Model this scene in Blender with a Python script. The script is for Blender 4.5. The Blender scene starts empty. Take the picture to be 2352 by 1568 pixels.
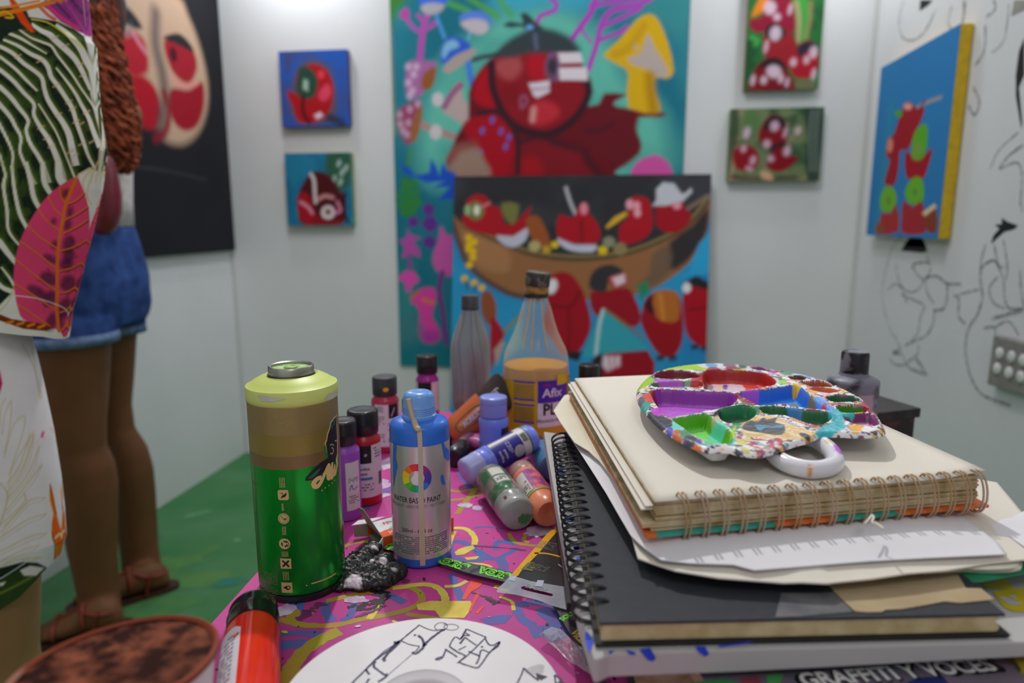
import bpy, bmesh, math, random
import numpy as np
from mathutils import Vector, Matrix
from mathutils.geometry import tessellate_polygon

random.seed(7)
rng = np.random.default_rng(7)
scene = bpy.context.scene
COL = scene.collection

# ------------------------------------------------------------------ camera, world, lights, exposure
F, CX, CY = 1568.0, 1176.0, 784.0            # focal length in pixels of the 2352 px frame (24 mm on 36 mm)
PITCH, YAW, CAMZ = math.radians(10.1), math.radians(8.1), 1.03
fwd = np.array([-math.sin(YAW)*math.cos(PITCH), math.cos(YAW)*math.cos(PITCH), -math.sin(PITCH)])
rgt = np.array([math.cos(YAW), math.sin(YAW), 0.0])
upv = np.cross(rgt, fwd)
RM = np.array([rgt, upv, fwd])
C0 = np.array([0, 0, CAMZ])
cam = bpy.data.cameras.new('camera')
cam.lens, cam.sensor_width = 24.0, 36.0
cam.clip_start, cam.clip_end = 0.02, 60
cam.dof.use_dof = True
cam.dof.focus_distance = 0.53
cam.dof.aperture_fstop = 4.6
camo = bpy.data.objects.new('camera', cam)
COL.objects.link(camo)
camo.matrix_world = Matrix(((rgt[0], upv[0], -fwd[0], 0), (rgt[1], upv[1], -fwd[1], 0),
                            (rgt[2], upv[2], -fwd[2], CAMZ), (0, 0, 0, 1)))
scene.camera = camo

scene.view_settings.view_transform = 'Standard'
scene.view_settings.look = 'None'
scene.view_settings.exposure = 0.0
scene.view_settings.gamma = 1.0
scene.view_settings.use_curve_mapping = False

world = bpy.data.worlds.new('hall_light')
scene.world = world
world.use_nodes = True
bg = world.node_tree.nodes['Background']
bg.inputs['Color'].default_value = (1.0, 0.97, 0.985, 1)
bg.inputs['Strength'].default_value = 0.44


def lamp(name, loc, target, power, radius, angle=None, blend=0.6, col=(1, 0.97, 0.93)):
    L = bpy.data.lights.new(name, 'SPOT' if angle else 'POINT')
    L.energy, L.color = power, col
    L.shadow_soft_size = radius
    if angle:
        L.spot_size, L.spot_blend = math.radians(angle), blend
    o = bpy.data.objects.new(name, L)
    COL.objects.link(o)
    o.location = loc
    d = Vector(target) - Vector(loc)
    o.rotation_euler = d.to_track_quat('-Z', 'Y').to_euler()
    return o


lamp('lamp_over_table', (-0.38, 1.52, 2.45), (0.06, 0.60, 0.8), 74, 0.030, 62, 0.9)
lamp('lamp_left_corner', (-1.22, 2.50, 2.16), (-1.22, 2.5, 0.0), 9.5, 0.05, None, 1.0, (0.95, 0.97, 1.0))
lamp('lamp_right_corner', (0.66, 2.50, 2.20), (0.66, 2.5, 0.0), 8.5, 0.05, None, 1.0, (0.95, 0.97, 1.0))
lamp('added_wash_back', (-0.35, 1.25, 2.70), (-0.35, 2.74, 0.70), 37, 0.12, 95, 1.0, (0.98, 0.98, 1.0))  # added wash light, brightens the back wall without the tabletop
lamp('added_wash_left', (-0.55, 1.70, 2.70), (-1.60, 1.75, 0.75), 33, 0.12, 100, 1.0, (0.98, 0.98, 1.0))  # added wash light for the left wall
lamp('added_wash_right', (0.05, 1.55, 2.70), (0.92, 1.70, 0.85), 30, 0.12, 100, 1.0, (0.98, 0.98, 1.0))  # added wash light for the right wall
lamp('added_fill_behind', (0.45, -0.9, 2.6), (0.1, 0.6, 0.7), 24, 0.30, 90, 0.8)  # added soft fill, opens the shadows on faces towards the camera


# ------------------------------------------------------------------ measuring helpers
def ray(x, y):
    return RM.T @ np.array([(x-CX)/F, -(y-CY)/F, 1.0])


def atz(x, y, z):
    d = ray(x, y)
    return C0 + d*(z-CAMZ)/d[2]


def atY(x, y, Y):
    d = ray(x, y)
    return C0 + d*Y/d[1]


def atX(x, y, X):
    d = ray(x, y)
    return C0 + d*X/d[0]


def atD(x, y, D):
    return C0 + ray(x, y)*D


def atplane(x, y, p, n):
    d = ray(x, y)
    return C0 + d*np.dot(np.asarray(p)-C0, n)/np.dot(d, n)


def proj(p):
    q = RM @ (np.asarray(p, float)-C0)
    return CX+F*q[0]/q[2], CY-F*q[1]/q[2], q[2]


def zof(B, y):
    """height of the point above B seen at image row y, and its depth"""
    q = RM @ (np.asarray(B)-C0)
    rz = RM[:, 2]
    k = y-CY
    t = -(F*q[1]+k*q[2])/(F*rz[1]+k*rz[2])
    return t, (q+t*rz)[2]


def K(ox, oy, s):
    return lambda pts: [(ox+x/s, oy+y/s) for x, y in pts]


# ------------------------------------------------------------------ colour and materials
def lin(c, e=1.0):
    c = np.asarray(c, float)/255.0
    l = np.where(c <= 0.04045, c/12.92, ((c+0.055)/1.055)**2.4)
    return np.minimum(l/e, 0.86)


MATS = {}


def M(name, rgb, rough=0.5, metal=0.0, e=0.75, spec=0.5, var=0.10, vs=60, bump=0.0, bs=250, trans=0.0, alpha=1.0,
      coat=0.0, ior=1.45, rgb2=None, t0=0.35, t1=0.65, aniso=0.0, emit=0.0):
    if name in MATS:
        return MATS[name]
    m = bpy.data.materials.new(name)
    m.use_nodes = True
    nt = m.node_tree
    b = nt.nodes['Principled BSDF']
    a = lin(rgb, e)
    c2 = lin(rgb2, e) if rgb2 is not None else a*(1-var*2)
    tc = nt.nodes.new('ShaderNodeTexCoord')
    nz = nt.nodes.new('ShaderNodeTexNoise')
    nz.inputs['Scale'].default_value = vs
    nz.inputs['Detail'].default_value = 4
    nt.links.new(tc.outputs['Object'], nz.inputs['Vector'])
    rp = nt.nodes.new('ShaderNodeValToRGB')
    rp.color_ramp.elements[0].position, rp.color_ramp.elements[1].position = t0, t1
    rp.color_ramp.elements[0].color = (*c2, 1)
    rp.color_ramp.elements[1].color = (*a, 1)
    nt.links.new(nz.outputs['Fac'], rp.inputs['Fac'])
    nt.links.new(rp.outputs['Color'], b.inputs['Base Color'])
    finish(nt, b, tc, rough, metal, spec, bump, bs, trans, alpha, coat, ior)
    if aniso:
        b.inputs['Anisotropic'].default_value = aniso
    MATS[name] = m
    return m


def finish(nt, b, tc, rough, metal, spec, bump, bs, trans=0, alpha=1, coat=0, ior=1.45):
    b.inputs['Roughness'].default_value = rough
    b.inputs['Metallic'].default_value = metal
    b.inputs['Specular IOR Level'].default_value = spec
    b.inputs['Transmission Weight'].default_value = trans
    b.inputs['Alpha'].default_value = alpha
    b.inputs['Coat Weight'].default_value = coat
    b.inputs['IOR'].default_value = ior
    if bump:
        n2 = nt.nodes.new('ShaderNodeTexNoise')
        n2.inputs['Scale'].default_value = bs
        n2.inputs['Detail'].default_value = 3
        nt.links.new(tc.outputs['Object'], n2.inputs['Vector'])
        bp = nt.nodes.new('ShaderNodeBump')
        bp.inputs['Strength'].default_value = bump
        bp.inputs['Distance'].default_value = 0.002
        nt.links.new(n2.outputs['Fac'], bp.inputs['Height'])
        nt.links.new(bp.outputs['Normal'], b.inputs['Normal'])


def MV(name, rough=0.6, spec=0.4, bump=0.0, bs=300, coat=0.0, inside=None, metal=0.0):
    """material that takes the mesh's own painted colours; inside = colour of the reverse of a cloth"""
    if name in MATS:
        return MATS[name]
    m = bpy.data.materials.new(name)
    m.use_nodes = True
    nt = m.node_tree
    b = nt.nodes['Principled BSDF']
    at = nt.nodes.new('ShaderNodeAttribute')
    at.attribute_name = 'Paint'
    tc = nt.nodes.new('ShaderNodeTexCoord')
    if inside is None:
        nt.links.new(at.outputs['Color'], b.inputs['Base Color'])
    else:
        g = nt.nodes.new('ShaderNodeNewGeometry')
        mx = nt.nodes.new('ShaderNodeMix')
        mx.data_type = 'RGBA'
        nt.links.new(g.outputs['Backfacing'], mx.inputs['Factor'])
        nt.links.new(at.outputs['Color'], mx.inputs['A'])
        mx.inputs['B'].default_value = (*lin(inside, 0.7), 1)
        nt.links.new(mx.outputs['Result'], b.inputs['Base Color'])
    finish(nt, b, tc, rough, metal, spec, bump, bs, 0, 1, coat)
    MATS[name] = m
    return m


# ------------------------------------------------------------------ object helpers
def root_loc(o):
    while o.parent is not None:
        o = o.parent
    return np.array(o.location)


def mk(name, V, Fc, mat, parent=None, smooth=True, paint=None, kind=None, label=None):
    V = np.asarray(V, float)
    if parent is not None:
        base = root_loc(parent)
    else:
        base = np.array([(V[:, 0].min()+V[:, 0].max())/2, (V[:, 1].min()+V[:, 1].max())/2, V[:, 2].min()])
    me = bpy.data.meshes.new(name)
    me.from_pydata((V-base).tolist(), [], Fc if isinstance(Fc, list) else Fc.tolist())
    if smooth:
        me.polygons.foreach_set('use_smooth', [True]*len(me.polygons))
    if isinstance(mat, (list, tuple)):
        for x in mat:
            me.materials.append(x)
    else:
        me.materials.append(mat)
    if paint is not None:
        at = me.color_attributes.new('Paint', 'FLOAT_COLOR', 'POINT')
        c = np.ones((len(V), 4), np.float32)
        c[:, :3] = paint
        at.data.foreach_set('color', c.ravel())
    me.update()
    o = bpy.data.objects.new(name, me)
    COL.objects.link(o)
    if parent is not None:
        o.parent = parent
    else:
        o.location = base
    if kind:
        o['kind'] = kind
    if label:
        o['label'] = label
    return o


def thing(name, label, cat, loc, group=None):
    o = bpy.data.objects.new(name, None)
    COL.objects.link(o)
    o.empty_display_size = 0.05
    o.location = [float(v) for v in loc]
    o['label'], o['category'] = label, cat
    if group:
        o['group'] = group
    return o


def tag(o, label, cat, group=None):
    o['label'], o['category'] = label, cat
    if group:
        o['group'] = group
    return o


def frame_of(axis):
    a = np.asarray(axis, float)
    a = a/np.linalg.norm(a)
    h = np.array([0, 0, 1.0]) if abs(a[2]) < 0.9 else np.array([1.0, 0, 0])
    u = np.cross(h, a)
    u /= np.linalg.norm(u)
    return u, np.cross(a, u), a


def lathe_vf(prof, org, axis=(0, 0, 1), seg=48, squash=1.0, su=None):
    u, v, a = frame_of(axis)
    if abs(a[2]) > 0.999:
        u, v = np.array([1.0, 0, 0]), np.array([0, 1.0, 0])
    if su is not None:
        u = np.asarray(su, float)
        v = np.cross(a, u)
    th = np.linspace(0, 2*np.pi, seg, endpoint=False)
    V = []
    for r, t in prof:
        V.append(np.asarray(org)+t*a+r*(np.cos(th)[:, None]*u+squash*np.sin(th)[:, None]*v))
    V = np.concatenate(V)
    Fc = []
    n = len(prof)
    for i in range(n-1):
        for j in range(seg):
            k = (j+1) % seg
            Fc.append((i*seg+j, i*seg+k, (i+1)*seg+k, (i+1)*seg+j))
    if prof[0][0] > 1e-6:
        Fc.append(tuple(range(seg))[::-1])
    if prof[-1][0] > 1e-6:
        Fc.append(tuple((n-1)*seg+j for j in range(seg)))
    return V, Fc


def lathe(name, prof, org, mat, parent, axis=(0, 0, 1), seg=48, squash=1.0, open_=False, su=None, **kw):
    V, Fc = lathe_vf(prof, org, axis, seg, squash, su)
    if open_:
        Fc = [f for f in Fc if len(f) == 4]
    o = mk(name, V, Fc, mat, parent, True, **kw)
    sharp(o)
    return o


def sharp(o, ang=50):
    me = o.data
    try:
        me.set_sharp_from_angle(angle=math.radians(ang))
    except Exception:
        pass


def tube_vf(P, r, seg=8, closed=False, cap=True):
    P = np.asarray(P, float)
    n = len(P)
    r = np.full(n, r) if np.isscalar(r) else np.asarray(r)
    if closed:
        T = np.roll(P, -1, 0)-np.roll(P, 1, 0)
    else:
        T = np.gradient(P, axis=0)
    T /= np.linalg.norm(T, axis=1)[:, None]+1e-12
    u = frame_of(T[0])[0]
    V = []
    th = np.linspace(0, 2*np.pi, seg, endpoint=False)
    for i in range(n):
        u = u-T[i]*np.dot(u, T[i])
        u /= np.linalg.norm(u)+1e-12
        w = np.cross(T[i], u)
        V.append(P[i]+r[i]*(np.cos(th)[:, None]*u+np.sin(th)[:, None]*w))
    V = np.concatenate(V)
    Fc = []
    for i in range(n if closed else n-1):
        i2 = (i+1) % n
        for j in range(seg):
            k = (j+1) % seg
            Fc.append((i*seg+j, i*seg+k, i2*seg+k, i2*seg+j))
    if cap and not closed:
        Fc.append(tuple(range(seg))[::-1])
        Fc.append(tuple((n-1)*seg+j for j in range(seg)))
    return V, Fc


def merge(parts):
    V, Fc, n = [], [], 0
    for v, f in parts:
        V.append(np.asarray(v))
        Fc += [tuple(i+n for i in q) for q in f]
        n += len(v)
    return np.concatenate(V), Fc


def tube(name, P, r, mat, parent, seg=8, closed=False, **kw):
    V, Fc = tube_vf(P, r, seg, closed)
    return mk(name, V, Fc, mat, parent, True, **kw)


def smooth_line(P, n=8, closed=False):
    P = np.asarray(P, float)
    m = len(P)
    out = []
    rngm = m if closed else m-1
    for i in range(rngm):
        if closed:
            p0, p1, p2, p3 = P[(i-1) % m], P[i], P[(i+1) % m], P[(i+2) % m]
        else:
            p0, p1, p2, p3 = P[max(i-1, 0)], P[i], P[i+1], P[min(i+2, m-1)]
        for t in np.arange(n)/n:
            out.append(0.5*((2*p1)+(-p0+p2)*t+(2*p0-5*p1+4*p2-p3)*t*t+(-p0+3*p1-3*p2+p3)*t**3))
    if not closed:
        out.append(P[-1])
    return np.array(out)


def prism_vf(pts, z0, z1, top=None):
    """closed outline (x, y[, z ignored]) raised from z0 to z1; top = function giving extra height"""
    pts = [(p[0], p[1]) for p in pts]
    n = len(pts)
    area = sum(pts[i][0]*pts[(i+1) % n][1]-pts[(i+1) % n][0]*pts[i][1] for i in range(n))
    if area < 0:
        pts = pts[::-1]
    V = [(x, y, z0) for x, y in pts]+[(x, y, z1) for x, y in pts]
    tri = tessellate_polygon([[Vector((x, y, 0)) for x, y in pts]])
    Fc = [(i, (i+1) % n, n+(i+1) % n, n+i) for i in range(n)]
    for t in tri:
        a = [pts[k] for k in t]
        s = (a[1][0]-a[0][0])*(a[2][1]-a[0][1])-(a[2][0]-a[0][0])*(a[1][1]-a[0][1])
        t = tuple(t) if s > 0 else tuple(t)[::-1]
        Fc.append(tuple(n+k for k in t))
        Fc.append(tuple(t)[::-1])
    return np.array(V), Fc


def prism(name, pts, z0, z1, mat, parent, smooth=False, bevel=0, **kw):
    V, Fc = prism_vf(pts, z0, z1)
    o = mk(name, V, Fc, mat, parent, smooth, **kw)
    if bevel:
        bev(o, bevel)
    return o


def bev(o, w, seg=2):
    b = o.modifiers.new('edge', 'BEVEL')
    b.width, b.segments = w, seg
    b.limit_method = 'ANGLE'
    return o


def box_vf(x0, y0, z0, x1, y1, z1, rot=0, piv=None):
    V = np.array([(x, y, z) for z in (z0, z1) for y in (y0, y1) for x in (x0, x1)], float)
    if rot:
        c, s = math.cos(rot), math.sin(rot)
        p = np.array(piv if piv is not None else ((x0+x1)/2, (y0+y1)/2))
        q = V[:, :2]-p
        V[:, 0], V[:, 1] = p[0]+q[:, 0]*c-q[:, 1]*s, p[1]+q[:, 0]*s+q[:, 1]*c
    return V, [(0, 2, 3, 1), (4, 5, 7, 6), (0, 1, 5, 4), (2, 6, 7, 3), (0, 4, 6, 2), (1, 3, 7, 5)]


def box(name, x0, y0, z0, x1, y1, z1, mat, parent=None, bevel=0.0, **kw):
    V, Fc = box_vf(x0, y0, z0, x1, y1, z1)
    o = mk(name, V, Fc, mat, parent, False, **kw)
    if bevel:
        bev(o, bevel)
    return o


def struct(o):
    o['kind'] = 'structure'
    return o


# ---- flat print: polygons, ribbons and lettering laid on a surface through a map (u, v) -> point
def flat_map(o, ux, uy):
    o, ux, uy = np.asarray(o, float), np.asarray(ux, float), np.asarray(uy, float)
    return lambda uv: o+uv[:, :1]*ux+uv[:, 1:2]*uy


def cyl_map(org, axis, r, ref):
    """u = arc length around the cylinder from the direction ref, v = distance along the axis"""
    a = np.asarray(axis, float)/np.linalg.norm(axis)
    ref = np.asarray(ref, float)
    e1 = ref-a*np.dot(ref, a)
    e1 /= np.linalg.norm(e1)
    e2 = np.cross(a, e1)
    return lambda uv: np.asarray(org)+uv[:, 1:2]*a+r*(np.cos(uv[:, :1]/r)*e1+np.sin(uv[:, :1]/r)*e2)


TXT = {}


def text_vf(s, bold=0.0, shear=0.0):
    k = (s, bold, shear)
    if k not in TXT:
        cu = bpy.data.curves.new('txt', 'FONT')
        cu.body, cu.size, cu.offset, cu.shear = s, 1.0, bold, shear
        cu.resolution_u = 3
        cu.align_x = 'CENTER'
        cu.align_y = 'CENTER'
        o = bpy.data.objects.new('txt', cu)
        COL.objects.link(o)
        bpy.context.view_layer.update()
        dg = bpy.context.evaluated_depsgraph_get()
        me = bpy.data.meshes.new_from_object(o.evaluated_get(dg))
        V = np.array([v.co[:2] for v in me.vertices]).reshape(-1, 2)
        Fc = [tuple(p.vertices) for p in me.polygons]
        bpy.data.objects.remove(o)
        bpy.data.curves.remove(cu)
        bpy.data.meshes.remove(me)
        TXT[k] = (V, Fc)
    return TXT[k]


def text2d(s, x, y, h, rot=0, bold=0.0, shear=0.0, sx=1.0):
    """lettering of cap height h centred at x, y"""
    V, Fc = text_vf(s, bold, shear)
    V = V*h/0.7
    V = V*np.array([sx, 1])
    c, q = math.cos(rot), math.sin(rot)
    return np.stack([x+V[:, 0]*c-V[:, 1]*q, y+V[:, 0]*q+V[:, 1]*c], 1), Fc


def poly2d(pts):
    pts = [tuple(p) for p in pts]
    tri = tessellate_polygon([[Vector((x, y, 0)) for x, y in pts]])
    return np.array(pts, float), [tuple(t) for t in tri]


def grid2d(x0, y0, x1, y1, nx, ny=1):
    xs, ys = np.linspace(x0, x1, nx+1), np.linspace(y0, y1, ny+1)
    V = np.array([(x, y) for y in ys for x in xs])
    w = nx+1
    return V, [(j*w+i, j*w+i+1, (j+1)*w+i+1, (j+1)*w+i) for j in range(ny) for i in range(nx)]


def ribbon2d(pts, w, jit=0.0, n=6, closed=False, taper=False):
    P = smooth_line(pts, n, closed)
    m = len(P)
    T = np.roll(P, -1, 0)-np.roll(P, 1, 0) if closed else np.gradient(P, axis=0)
    T /= np.linalg.norm(T, axis=1)[:, None]+1e-12
    N = np.stack([-T[:, 1], T[:, 0]], 1)
    w = np.full(m, w) if np.isscalar(w) else np.interp(np.linspace(0, 1, m), np.linspace(0, 1, len(w)), w)
    if taper:
        w = w*np.clip(np.minimum(np.arange(m), m-1-np.arange(m))/(0.12*m)+0.35, 0, 1)
    a = w*(0.5+jit*(rng.random(m)-0.5))
    b = w*(0.5+jit*(rng.random(m)-0.5))
    V = np.concatenate([P+N*a[:, None], P-N*b[:, None]])
    Fc = [(i, (i+1) % m, m+(i+1) % m, m+i) for i in range(m if closed else m-1)]
    return V, Fc


def ell2d(x, y, rx, ry, rot=0, n=24, jit=0.0):
    t = np.linspace(0, 2*np.pi, n, endpoint=False)
    k = 1+jit*(rng.random(n)-0.5)
    c, s = math.cos(rot), math.sin(rot)
    X, Y = rx*k*np.cos(t), ry*k*np.sin(t)
    return poly2d(np.stack([x+X*c-Y*s, y+X*s+Y*c], 1))


def subdivide2d(V, Fc, w):
    """split print so that it can bend round a curved surface"""
    tri = []
    for f in Fc:
        for i in range(1, len(f)-1):
            tri.append((f[0], f[i], f[i+1]))
    V = [tuple(v) for v in V]
    for _ in range(4):
        if max(max(abs(V[a][0]-V[b][0]), abs(V[b][0]-V[c][0]), abs(V[a][0]-V[c][0])) for a, b, c in tri) < w:
            break
        mids, out = {}, []

        def md(a, b):
            k = (min(a, b), max(a, b))
            if k not in mids:
                mids[k] = len(V)
                V.append(((V[a][0]+V[b][0])/2, (V[a][1]+V[b][1])/2))
            return mids[k]
        for a, b, c in tri:
            x, y, z = md(a, b), md(b, c), md(c, a)
            out += [(a, x, z), (x, b, y), (z, y, c), (x, y, z)]
        tri = out
        if len(tri) > 40000:
            break
    return np.array(V), tri


def decal(name, shapes, mp, mat, parent, flip=None, **kw):
    V, Fc = merge(shapes)
    c0 = V.mean(0)[None]
    bend = mp(c0+[[.004, 0]])+mp(c0-[[.004, 0]])-2*mp(c0)
    if np.linalg.norm(bend) > 1e-5 and len(Fc) < 4000:
        V, Fc = subdivide2d(V, Fc, .0016)
    W = mp(V)
    # turn every face the way the surface faces
    e = 1e-4
    c = V.mean(0)[None]
    n = np.cross(mp(c+[[e, 0]])-mp(c), mp(c+[[0, e]])-mp(c))[0]
    out = []
    for f in Fc:
        a, b, d = V[f[0]], V[f[1]], V[f[2]]
        s = (b[0]-a[0])*(d[1]-a[1])-(d[0]-a[0])*(b[1]-a[1])
        if len(f) > 3 and abs(s) < 1e-14:
            a, b, d = V[f[1]], V[f[2]], V[f[3]]
            s = (b[0]-a[0])*(d[1]-a[1])-(d[0]-a[0])*(b[1]-a[1])
        out.append(f if s > 0 else f[::-1])
    return mk(name, W, out, mat, parent, False, **kw)


# ---- painted surfaces: colours per vertex, brushed on in the surface's own (u, v) metres
_tab = rng.random((64, 64))


def vnoise(U, V, s):
    x, y = U*s, V*s
    i, j = np.floor(x).astype(int), np.floor(y).astype(int)
    fx, fy = x-i, y-j
    fx, fy = fx*fx*(3-2*fx), fy*fy*(3-2*fy)
    g = lambda a, b: _tab[a % 64, b % 64]
    return (g(i, j)*(1-fx)+g(i+1, j)*fx)*(1-fy)+(g(i, j+1)*(1-fx)+g(i+1, j+1)*fx)*fy


def fbm(U, V, s):
    return (vnoise(U, V, s)+0.5*vnoise(U+3.1, V+1.7, 2.1*s)+0.25*vnoise(U+9, V+4, 4.3*s))/1.75


class Pic:
    def __init__(s, uv, conv, k, e=0.45):
        s.uv, s.conv, s.k, s.e = uv, conv, k, e
        s.c = np.zeros((len(uv), 3))

    def P(s, pts):
        return np.array([s.conv(x, y) for x, y in pts])

    def fill(s, col):
        s.c[:] = lin(col, s.e)

    def _blend(s, idx, a, col):
        a = np.clip(a, 0, 1)[:, None]
        s.c[idx] = s.c[idx]*(1-a)+lin(col, s.e)*a

    def _near(s, Q, m):
        lo, hi = Q.min(0)-m, Q.max(0)+m
        return np.nonzero(np.all((s.uv > lo) & (s.uv < hi), axis=1))[0]

    def _dist(s, idx, Q, closed):
        p = s.uv[idx]
        d = np.full(len(p), 1e9)
        ins = np.zeros(len(p), bool)
        n = len(Q)
        for i in range(n if closed else n-1):
            a, b = Q[i], Q[(i+1) % n]
            ab = b-a
            L = np.dot(ab, ab)+1e-18
            t = np.clip(((p-a) @ ab)/L, 0, 1)
            q = a+t[:, None]*ab
            d = np.minimum(d, np.hypot(*(p-q).T))
            if closed:
                cr = ((a[1] > p[:, 1]) != (b[1] > p[:, 1]))
                if cr.any():
                    xi = a[0]+(p[:, 1]-a[1])*ab[0]/(ab[1] if abs(ab[1]) > 1e-15 else 1e-15)
                    ins ^= cr & (p[:, 0] < xi)
        return d, ins

    def poly(s, pts, col, soft=3, a=1.0, sm=0):
        Q = s.P(pts)
        if sm:
            Q = smooth_line(Q, sm, True)
        w = soft*s.k
        idx = s._near(Q, w)
        if len(idx) == 0:
            return
        d, ins = s._dist(idx, Q, True)
        sd = np.where(ins, d, -d)
        s._blend(idx, a*np.clip(0.5+sd/w, 0, 1), col)

    def line(s, pts, wid, col, soft=3, a=1.0, sm=5):
        Q = s.P(pts)
        if sm and len(Q) > 2:
            Q = smooth_line(Q, sm)
        w = soft*s.k
        r = wid*s.k/2
        idx = s._near(Q, w+r)
        if len(idx) == 0:
            return
        d, _ = s._dist(idx, Q, False)
        s._blend(idx, a*np.clip(0.5+(r-d)/w, 0, 1), col)

    def ell(s, x, y, rx, ry, col, rot=0, soft=3, a=1.0):
        t = np.linspace(0, 2*np.pi, 28, endpoint=False)
        c, q = math.cos(rot), math.sin(rot)
        X, Y = rx*np.cos(t), ry*np.sin(t)
        s.poly(np.stack([x+X*c-Y*q, y+X*q+Y*c], 1), col, soft, a)

    def blot(s, col, scale, lo, hi, a=1.0, box=None, off=0.0):
        n = fbm(s.uv[:, 0]+off, s.uv[:, 1]+off*1.7, scale)
        al = a*np.clip((n-lo)/(hi-lo), 0, 1)
        if box is not None:
            Q = s.P(box)
            idx = s._near(Q, 0)
            d, ins = s._dist(idx, Q, True)
            m = np.zeros(len(al))
            m[idx] = np.where(ins, np.clip(d/(6*s.k), 0, 1), 0)
            al = al*m
        s._blend(np.arange(len(al)), al, col)

    def shade(s, scale, amt):
        n = fbm(s.uv[:, 0]+5, s.uv[:, 1]+2, scale)
        s.c *= (1+amt*(n-0.5)*2)[:, None]


def grid_vf(nx, ny):
    w = nx+1
    i, j = np.meshgrid(np.arange(nx), np.arange(ny))
    a = (j*w+i).ravel()
    return np.stack([a, a+1, a+w+1, a+w], 1)

# ------------------------------------------------------------------ the room
XL, XR, YB, WH = -1.60, 0.92, 2.74, 2.42
m_wall = M('wall_paint', (226, 228, 230), 0.75, e=1.0, var=0.02, vs=3, spec=0.25, bump=0.03, bs=120)
m_floor = M('floor_green', (70, 112, 76), 0.75, e=0.62, rgb2=(52, 102, 62), vs=3.5, spec=0.12, bump=0.05, bs=60)
wl = struct(box('wall_left', XL-0.05, -1.2, 0, XL, YB+0.05, WH, m_wall))
wb = struct(box('wall_back', XL, YB, 0, XR, YB+0.05, WH, m_wall))
wr = struct(box('wall_right', XR, -1.2, 0, XR+0.05, YB+0.05, WH, m_wall))
fl = struct(box('floor', -2.6, -2.2, -0.05, 2.0, 3.4, 0, m_floor))
# paint spilled on the floor
fm = flat_map((0, 0, 0.0006), (1, 0, 0), (0, 1, 0))


_fl = [0]


def floor_spots(name, cols, spots):
    for x, y, rx, ry, rot in spots:
        p = atz(x, y, 0)
        _fl[0] += 1
        decal(name, [ell2d(p[0], p[1], rx, ry, rot, 22, 0.5)], flat_map((0, 0, 0.0004+.00015*_fl[0]), (1, 0, 0), (0, 1, 0)), cols, fl)


floor_spots('yellow_paint_stain', M('floor_yellow', (78, 116, 66), 0.8, e=0.62, vs=12, spec=0.1, rgb2=(58, 106, 64)),
            [(400, 1290, 0.10, 0.05, 0.6), (420, 1330, 0.16, 0.05, 0.2), (350, 1395, 0.13, 0.06, 0.4), (480, 1265, 0.05, 0.02, 0.9)])
floor_spots('pale_paint_stain', M('floor_pale', (96, 140, 104), 0.8, e=0.6, spec=0.1, vs=20, rgb2=(40, 110, 70)),
            [(545, 1240, 0.012, 0.01, 0), (455, 1180, 0.05, 0.012, 0.8), (535, 1335, 0.03, 0.02, 0.2)])
floor_spots('blue_paint_stain', M('floor_blue', (48, 104, 92), 0.8, e=0.62, spec=0.1, vs=20, rgb2=(54, 106, 72)),
            [(525, 1337, 0.045, 0.028, 0.4), (330, 1240, 0.06, 0.02, 0.5)])
mt = M('trim_white', (205, 207, 205), 0.6, e=1, var=0.02)
struct(box('trim_1', XR-0.012, YB-0.012, 0, XR, YB, WH, mt))
struct(box('trim_2', XL, YB-0.010, 0, XL+0.010, YB, WH, mt))

# sketches drawn on the right wall in charcoal and black paint
wm = flat_map((XR-0.0007, 0, 0), (0, 1, 0), (0, 0, 1))


def W(pts):
    out = []
    for x, y in pts:
        p = atX(x, y, XR)
        out.append((p[1], p[2]))
    return out


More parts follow.
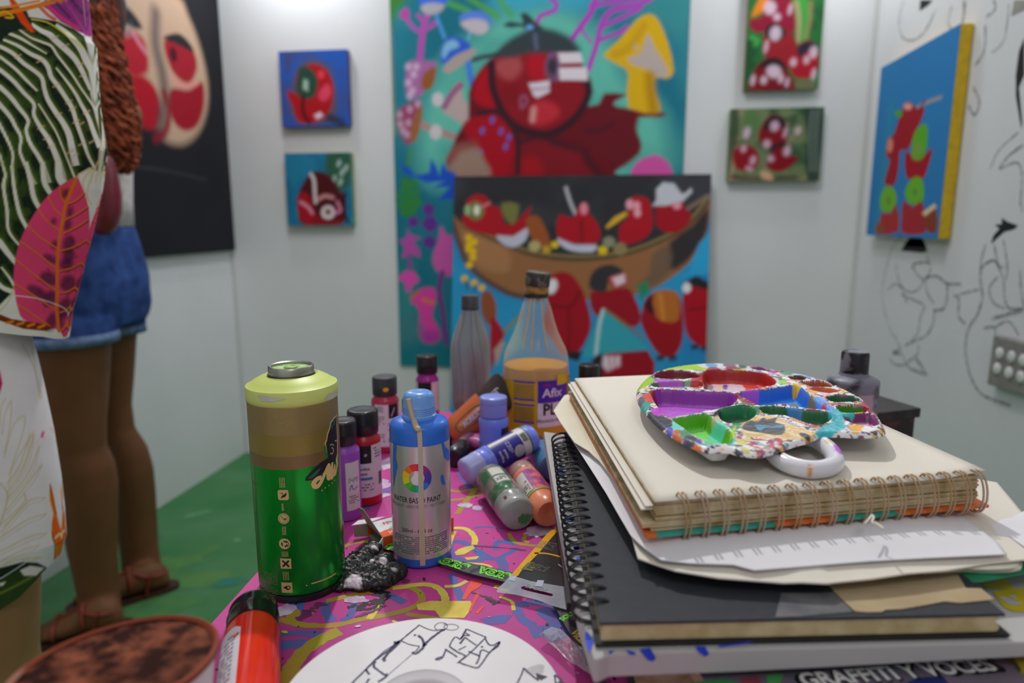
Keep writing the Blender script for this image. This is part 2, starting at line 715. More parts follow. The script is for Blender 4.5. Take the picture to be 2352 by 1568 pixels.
kA, kB = K(2000, 0, 2.801), K(2000, 520, 3.409)
m_char = M('charcoal_line', (96, 98, 98), 0.9, e=0.55, vs=90, rgb2=(160, 163, 163), t0=0.3, t1=0.62)
m_blk = M('black_wall_paint', (12, 13, 16), 0.7, e=0.55)
m_gry = M('grey_wall_wash', (112, 112, 106), 0.9, e=0.45, vs=30)
lines = []
for pts, w in [
    ([(240, 75), (165, 180), (120, 330), (90, 500), (105, 640), (150, 800), (215, 900)], .004),
    ([(200, 300), (215, 400), (250, 480), (330, 515), (390, 470), (420, 400)], .005),
    ([(320, 330), (350, 290), (460, 280)], .007), ([(330, 300), (360, 370), (420, 420)], .006),
    ([(440, 230), (470, 330), (430, 430), (450, 530), (495, 600)], .006),
    ([(430, 400), (520, 390), (600, 445), (710, 450)], .007), ([(600, 450), (600, 540), (575, 640), (500, 655)], .007),
    ([(500, 640), (490, 750), (440, 850), (340, 900), (270, 930)], .006),
    ([(240, 530), (330, 570), (420, 620), (390, 700), (370, 830), (310, 910)], .006),
    ([(215, 910), (230, 960), (175, 985), (250, 1000)], .010), ([(150, 1030), (180, 1075), (270, 1080), (250, 1010)], .006),
    ([(375, 930), (360, 1010), (290, 1060), (310, 1110), (420, 1150)], .007), ([(350, 1030), (390, 1080), (440, 1165)], .010),
    ([(140, 490), (190, 450), (250, 480)], .005), ([(245, 460), (270, 560), (290, 600)], .006),
    ([(900, 140), (870, 250), (860, 400), (875, 540), (840, 680), (770, 790), (745, 900), (750, 1040), (790, 1190), (870, 1310), (1000, 1370), (1100, 1400)], .007),
    ([(870, 330), (900, 290), (970, 265), (1000, 310)], .006), ([(970, 140), (1000, 290), (1040, 320)], .006),
    ([(1000, 310), (1040, 420), (1050, 560), (1090, 640), (1200, 640)], .006), ([(1040, 100), (1070, 300), (1060, 420)], .005),
    ([(1000, 390), (930, 480), (960, 590), (1050, 640)], .005), ([(1170, 340), (1180, 500), (1200, 620)], .005),
    ([(650, 545), (690, 560), (690, 700), (740, 760)], .007), ([(690, 530), (850, 490)], .004),
    ([(950, 720), (1090, 680), (1190, 660)], .007), ([(890, 795), (970, 790), (970, 930), (960, 1130)], .006),
    ([(970, 790), (1080, 740), (1160, 850)], .005),
]:
    lines.append(ribbon2d(W(kB(pts)), w, 0.4))
for pts, w in [
    ([(210, 10), (185, 120), (200, 230), (270, 260), (350, 200), (420, 60)], .005), ([(520, 40), (500, 150), (540, 200)], .005),
    ([(600, 0), (605, 70), (590, 150)], .014), ([(790, 0), (800, 60), (740, 110)], .007), ([(740, 160), (730, 330), (670, 420)], .007),
    ([(890, 30), (860, 250), (780, 340)], .004), ([(660, 560), (700, 650), (670, 740), (630, 680)], .008),
    ([(950, 850), (830, 960), (770, 1080)], .004), ([(980, 930), (880, 1010), (830, 1085), (900, 1050), (950, 1050), (975, 1120), (965, 1300), (980, 1360)], .005),
]:
    lines.append(ribbon2d(W(kA(pts)), w, 0.4))
for l_ in lines:
    decal('wall_sketch', [l_], wm, m_char, wr)
for s_ in ([poly2d(W(kA(p))) for p in [
    [(225, 1568+20), (240, 1540), (275, 1515), (310, 1515), (345, 1560), (360, 1590)],
    [(775, 1568), (790, 1515), (830, 1470), (800, 1445), (845, 1440), (845, 1400), (880, 1425), (950, 1450), (920, 1475), (860, 1490), (800, 1545)],
    [(320, 0), (315, 70), (370, 35), (400, 0)],
    [(990, 240), (955, 330), (935, 480), (935, 620), (970, 830), (975, 780), (955, 560), (990, 480)]]] +
    [poly2d(W(kB([(240, 190), (270, 130), (320, 75), (370, 65), (410, 100), (445, 195), (400, 205)])))]):
    decal('black_wall_shape', [s_], flat_map((XR-0.0008, 0, 0), (0, 1, 0), (0, 0, 1)), m_blk, wr)
decal('grey_wall_shape', [poly2d(W(kA([(925, 0), (905, 105), (1000, 60), (1010, 0)])))], wm, m_gry, wr)

# the grey switch plate at the right edge of the picture
def wbox(yz, x0, x1, name, mat, parent, bevel=0):
    """outline on the right wall (Y, z) pulled out of the wall from x0 to x1"""
    V, Fc = prism_vf(yz, x0, x1)
    V = np.stack([V[:, 2], V[:, 0], V[:, 1]], 1)
    o = mk(name, V, Fc, mat, parent, False)
    if bevel:
        bev(o, bevel)
    return o


q = W(kB([(1040, 850), (1330, 930), (1290, 1330), (985, 1235)]))
op = thing('socket_plate', 'tilted grey plate with round white sockets on the sketched right wall', 'socket plate', (XR, q[0][0], q[3][1]))
wbox(q, XR-0.022, XR-0.0012, 'plate', M('plate_grey', (98, 96, 92), 0.6, e=0.42), op, 0.003)
for cx_, cy_ in [(1095, 995), (1190, 1022), (1075, 1115), (1170, 1148), (1285, 1050), (1265, 1180)]:
    p = W(kB([(cx_, cy_)]))[0]
    lathe('socket', [(0.0135, -0.002), (0.0135, 0.003), (0.011, 0.005), (0.0, 0.0045)], (XR-0.022, p[0], p[1]),
          M('socket_white', (168, 170, 166), 0.5, e=0.42), op, axis=(-1, 0, 0), seg=24)


# ------------------------------------------------------------------ paintings
def canvas(name, label, cat, O, ux, uy, w, h, step, thick, paint_fn, edge_mat, e=0.60, group=None, rough=0.7, front='painted_canvas'):
    O, ux, uy = np.asarray(O, float), np.asarray(ux, float), np.asarray(uy, float)
    ux /= np.linalg.norm(ux)
    uy /= np.linalg.norm(uy)
    n = np.cross(ux, uy)
    if np.dot(n, C0-O) < 0:
        n = -n
    nx, ny = max(2, int(w/step)), max(2, int(h/step))
    uu, vv = np.meshgrid(np.linspace(0, w, nx+1), np.linspace(0, h, ny+1))
    uv = np.stack([uu.ravel(), vv.ravel()], 1)

    def conv(x, y):
        p = atplane(x, y, O, n)-O
        return np.dot(p, ux), np.dot(p, uy)
    ctr = O+ux*w/2+uy*h/2
    k = proj(ctr)[2]/F
    P = Pic(uv, conv, k, e)
    paint_fn(P)
    root = thing(name, label, cat, O+ux*w/2-n*thick/2, group)
    Vf = O+uv[:, :1]*ux+uv[:, 1:]*uy
    # weave relief of the canvas and the frame behind it
    mk(front, Vf+n*0.0004, grid_vf(nx, ny), MV('painted_'+str(rough), rough, 0.15, 0.08, 500), root, False, paint=P.c)
    cs = [O, O+ux*w, O+ux*w+uy*h, O+uy*h]
    V = np.array([c for c in cs]+[c-n*thick for c in cs])
    fr = mk('stretcher', V, [(0, 1, 2, 3), (7, 6, 5, 4), (0, 4, 5, 1), (1, 5, 6, 2), (2, 6, 7, 3), (3, 7, 4, 0)], edge_mat, root, False)
    bev(fr, min(0.003, thick*0.2))
    return root


RED, DRED, LRED, BLK, WHT = (142, 20, 32), (96, 16, 24), (190, 40, 52), (38, 38, 42), (192, 186, 196)


def p_dark(P):
    P.fill((27, 27, 31))
    P.shade(3, 0.25)
    k = K(0, 0, 1.96)
    P.poly(k([(480, -80), (780, -30), (850, 80), (905, 230), (935, 380), (930, 500), (890, 600), (820, 650), (740, 630), (700, 560), (600, 520), (500, 400), (470, 200)]), (158, 132, 112), 26, 1, 4)
    P.poly(k([(560, 130), (640, 170), (665, 250), (660, 330), (580, 340), (530, 250)]), (140, 24, 36), 16, 1, 4)
    P.poly(k([(560, 350), (640, 340), (700, 400), (725, 500), (700, 580), (640, 570), (585, 480)]), (140, 16, 30), 14, 1, 4)
    P.poly(k([(740, 180), (800, 175), (870, 230), (885, 310), (850, 375), (790, 340), (750, 260)]), (132, 24, 36), 12, 1, 4)
    P.poly(k([(770, 400), (850, 405), (910, 370), (918, 470), (890, 560), (840, 588), (790, 560), (762, 480)]), (128, 18, 32), 12, 1, 4)
    P.line(k([(700, 60), (700, 200), (730, 330), (740, 440), (720, 600)]), 36, (54, 50, 58), 30, 0.75)
    P.line(k([(740, 420), (760, 500), (745, 590), (700, 625)]), 22, (110, 20, 34), 14, 0.9)
    P.poly(k([(735, 170), (800, 150), (850, 190), (870, 235), (800, 200)]), (30, 30, 34), 8, 1, 3)
    P.poly(k([(520, -20), (600, 60), (640, 130), (560, 110), (520, 60)]), (34, 30, 34), 10, 1, 3)
    P.ell(*k([(780, 245)])[0], 8, 18, (60, 16, 26), -0.2, 8)
    P.line(k([(600, 150), (630, 200), (660, 240)]), 12, (170, 110, 122), 8, .9)
    P.line(k([(770, 350), (820, 385), (890, 375)]), 10, (190, 110, 112), 6, .8)
    P.line(k([(610, 750), (760, 770), (930, 810)]), 6, (48, 48, 50), 8, .8)
    P.blot((120, 150, 150), 9, .6, .75, .5, k([(480, -60), (640, -60), (660, 150), (520, 200)]))


canvas('dark_canvas', 'large black canvas with paired red rounded birds in a beige heart, on left wall', 'painting',
       (XL+0.028, 1.50, 0.903), (0, 1, 0), (0, 0, 1), 1.222, 1.25, 0.006, 0.024, p_dark, M('canvas_edge_black', (30, 30, 33), 0.7, e=.5))


def p_blue1(P):
    k = K(600, 0, 2.8)
    P.fill((34, 74, 150))
    P.blot((52, 66, 120), 14, .35, .7, .8)
    P.poly(k([(140, 340), (190, 340), (190, 460), (160, 470)]), (58, 60, 100), 8, .8)
    P.poly(k([(215, 470), (270, 395), (360, 380), (440, 440), (480, 560), (490, 700), (440, 790), (300, 805), (215, 770), (180, 660)]), (74, 70, 84), 14, .9, 4)
    P.poly(k([(230, 480), (320, 410), (420, 450), (465, 560), (450, 690), (400, 760), (330, 790), (240, 780), (200, 680), (170, 620), (175, 580), (230, 600)]), (146, 20, 28), 8, 1, 4)
    P.poly(k([(240, 450), (300, 430), (360, 500), (350, 600), (300, 640), (230, 600)]), (34, 62, 50), 8, 1, 4)
    P.line(k([(270, 620), (270, 720), (310, 790)]), 8, (60, 18, 24), 6)
    P.poly(k([(380, 580), (430, 540), (450, 600), (410, 650), (370, 630)]), (190, 60, 84), 10, .9, 3)
    P.poly(k([(340, 740), (380, 720), (400, 745), (360, 768)]), (206, 170, 186), 6)
    P.poly(k([(275, 510), (300, 520), (300, 585), (270, 570)]), (150, 176, 160), 8, .9)
    P.line(k([(440, 760), (500, 780), (520, 800)]), 18, (46, 42, 50), 12, .9)
    P.ell(*k([(385, 480)])[0], 8, 10, (190, 50, 60), 0, 5)


def p_blue2(P):
    k = K(600, 0, 2.8)
    P.fill((30, 104, 134))
    P.blot((22, 84, 120), 12, .4, .7, .8)
    P.poly(k([(420, 990), (570, 985), (575, 1170), (520, 1230), (430, 1190)]), (40, 78, 62), 12, 1, 3)
    for x, y in [(500, 1050), (520, 1110), (470, 1150), (545, 1080), (510, 1170), (440, 1180)]:
        P.ell(*k([(x, y)])[0], 5, 9, (140, 160, 150), .3, 5, .9)
    P.poly(k([(300, 1130), (370, 1100), (450, 1140), (500, 1220), (540, 1260), (545, 1380), (510, 1440), (270, 1442), (240, 1360), (235, 1260)]), (66, 18, 24), 8, 1, 4)
    P.poly(k([(240, 1260), (290, 1240), (330, 1320), (340, 1440), (280, 1440), (240, 1380)]), (140, 20, 30), 8, 1, 3)
    P.poly(k([(350, 1370), (420, 1420), (510, 1410), (510, 1440), (350, 1440)]), (120, 18, 28), 8, 1, 3)
    P.line(k([(320, 1120), (340, 1160), (345, 1240), (350, 1300)]), 8, (190, 180, 180), 5, .9)
    P.line(k([(255, 1300), (300, 1330), (330, 1370)]), 8, (190, 120, 140), 5, .9)
    P.line(k([(370, 1280), (410, 1260), (460, 1270)]), 9, (180, 120, 120), 6, .9)
    P.ell(*k([(430, 1365)])[0], 16, 16, (190, 176, 178), 0, 5)
    P.ell(*k([(430, 1362)])[0], 8, 8, (110, 90, 80), 0, 5)
    P.line(k([(545, 1240), (530, 1330), (560, 1430)]), 6, (30, 20, 30), 5)
    P.line(k([(490, 1300), (510, 1350), (480, 1370)]), 8, (200, 110, 140), 6, .8)


yb = YB-0.032
for nm, lab, q4, fn, ed in [
    ('small_blue_canvas', 'small square canvas of a red bird with green hood on royal blue, upper left', [(640, 118), (798, 113), (803, 288), (648, 293)], p_blue1, (48, 40, 78)),
    ('small_teal_canvas', 'small square canvas of a dark red bird on teal, beneath the royal blue one', [(651, 352), (803, 350), (815, 517), (664, 518)], p_blue2, (96, 110, 60)),
]:
    c = [atY(x, y, yb) for x, y in q4]
    x0, x1 = (c[0][0]+c[3][0])/2, (c[1][0]+c[2][0])/2
    z0, z1 = (c[3][2]+c[2][2])/2, (c[0][2]+c[1][2])/2
    canvas(nm, lab, 'painting', (x0, yb, z0), (1, 0, 0), (0, 0, 1), x1-x0, z1-z0, 0.0035, 0.030, fn, M(nm+'_edge', ed, .7, e=.5), group='small canvases on the back wall')


def p_stack(P):
    k = K(1640, 0, 2.8)
    P.fill((36, 92, 46))
    P.blot((28, 66, 40), 12, .45, .65, .9)
    P.poly(k([(510, -40), (600, -40), (600, 250), (540, 290), (520, 150)]), (52, 132, 54), 10, 1, 2)
    P.line(k([(530, 20), (545, 120), (540, 260)]), 10, (150, 130, 100), 8, .9)
    P.line(k([(620, 20), (615, 140), (590, 240)]), 10, (130, 120, 80), 10, .7)
    P.poly(k([(240, 110), (270, 30), (320, -40), (380, -30), (330, 60), (290, 90)]), (196, 110, 30), 8, 1, 2)
    P.poly(k([(230, 130), (300, 110), (330, 60), (380, -40), (480, -40), (520, 100), (510, 210), (400, 180), (300, 210), (240, 190)]), (122, 22, 46), 8, 1, 3)
    P.poly(k([(330, 200), (390, 150), (470, 180), (530, 280), (520, 400), (480, 440), (340, 380), (315, 300)]), (128, 28, 36), 8, 1, 3)
    P.poly(k([(330, 190), (370, 150), (440, 170), (460, 220), (400, 260), (340, 240)]), (36, 26, 38), 8, 1, 3)
    P.poly(k([(270, 430), (330, 380), (400, 370), (450, 420), (510, 520), (520, 575), (230, 580), (240, 500)]), (104, 18, 26), 8, 1, 3)
    P.poly(k([(280, 440), (340, 380), (430, 385), (470, 460), (440, 440), (330, 430)]), (34, 24, 34), 8, 1, 3)
    P.poly(k([(520, 320), (570, 270), (640, 270), (670, 350), (660, 450), (600, 510), (510, 490), (490, 400)]), (142, 22, 34), 8, 1, 3)
    P.poly(k([(530, 320), (580, 270), (650, 275), (670, 320), (600, 330), (560, 370)]), (40, 34, 52), 8, 1, 3)
    for x, y, a, b in [(360, 50, 14, 16), (405, 110, 8, 8), (395, 215, 13, 17), (385, 460, 17, 15), (640, 335, 9, 14), (510, 400, 7, 9), (320, 515, 7, 9), (430, 505, 6, 10), (595, 385, 6, 9), (250, 515, 5, 12), (490, 60, 4, 12), (335, 300, 4, 14), (640, 480, 5, 14), (470, 530, 4, 10)]:
        P.ell(*k([(x, y)])[0], a, b, (196, 172, 186), .2, 10, .78)
    P.poly(k([(250, 590), (400, 575), (520, 580), (520, 600)]), (50, 20, 26), 5)
    P.poly(k([(530, 510), (620, 510), (660, 540), (640, 580), (530, 580)]), (98, 96, 70), 10, .8, 2)
    P.line(k([(240, 240), (280, 260), (270, 280)]), 12, (60, 140, 70), 8, .8)


def p_trio(P):
    k = K(1640, 0, 2.8)
    P.fill((92, 104, 72))
    P.blot((40, 70, 48), 12, .42, .6, .9)
    P.blot((150, 128, 104), 10, .55, .7, .8, None, 3)
    P.poly(k([(110, 700), (160, 700), (150, 920), (120, 1000), (90, 1160), (90, 900)]), (44, 62, 44), 10, .9, 2)
    P.poly(k([(580, 700), (710, 700), (680, 1160), (590, 1160), (600, 900)]), (30, 50, 42), 12, .9, 2)
    for xx in (625, 650, 675):
        P.line(k([(xx, 710), (xx-12, 900), (xx-5, 1100)]), 4, (100, 110, 104), 5, .8)
    P.poly(k([(200, 720), (270, 710), (300, 800), (240, 880), (190, 820)]), (70, 100, 60), 12, .9, 3)
    P.poly(k([(310, 800), (370, 740), (440, 760), (470, 850), (450, 950), (350, 950), (285, 890)]), (108, 18, 26), 8, 1, 3)
    P.poly(k([(320, 800), (380, 745), (450, 770), (460, 830), (400, 800), (340, 840)]), (34, 24, 30), 8, 1, 3)
    P.poly(k([(120, 980), (190, 930), (270, 960), (290, 1040), (230, 1100), (140, 1080)]), (118, 18, 28), 8, 1, 3)
    P.poly(k([(340, 1040), (380, 960), (450, 930), (490, 1000), (545, 1010), (480, 1080), (400, 1105), (345, 1080)]), (112, 16, 26), 8, 1, 3)
    P.line(k([(370, 960), (430, 930), (490, 960)]), 12, (40, 26, 32), 8, .9)
    for x, y, a, b in [(390, 810, 10, 12), (340, 925, 8, 9), (460, 850, 4, 12), (210, 855, 8, 14), (190, 955, 6, 8), (250, 1030, 6, 10), (365, 1020, 7, 7), (470, 970, 8, 12), (225, 1085, 8, 5), (540, 840, 6, 9)]:
        P.ell(*k([(x, y)])[0], a, b, (188, 158, 176), .3, 10, .75)
    P.line(k([(120, 1140), (300, 1150), (520, 1140)]), 10, (60, 40, 34), 10, .8)
    P.poly(k([(300, 1100), (360, 1110), (380, 1160), (310, 1150)]), (176, 140, 110), 8, .9, 2)


for nm, lab, q4, fn, ed in [
    ('tall_green_canvas', 'upright canvas of red birds piled in a tower on green, upper right of the mural', [(1717, -60), (1898, -64), (1880, 205), (1715, 208)], p_stack, (110, 92, 62)),
    ('forest_canvas', 'small wide canvas of three red birds in a forest, below the tower of birds', [(1677, 250), (1894, 246), (1882, 415), (1671, 416)], p_trio, (50, 92, 50)),
]:
    c = [atY(x, y, yb) for x, y in q4]
    x0, x1 = (c[0][0]+c[3][0])/2, (c[1][0]+c[2][0])/2
    z0, z1 = (c[3][2]+c[2][2])/2, (c[0][2]+c[1][2])/2
    canvas(nm, lab, 'painting', (x0, yb, z0), (1, 0, 0), (0, 0, 1), x1-x0, z1-z0, 0.0035, 0.030, fn, M(nm+'_edge', ed, .7, e=.5), group='small canvases on the back wall')


def p_right(P):
    k = K(2000, 0, 2.801)
    P.fill((37, 102, 152))
    P.shade(2, .06)
    P.poly(k([(110, 700), (150, 640), (130, 900), (100, 1200), (40, 1480), (20, 1480), (90, 900)]), (36, 112, 140), 14, .8, 2)
    P.poly(k([(210, 690), (250, 655), (290, 690), (345, 690), (330, 760), (290, 850), (240, 960), (190, 970), (180, 1080), (150, 1190), (90, 1180), (110, 1090), (125, 1030), (100, 1000), (110, 900), (150, 860), (180, 770)]), (130, 22, 34), 7, 1, 3)
    P.line(k([(300, 690), (370, 655), (455, 625)]), 7, (140, 130, 120), 5)
    P.line(k([(320, 690), (350, 650)]), 6, (110, 24, 40), 5)
    P.ell(*k([(240, 685)])[0], 10, 8, (190, 130, 120), 0, 7)
    P.ell(*k([(125, 935)])[0], 7, 17, (180, 110, 90), .1, 7)
    P.ell(*k([(180, 730)])[0], 9, 9, (66, 130, 50), 0, 6)
    P.poly(k([(225, 980), (260, 990), (320, 1010), (395, 955), (385, 1020), (345, 1140), (310, 1160), (240, 1150), (220, 1080)]), (134, 18, 32), 7, 1, 3)
    P.poly(k([(280, 860), (330, 800), (365, 810), (365, 920), (340, 1010), (290, 1030), (260, 990)]), (74, 140, 34), 8, 1, 3)
    P.poly(k([(270, 930), (320, 920), (340, 960), (300, 1020), (265, 1000)]), (100, 130, 50), 8, .9, 3)
    P.poly(k([(80, 1220), (115, 1195), (160, 1230), (165, 1310), (130, 1360), (75, 1360), (60, 1290)]), (90, 146, 36), 7, 1, 3)
    P.poly(k([(235, 1190), (280, 1140), (335, 1160), (340, 1280), (300, 1320), (240, 1300), (220, 1240)]), (84, 146, 36), 7, 1, 3)
    P.poly(k([(70, 1370), (130, 1370), (165, 1310), (180, 1490), (40, 1500), (60, 1430)]), (140, 40, 40), 7, 1, 2)
    P.poly(k([(210, 1290), (270, 1330), (330, 1290), (350, 1400), (350, 1500), (205, 1500), (200, 1400)]), (136, 34, 42), 7, 1, 2)
    P.poly(k([(35, 1430), (80, 1440), (90, 1500), (30, 1500)]), (120, 64, 40), 7, 1, 1)
    P.poly(k([(340, 1380), (420, 1340), (425, 1480), (380, 1500), (340, 1440)]), (112, 50, 34), 7, 1, 2)
    P.poly(k([(330, 1370), (410, 1310), (425, 1330), (350, 1390)]), (196, 170, 130), 6, 1, 1)
    P.ell(*k([(115, 1290)])[0], 4, 9, (80, 110, 60), 0, 5)
    P.ell(*k([(285, 1235)])[0], 4, 9, (80, 110, 60), 0, 5)


canvas('blue_right_canvas', 'tall blue canvas with yellow sides and stacked red birds with limes, on right wall', 'painting',
       (XR-0.034, 2.03, 0.978), (0, 1, 0), (0, 0, 1), 0.535, 0.553, 0.0035, 0.032, p_right, M('canvas_edge_yellow', (172, 142, 20), .6, e=.62))


def p_mural(P):
    k = K(880, 0, 3.267)
    P.fill((34, 106, 124))
    P.blot((22, 92, 110), 3, .35, .65, .8)
    # paler sea glow behind the big bird
    P.poly(k([(960, 70), (1200, 35), (1420, 80), (1560, 200), (1700, 300), (1850, 620), (2100, 860), (2110, 1300), (1500, 1420), (560, 1420), (300, 1320), (260, 1000), (330, 720), (500, 400), (700, 260), (840, 110)]), (84, 160, 146), 60, 1, 4)
    P.poly(k([(820, -40), (1600, -40), (1500, 60), (1200, 40), (900, 80)]), (56, 150, 178), 40, .9, 2)
    P.blot((60, 130, 126), 5, .5, .75, .5)
    P.line(k([(20, -60), (30, 200), (45, 600), (60, 1000)]), 16, (150, 126, 40), 14, .8)
    P.poly(k([(20, -60), (240, -60), (120, 60), (70, 160), (30, 240)]), (52, 108, 50), 20, 1, 2)
    for pts in ([(380, -20), (480, 20), (640, 80)], [(640, -20), (760, 60), (860, 120)], [(860, -20), (920, 60), (960, 110)]):
        P.line(k(pts), 12, (70, 144, 60), 10, .9)
    # coral branches
    for pts, w in [([(275, 470), (290, 300), (310, 180), (330, 120)], 14), ([(290, 250), (220, 200), (160, 110)], 9), ([(310, 220), (370, 190), (390, 170)], 10), ([(310, 170), (260, 115)], 8)]:
        P.line(k(pts), w, (152, 70, 150), 5)
    P.poly(k([(120, 120), (150, 70), (180, 60), (200, 110), (170, 150)]), (156, 62, 136), 6, 1, 2)
    for pts, w in [([(1420, 290), (1490, 190), (1560, 90), (1600, -20)], 13), ([(1540, 520), (1600, 340), (1640, 180), (1720, 80), (1900, 40), (2020, -20)], 12),
                   ([(1640, 200), (1800, 130), (1930, 60)], 9), ([(1620, 300), (1760, 250), (1830, 200)], 9), ([(1560, 320), (1510, 250), (1480, 190)], 6),
                   ([(1160, 170), (1180, 120), (1280, 80), (1300, 30), (1250, -20)], 10), ([(1560, 40), (1700, 20), (1900, -10)], 10)]:
        P.line(k(pts), w, (148, 60, 160), 5)
    # toadstools
    P.line(k([(400, 120), (430, 200), (460, 280)]), 8, (70, 130, 190), 5)
    P.line(k([(640, 470), (660, 600), (700, 720), (740, 820)]), 13, (62, 104, 190), 5)
    P.line(k([(655, 240), (640, 290)]), 6, (90, 150, 190), 5)
    P.poly(k([(270, 10), (300, -40), (470, -40), (480, 20), (400, 40), (300, 40)]), (54, 92, 196), 6, 1, 3)
    P.poly(k([(290, 40), (370, 20), (460, 40), (420, 95), (340, 110), (290, 80)]), (150, 148, 156), 8, 1, 3)
    P.poly(k([(570, 150), (600, 100), (700, 80), (780, 110), (815, 190), (760, 180), (640, 150)]), (78, 112, 200), 7, 1, 3)
    P.poly(k([(580, 170), (680, 140), (770, 160), (790, 220), (730, 260), (640, 230)]), (166, 158, 166), 8, 1, 3)
    P.poly(k([(430, 440), (450, 330), (530, 270), (650, 330), (640, 380), (540, 420), (460, 480)]), (42, 78, 176), 7, 1, 3)
    P.poly(k([(440, 400), (470, 320), (540, 300), (570, 350), (500, 380), (460, 440)]), (120, 170, 206), 8, .8, 3)
    P.poly(k([(450, 510), (540, 420), (670, 365), (690, 400), (600, 480), (490, 550)]), (150, 136, 132), 8, 1, 3)
    P.poly(k([(170, 560), (200, 460), (300, 455), (400, 470), (390, 520), (330, 600), (300, 700), (220, 740), (170, 680)]), (142, 90, 138), 8, 1, 3)
    P.poly(k([(300, 560), (390, 500), (390, 590), (350, 670), (290, 660)]), (128, 76, 40), 8, 1, 3)
    for x, y in [(190, 500), (230, 560), (190, 620), (250, 500), (220, 680), (200, 720)]:
        P.ell(*k([(x, y)])[0], 7, 8, (182, 160, 184), 0, 9, .8)
    P.poly(k([(100, 860), (160, 790), (270, 750), (290, 800), (270, 900), (240, 1030), (180, 1080), (130, 1000)]), (128, 56, 90), 8, 1, 3)
    P.poly(k([(230, 880), (285, 800), (290, 900), (250, 1040), (200, 1060)]), (134, 84, 50), 8, 1, 3)
    for x, y in [(125, 860), (200, 820), (190, 920), (150, 980), (260, 780), (180, 1010), (130, 930)]:
        P.ell(*k([(x, y)])[0], 6, 8, (178, 150, 170), 0, 9, .8)
    P.line(k([(300, 940), (400, 980), (540, 1030)]), 16, (150, 118, 116), 6)
    P.ell(*k([(395, 990)])[0], 14, 17, (176, 170, 174), 0, 6)
    P.poly(k([(440, 820), (540, 640), (590, 620), (600, 740), (700, 850), (640, 880), (620, 950), (520, 880)]), (160, 142, 142), 8, 1, 2)
    P.line(k([(460, 800), (520, 700), (580, 640)]), 14, (130, 66, 110), 8, .9)
    P.ell(*k([(410, 745)])[0], 13, 16, (176, 170, 176), 0, 6)
    # big bird: body, wings, head, mask
    P.poly(k([(560, 1000), (640, 900), (640, 700), (700, 560), (820, 430), (1000, 380), (1400, 380), (1530, 560), (1560, 640), (1500, 780), (1620, 780), (1660, 700), (1830, 710), (1740, 760), (1760, 800), (2000, 830), (2120, 850), (2080, 880), (1920, 880), (1890, 960), (1930, 1050), (1920, 1150), (1740, 1290), (1740, 1430), (540, 1430)]), (92, 22, 30), 8, 1, 2)
    P.poly(k([(600, 960), (700, 870), (850, 850), (960, 960), (1000, 1120), (980, 1430), (800, 1430), (720, 1180)]), (144, 18, 32), 12, 1, 3)
    P.poly(k([(700, 600), (780, 500), (800, 640), (860, 830), (760, 800), (680, 740)]), (150, 18, 32), 12, 1, 3)
    P.poly(k([(1010, 1100), (1180, 1040), (1340, 1090), (1480, 1120), (1520, 1260), (1700, 1430), (1000, 1430)]), (112, 24, 34), 14, 1, 3)
    P.poly(k([(1490, 900), (1700, 850), (1900, 870), (1900, 1000), (1920, 1140), (1750, 1260), (1560, 1080), (1470, 1000)]), (90, 24, 32), 14, 1, 3)
    P.poly(k([(1000, 1220), (1150, 1180), (1200, 1300), (1100, 1430), (1000, 1430)]), (148, 22, 32), 20, .8, 3)
    P.poly(k([(800, 520), (860, 400), (960, 330), (1300, 330), (1440, 420), (1540, 600), (1530, 700), (1480, 820), (1380, 930), (1240, 990), (1060, 980), (930, 880), (840, 740)]), (122, 24, 34), 8, 1, 4)
    P.poly(k([(1080, 440), (1200, 400), (1230, 500), (1220, 600), (1110, 590)]), (158, 22, 36), 14, .9, 3)
    P.poly(k([(840, 470), (1000, 420), (1040, 520), (960, 600), (870, 560)]), (160, 76, 80), 16, .7, 3)
    P.poly(k([(1110, 800), (1200, 750), (1310, 800), (1310, 880), (1180, 940), (1110, 910)]), (166, 40, 52), 14, 1, 3)
    P.line(k([(1130, 820), (1120, 900)]), 12, (196, 140, 140), 10, .8)
    P.poly(k([(900, 640), (1000, 640), (1000, 760), (930, 780), (880, 720)]), (112, 22, 28), 14, .8, 3)
    P.line(k([(815, 480), (820, 640), (870, 790), (960, 920), (1100, 990), (1260, 1000), (1400, 920), (1490, 820), (1545, 690), (1520, 600)]), 17, (50, 26, 36), 8)
    P.line(k([(720, 850), (860, 840), (960, 940), (1010, 1060), (1010, 1300)]), 13, (56, 28, 36), 8)
    P.line(k([(1010, 1080), (1150, 1030), (1260, 1050)]), 10, (60, 28, 36), 8)
    P.line(k([(1280, 1060), (1400, 1100), (1500, 1130), (1560, 1230), (1640, 1330)]), 16, (60, 26, 36), 12, .8)
    P.line(k([(1520, 980), (1620, 980), (1720, 930)]), 10, (62, 26, 34), 9, .8)
    P.poly(k([(840, 420), (920, 320), (1010, 260), (1120, 215), (1260, 220), (1400, 280), (1480, 390), (1300, 400), (1100, 400), (960, 430)]), (48, 58, 62), 14, 1, 4)
    P.poly(k([(900, 190), (960, 160), (1050, 175), (1030, 110), (1080, 100), (1150, 170), (1210, 230), (1100, 240), (1040, 200), (960, 210)]), (44, 54, 60), 7, 1, 2)
    P.line(k([(680, 450), (740, 430), (860, 410)]), 10, (52, 54, 60), 7)
    P.ell(*k([(1100, 205)])[0], 9, 6, (90, 140, 196), 0, 5)
    P.line(k([(1140, 260), (1150, 360)]), 7, (94, 98, 124), 8, .8)
    P.ell(*k([(1270, 510)])[0], 18, 32, (96, 66, 90), 0, 8)
    P.ell(*k([(1272, 500)])[0], 11, 18, (52, 46, 56), 0, 6)
    P.line(k([(1240, 420), (1300, 400), (1320, 470), (1300, 600)]), 6, (110, 80, 120), 5, .8)
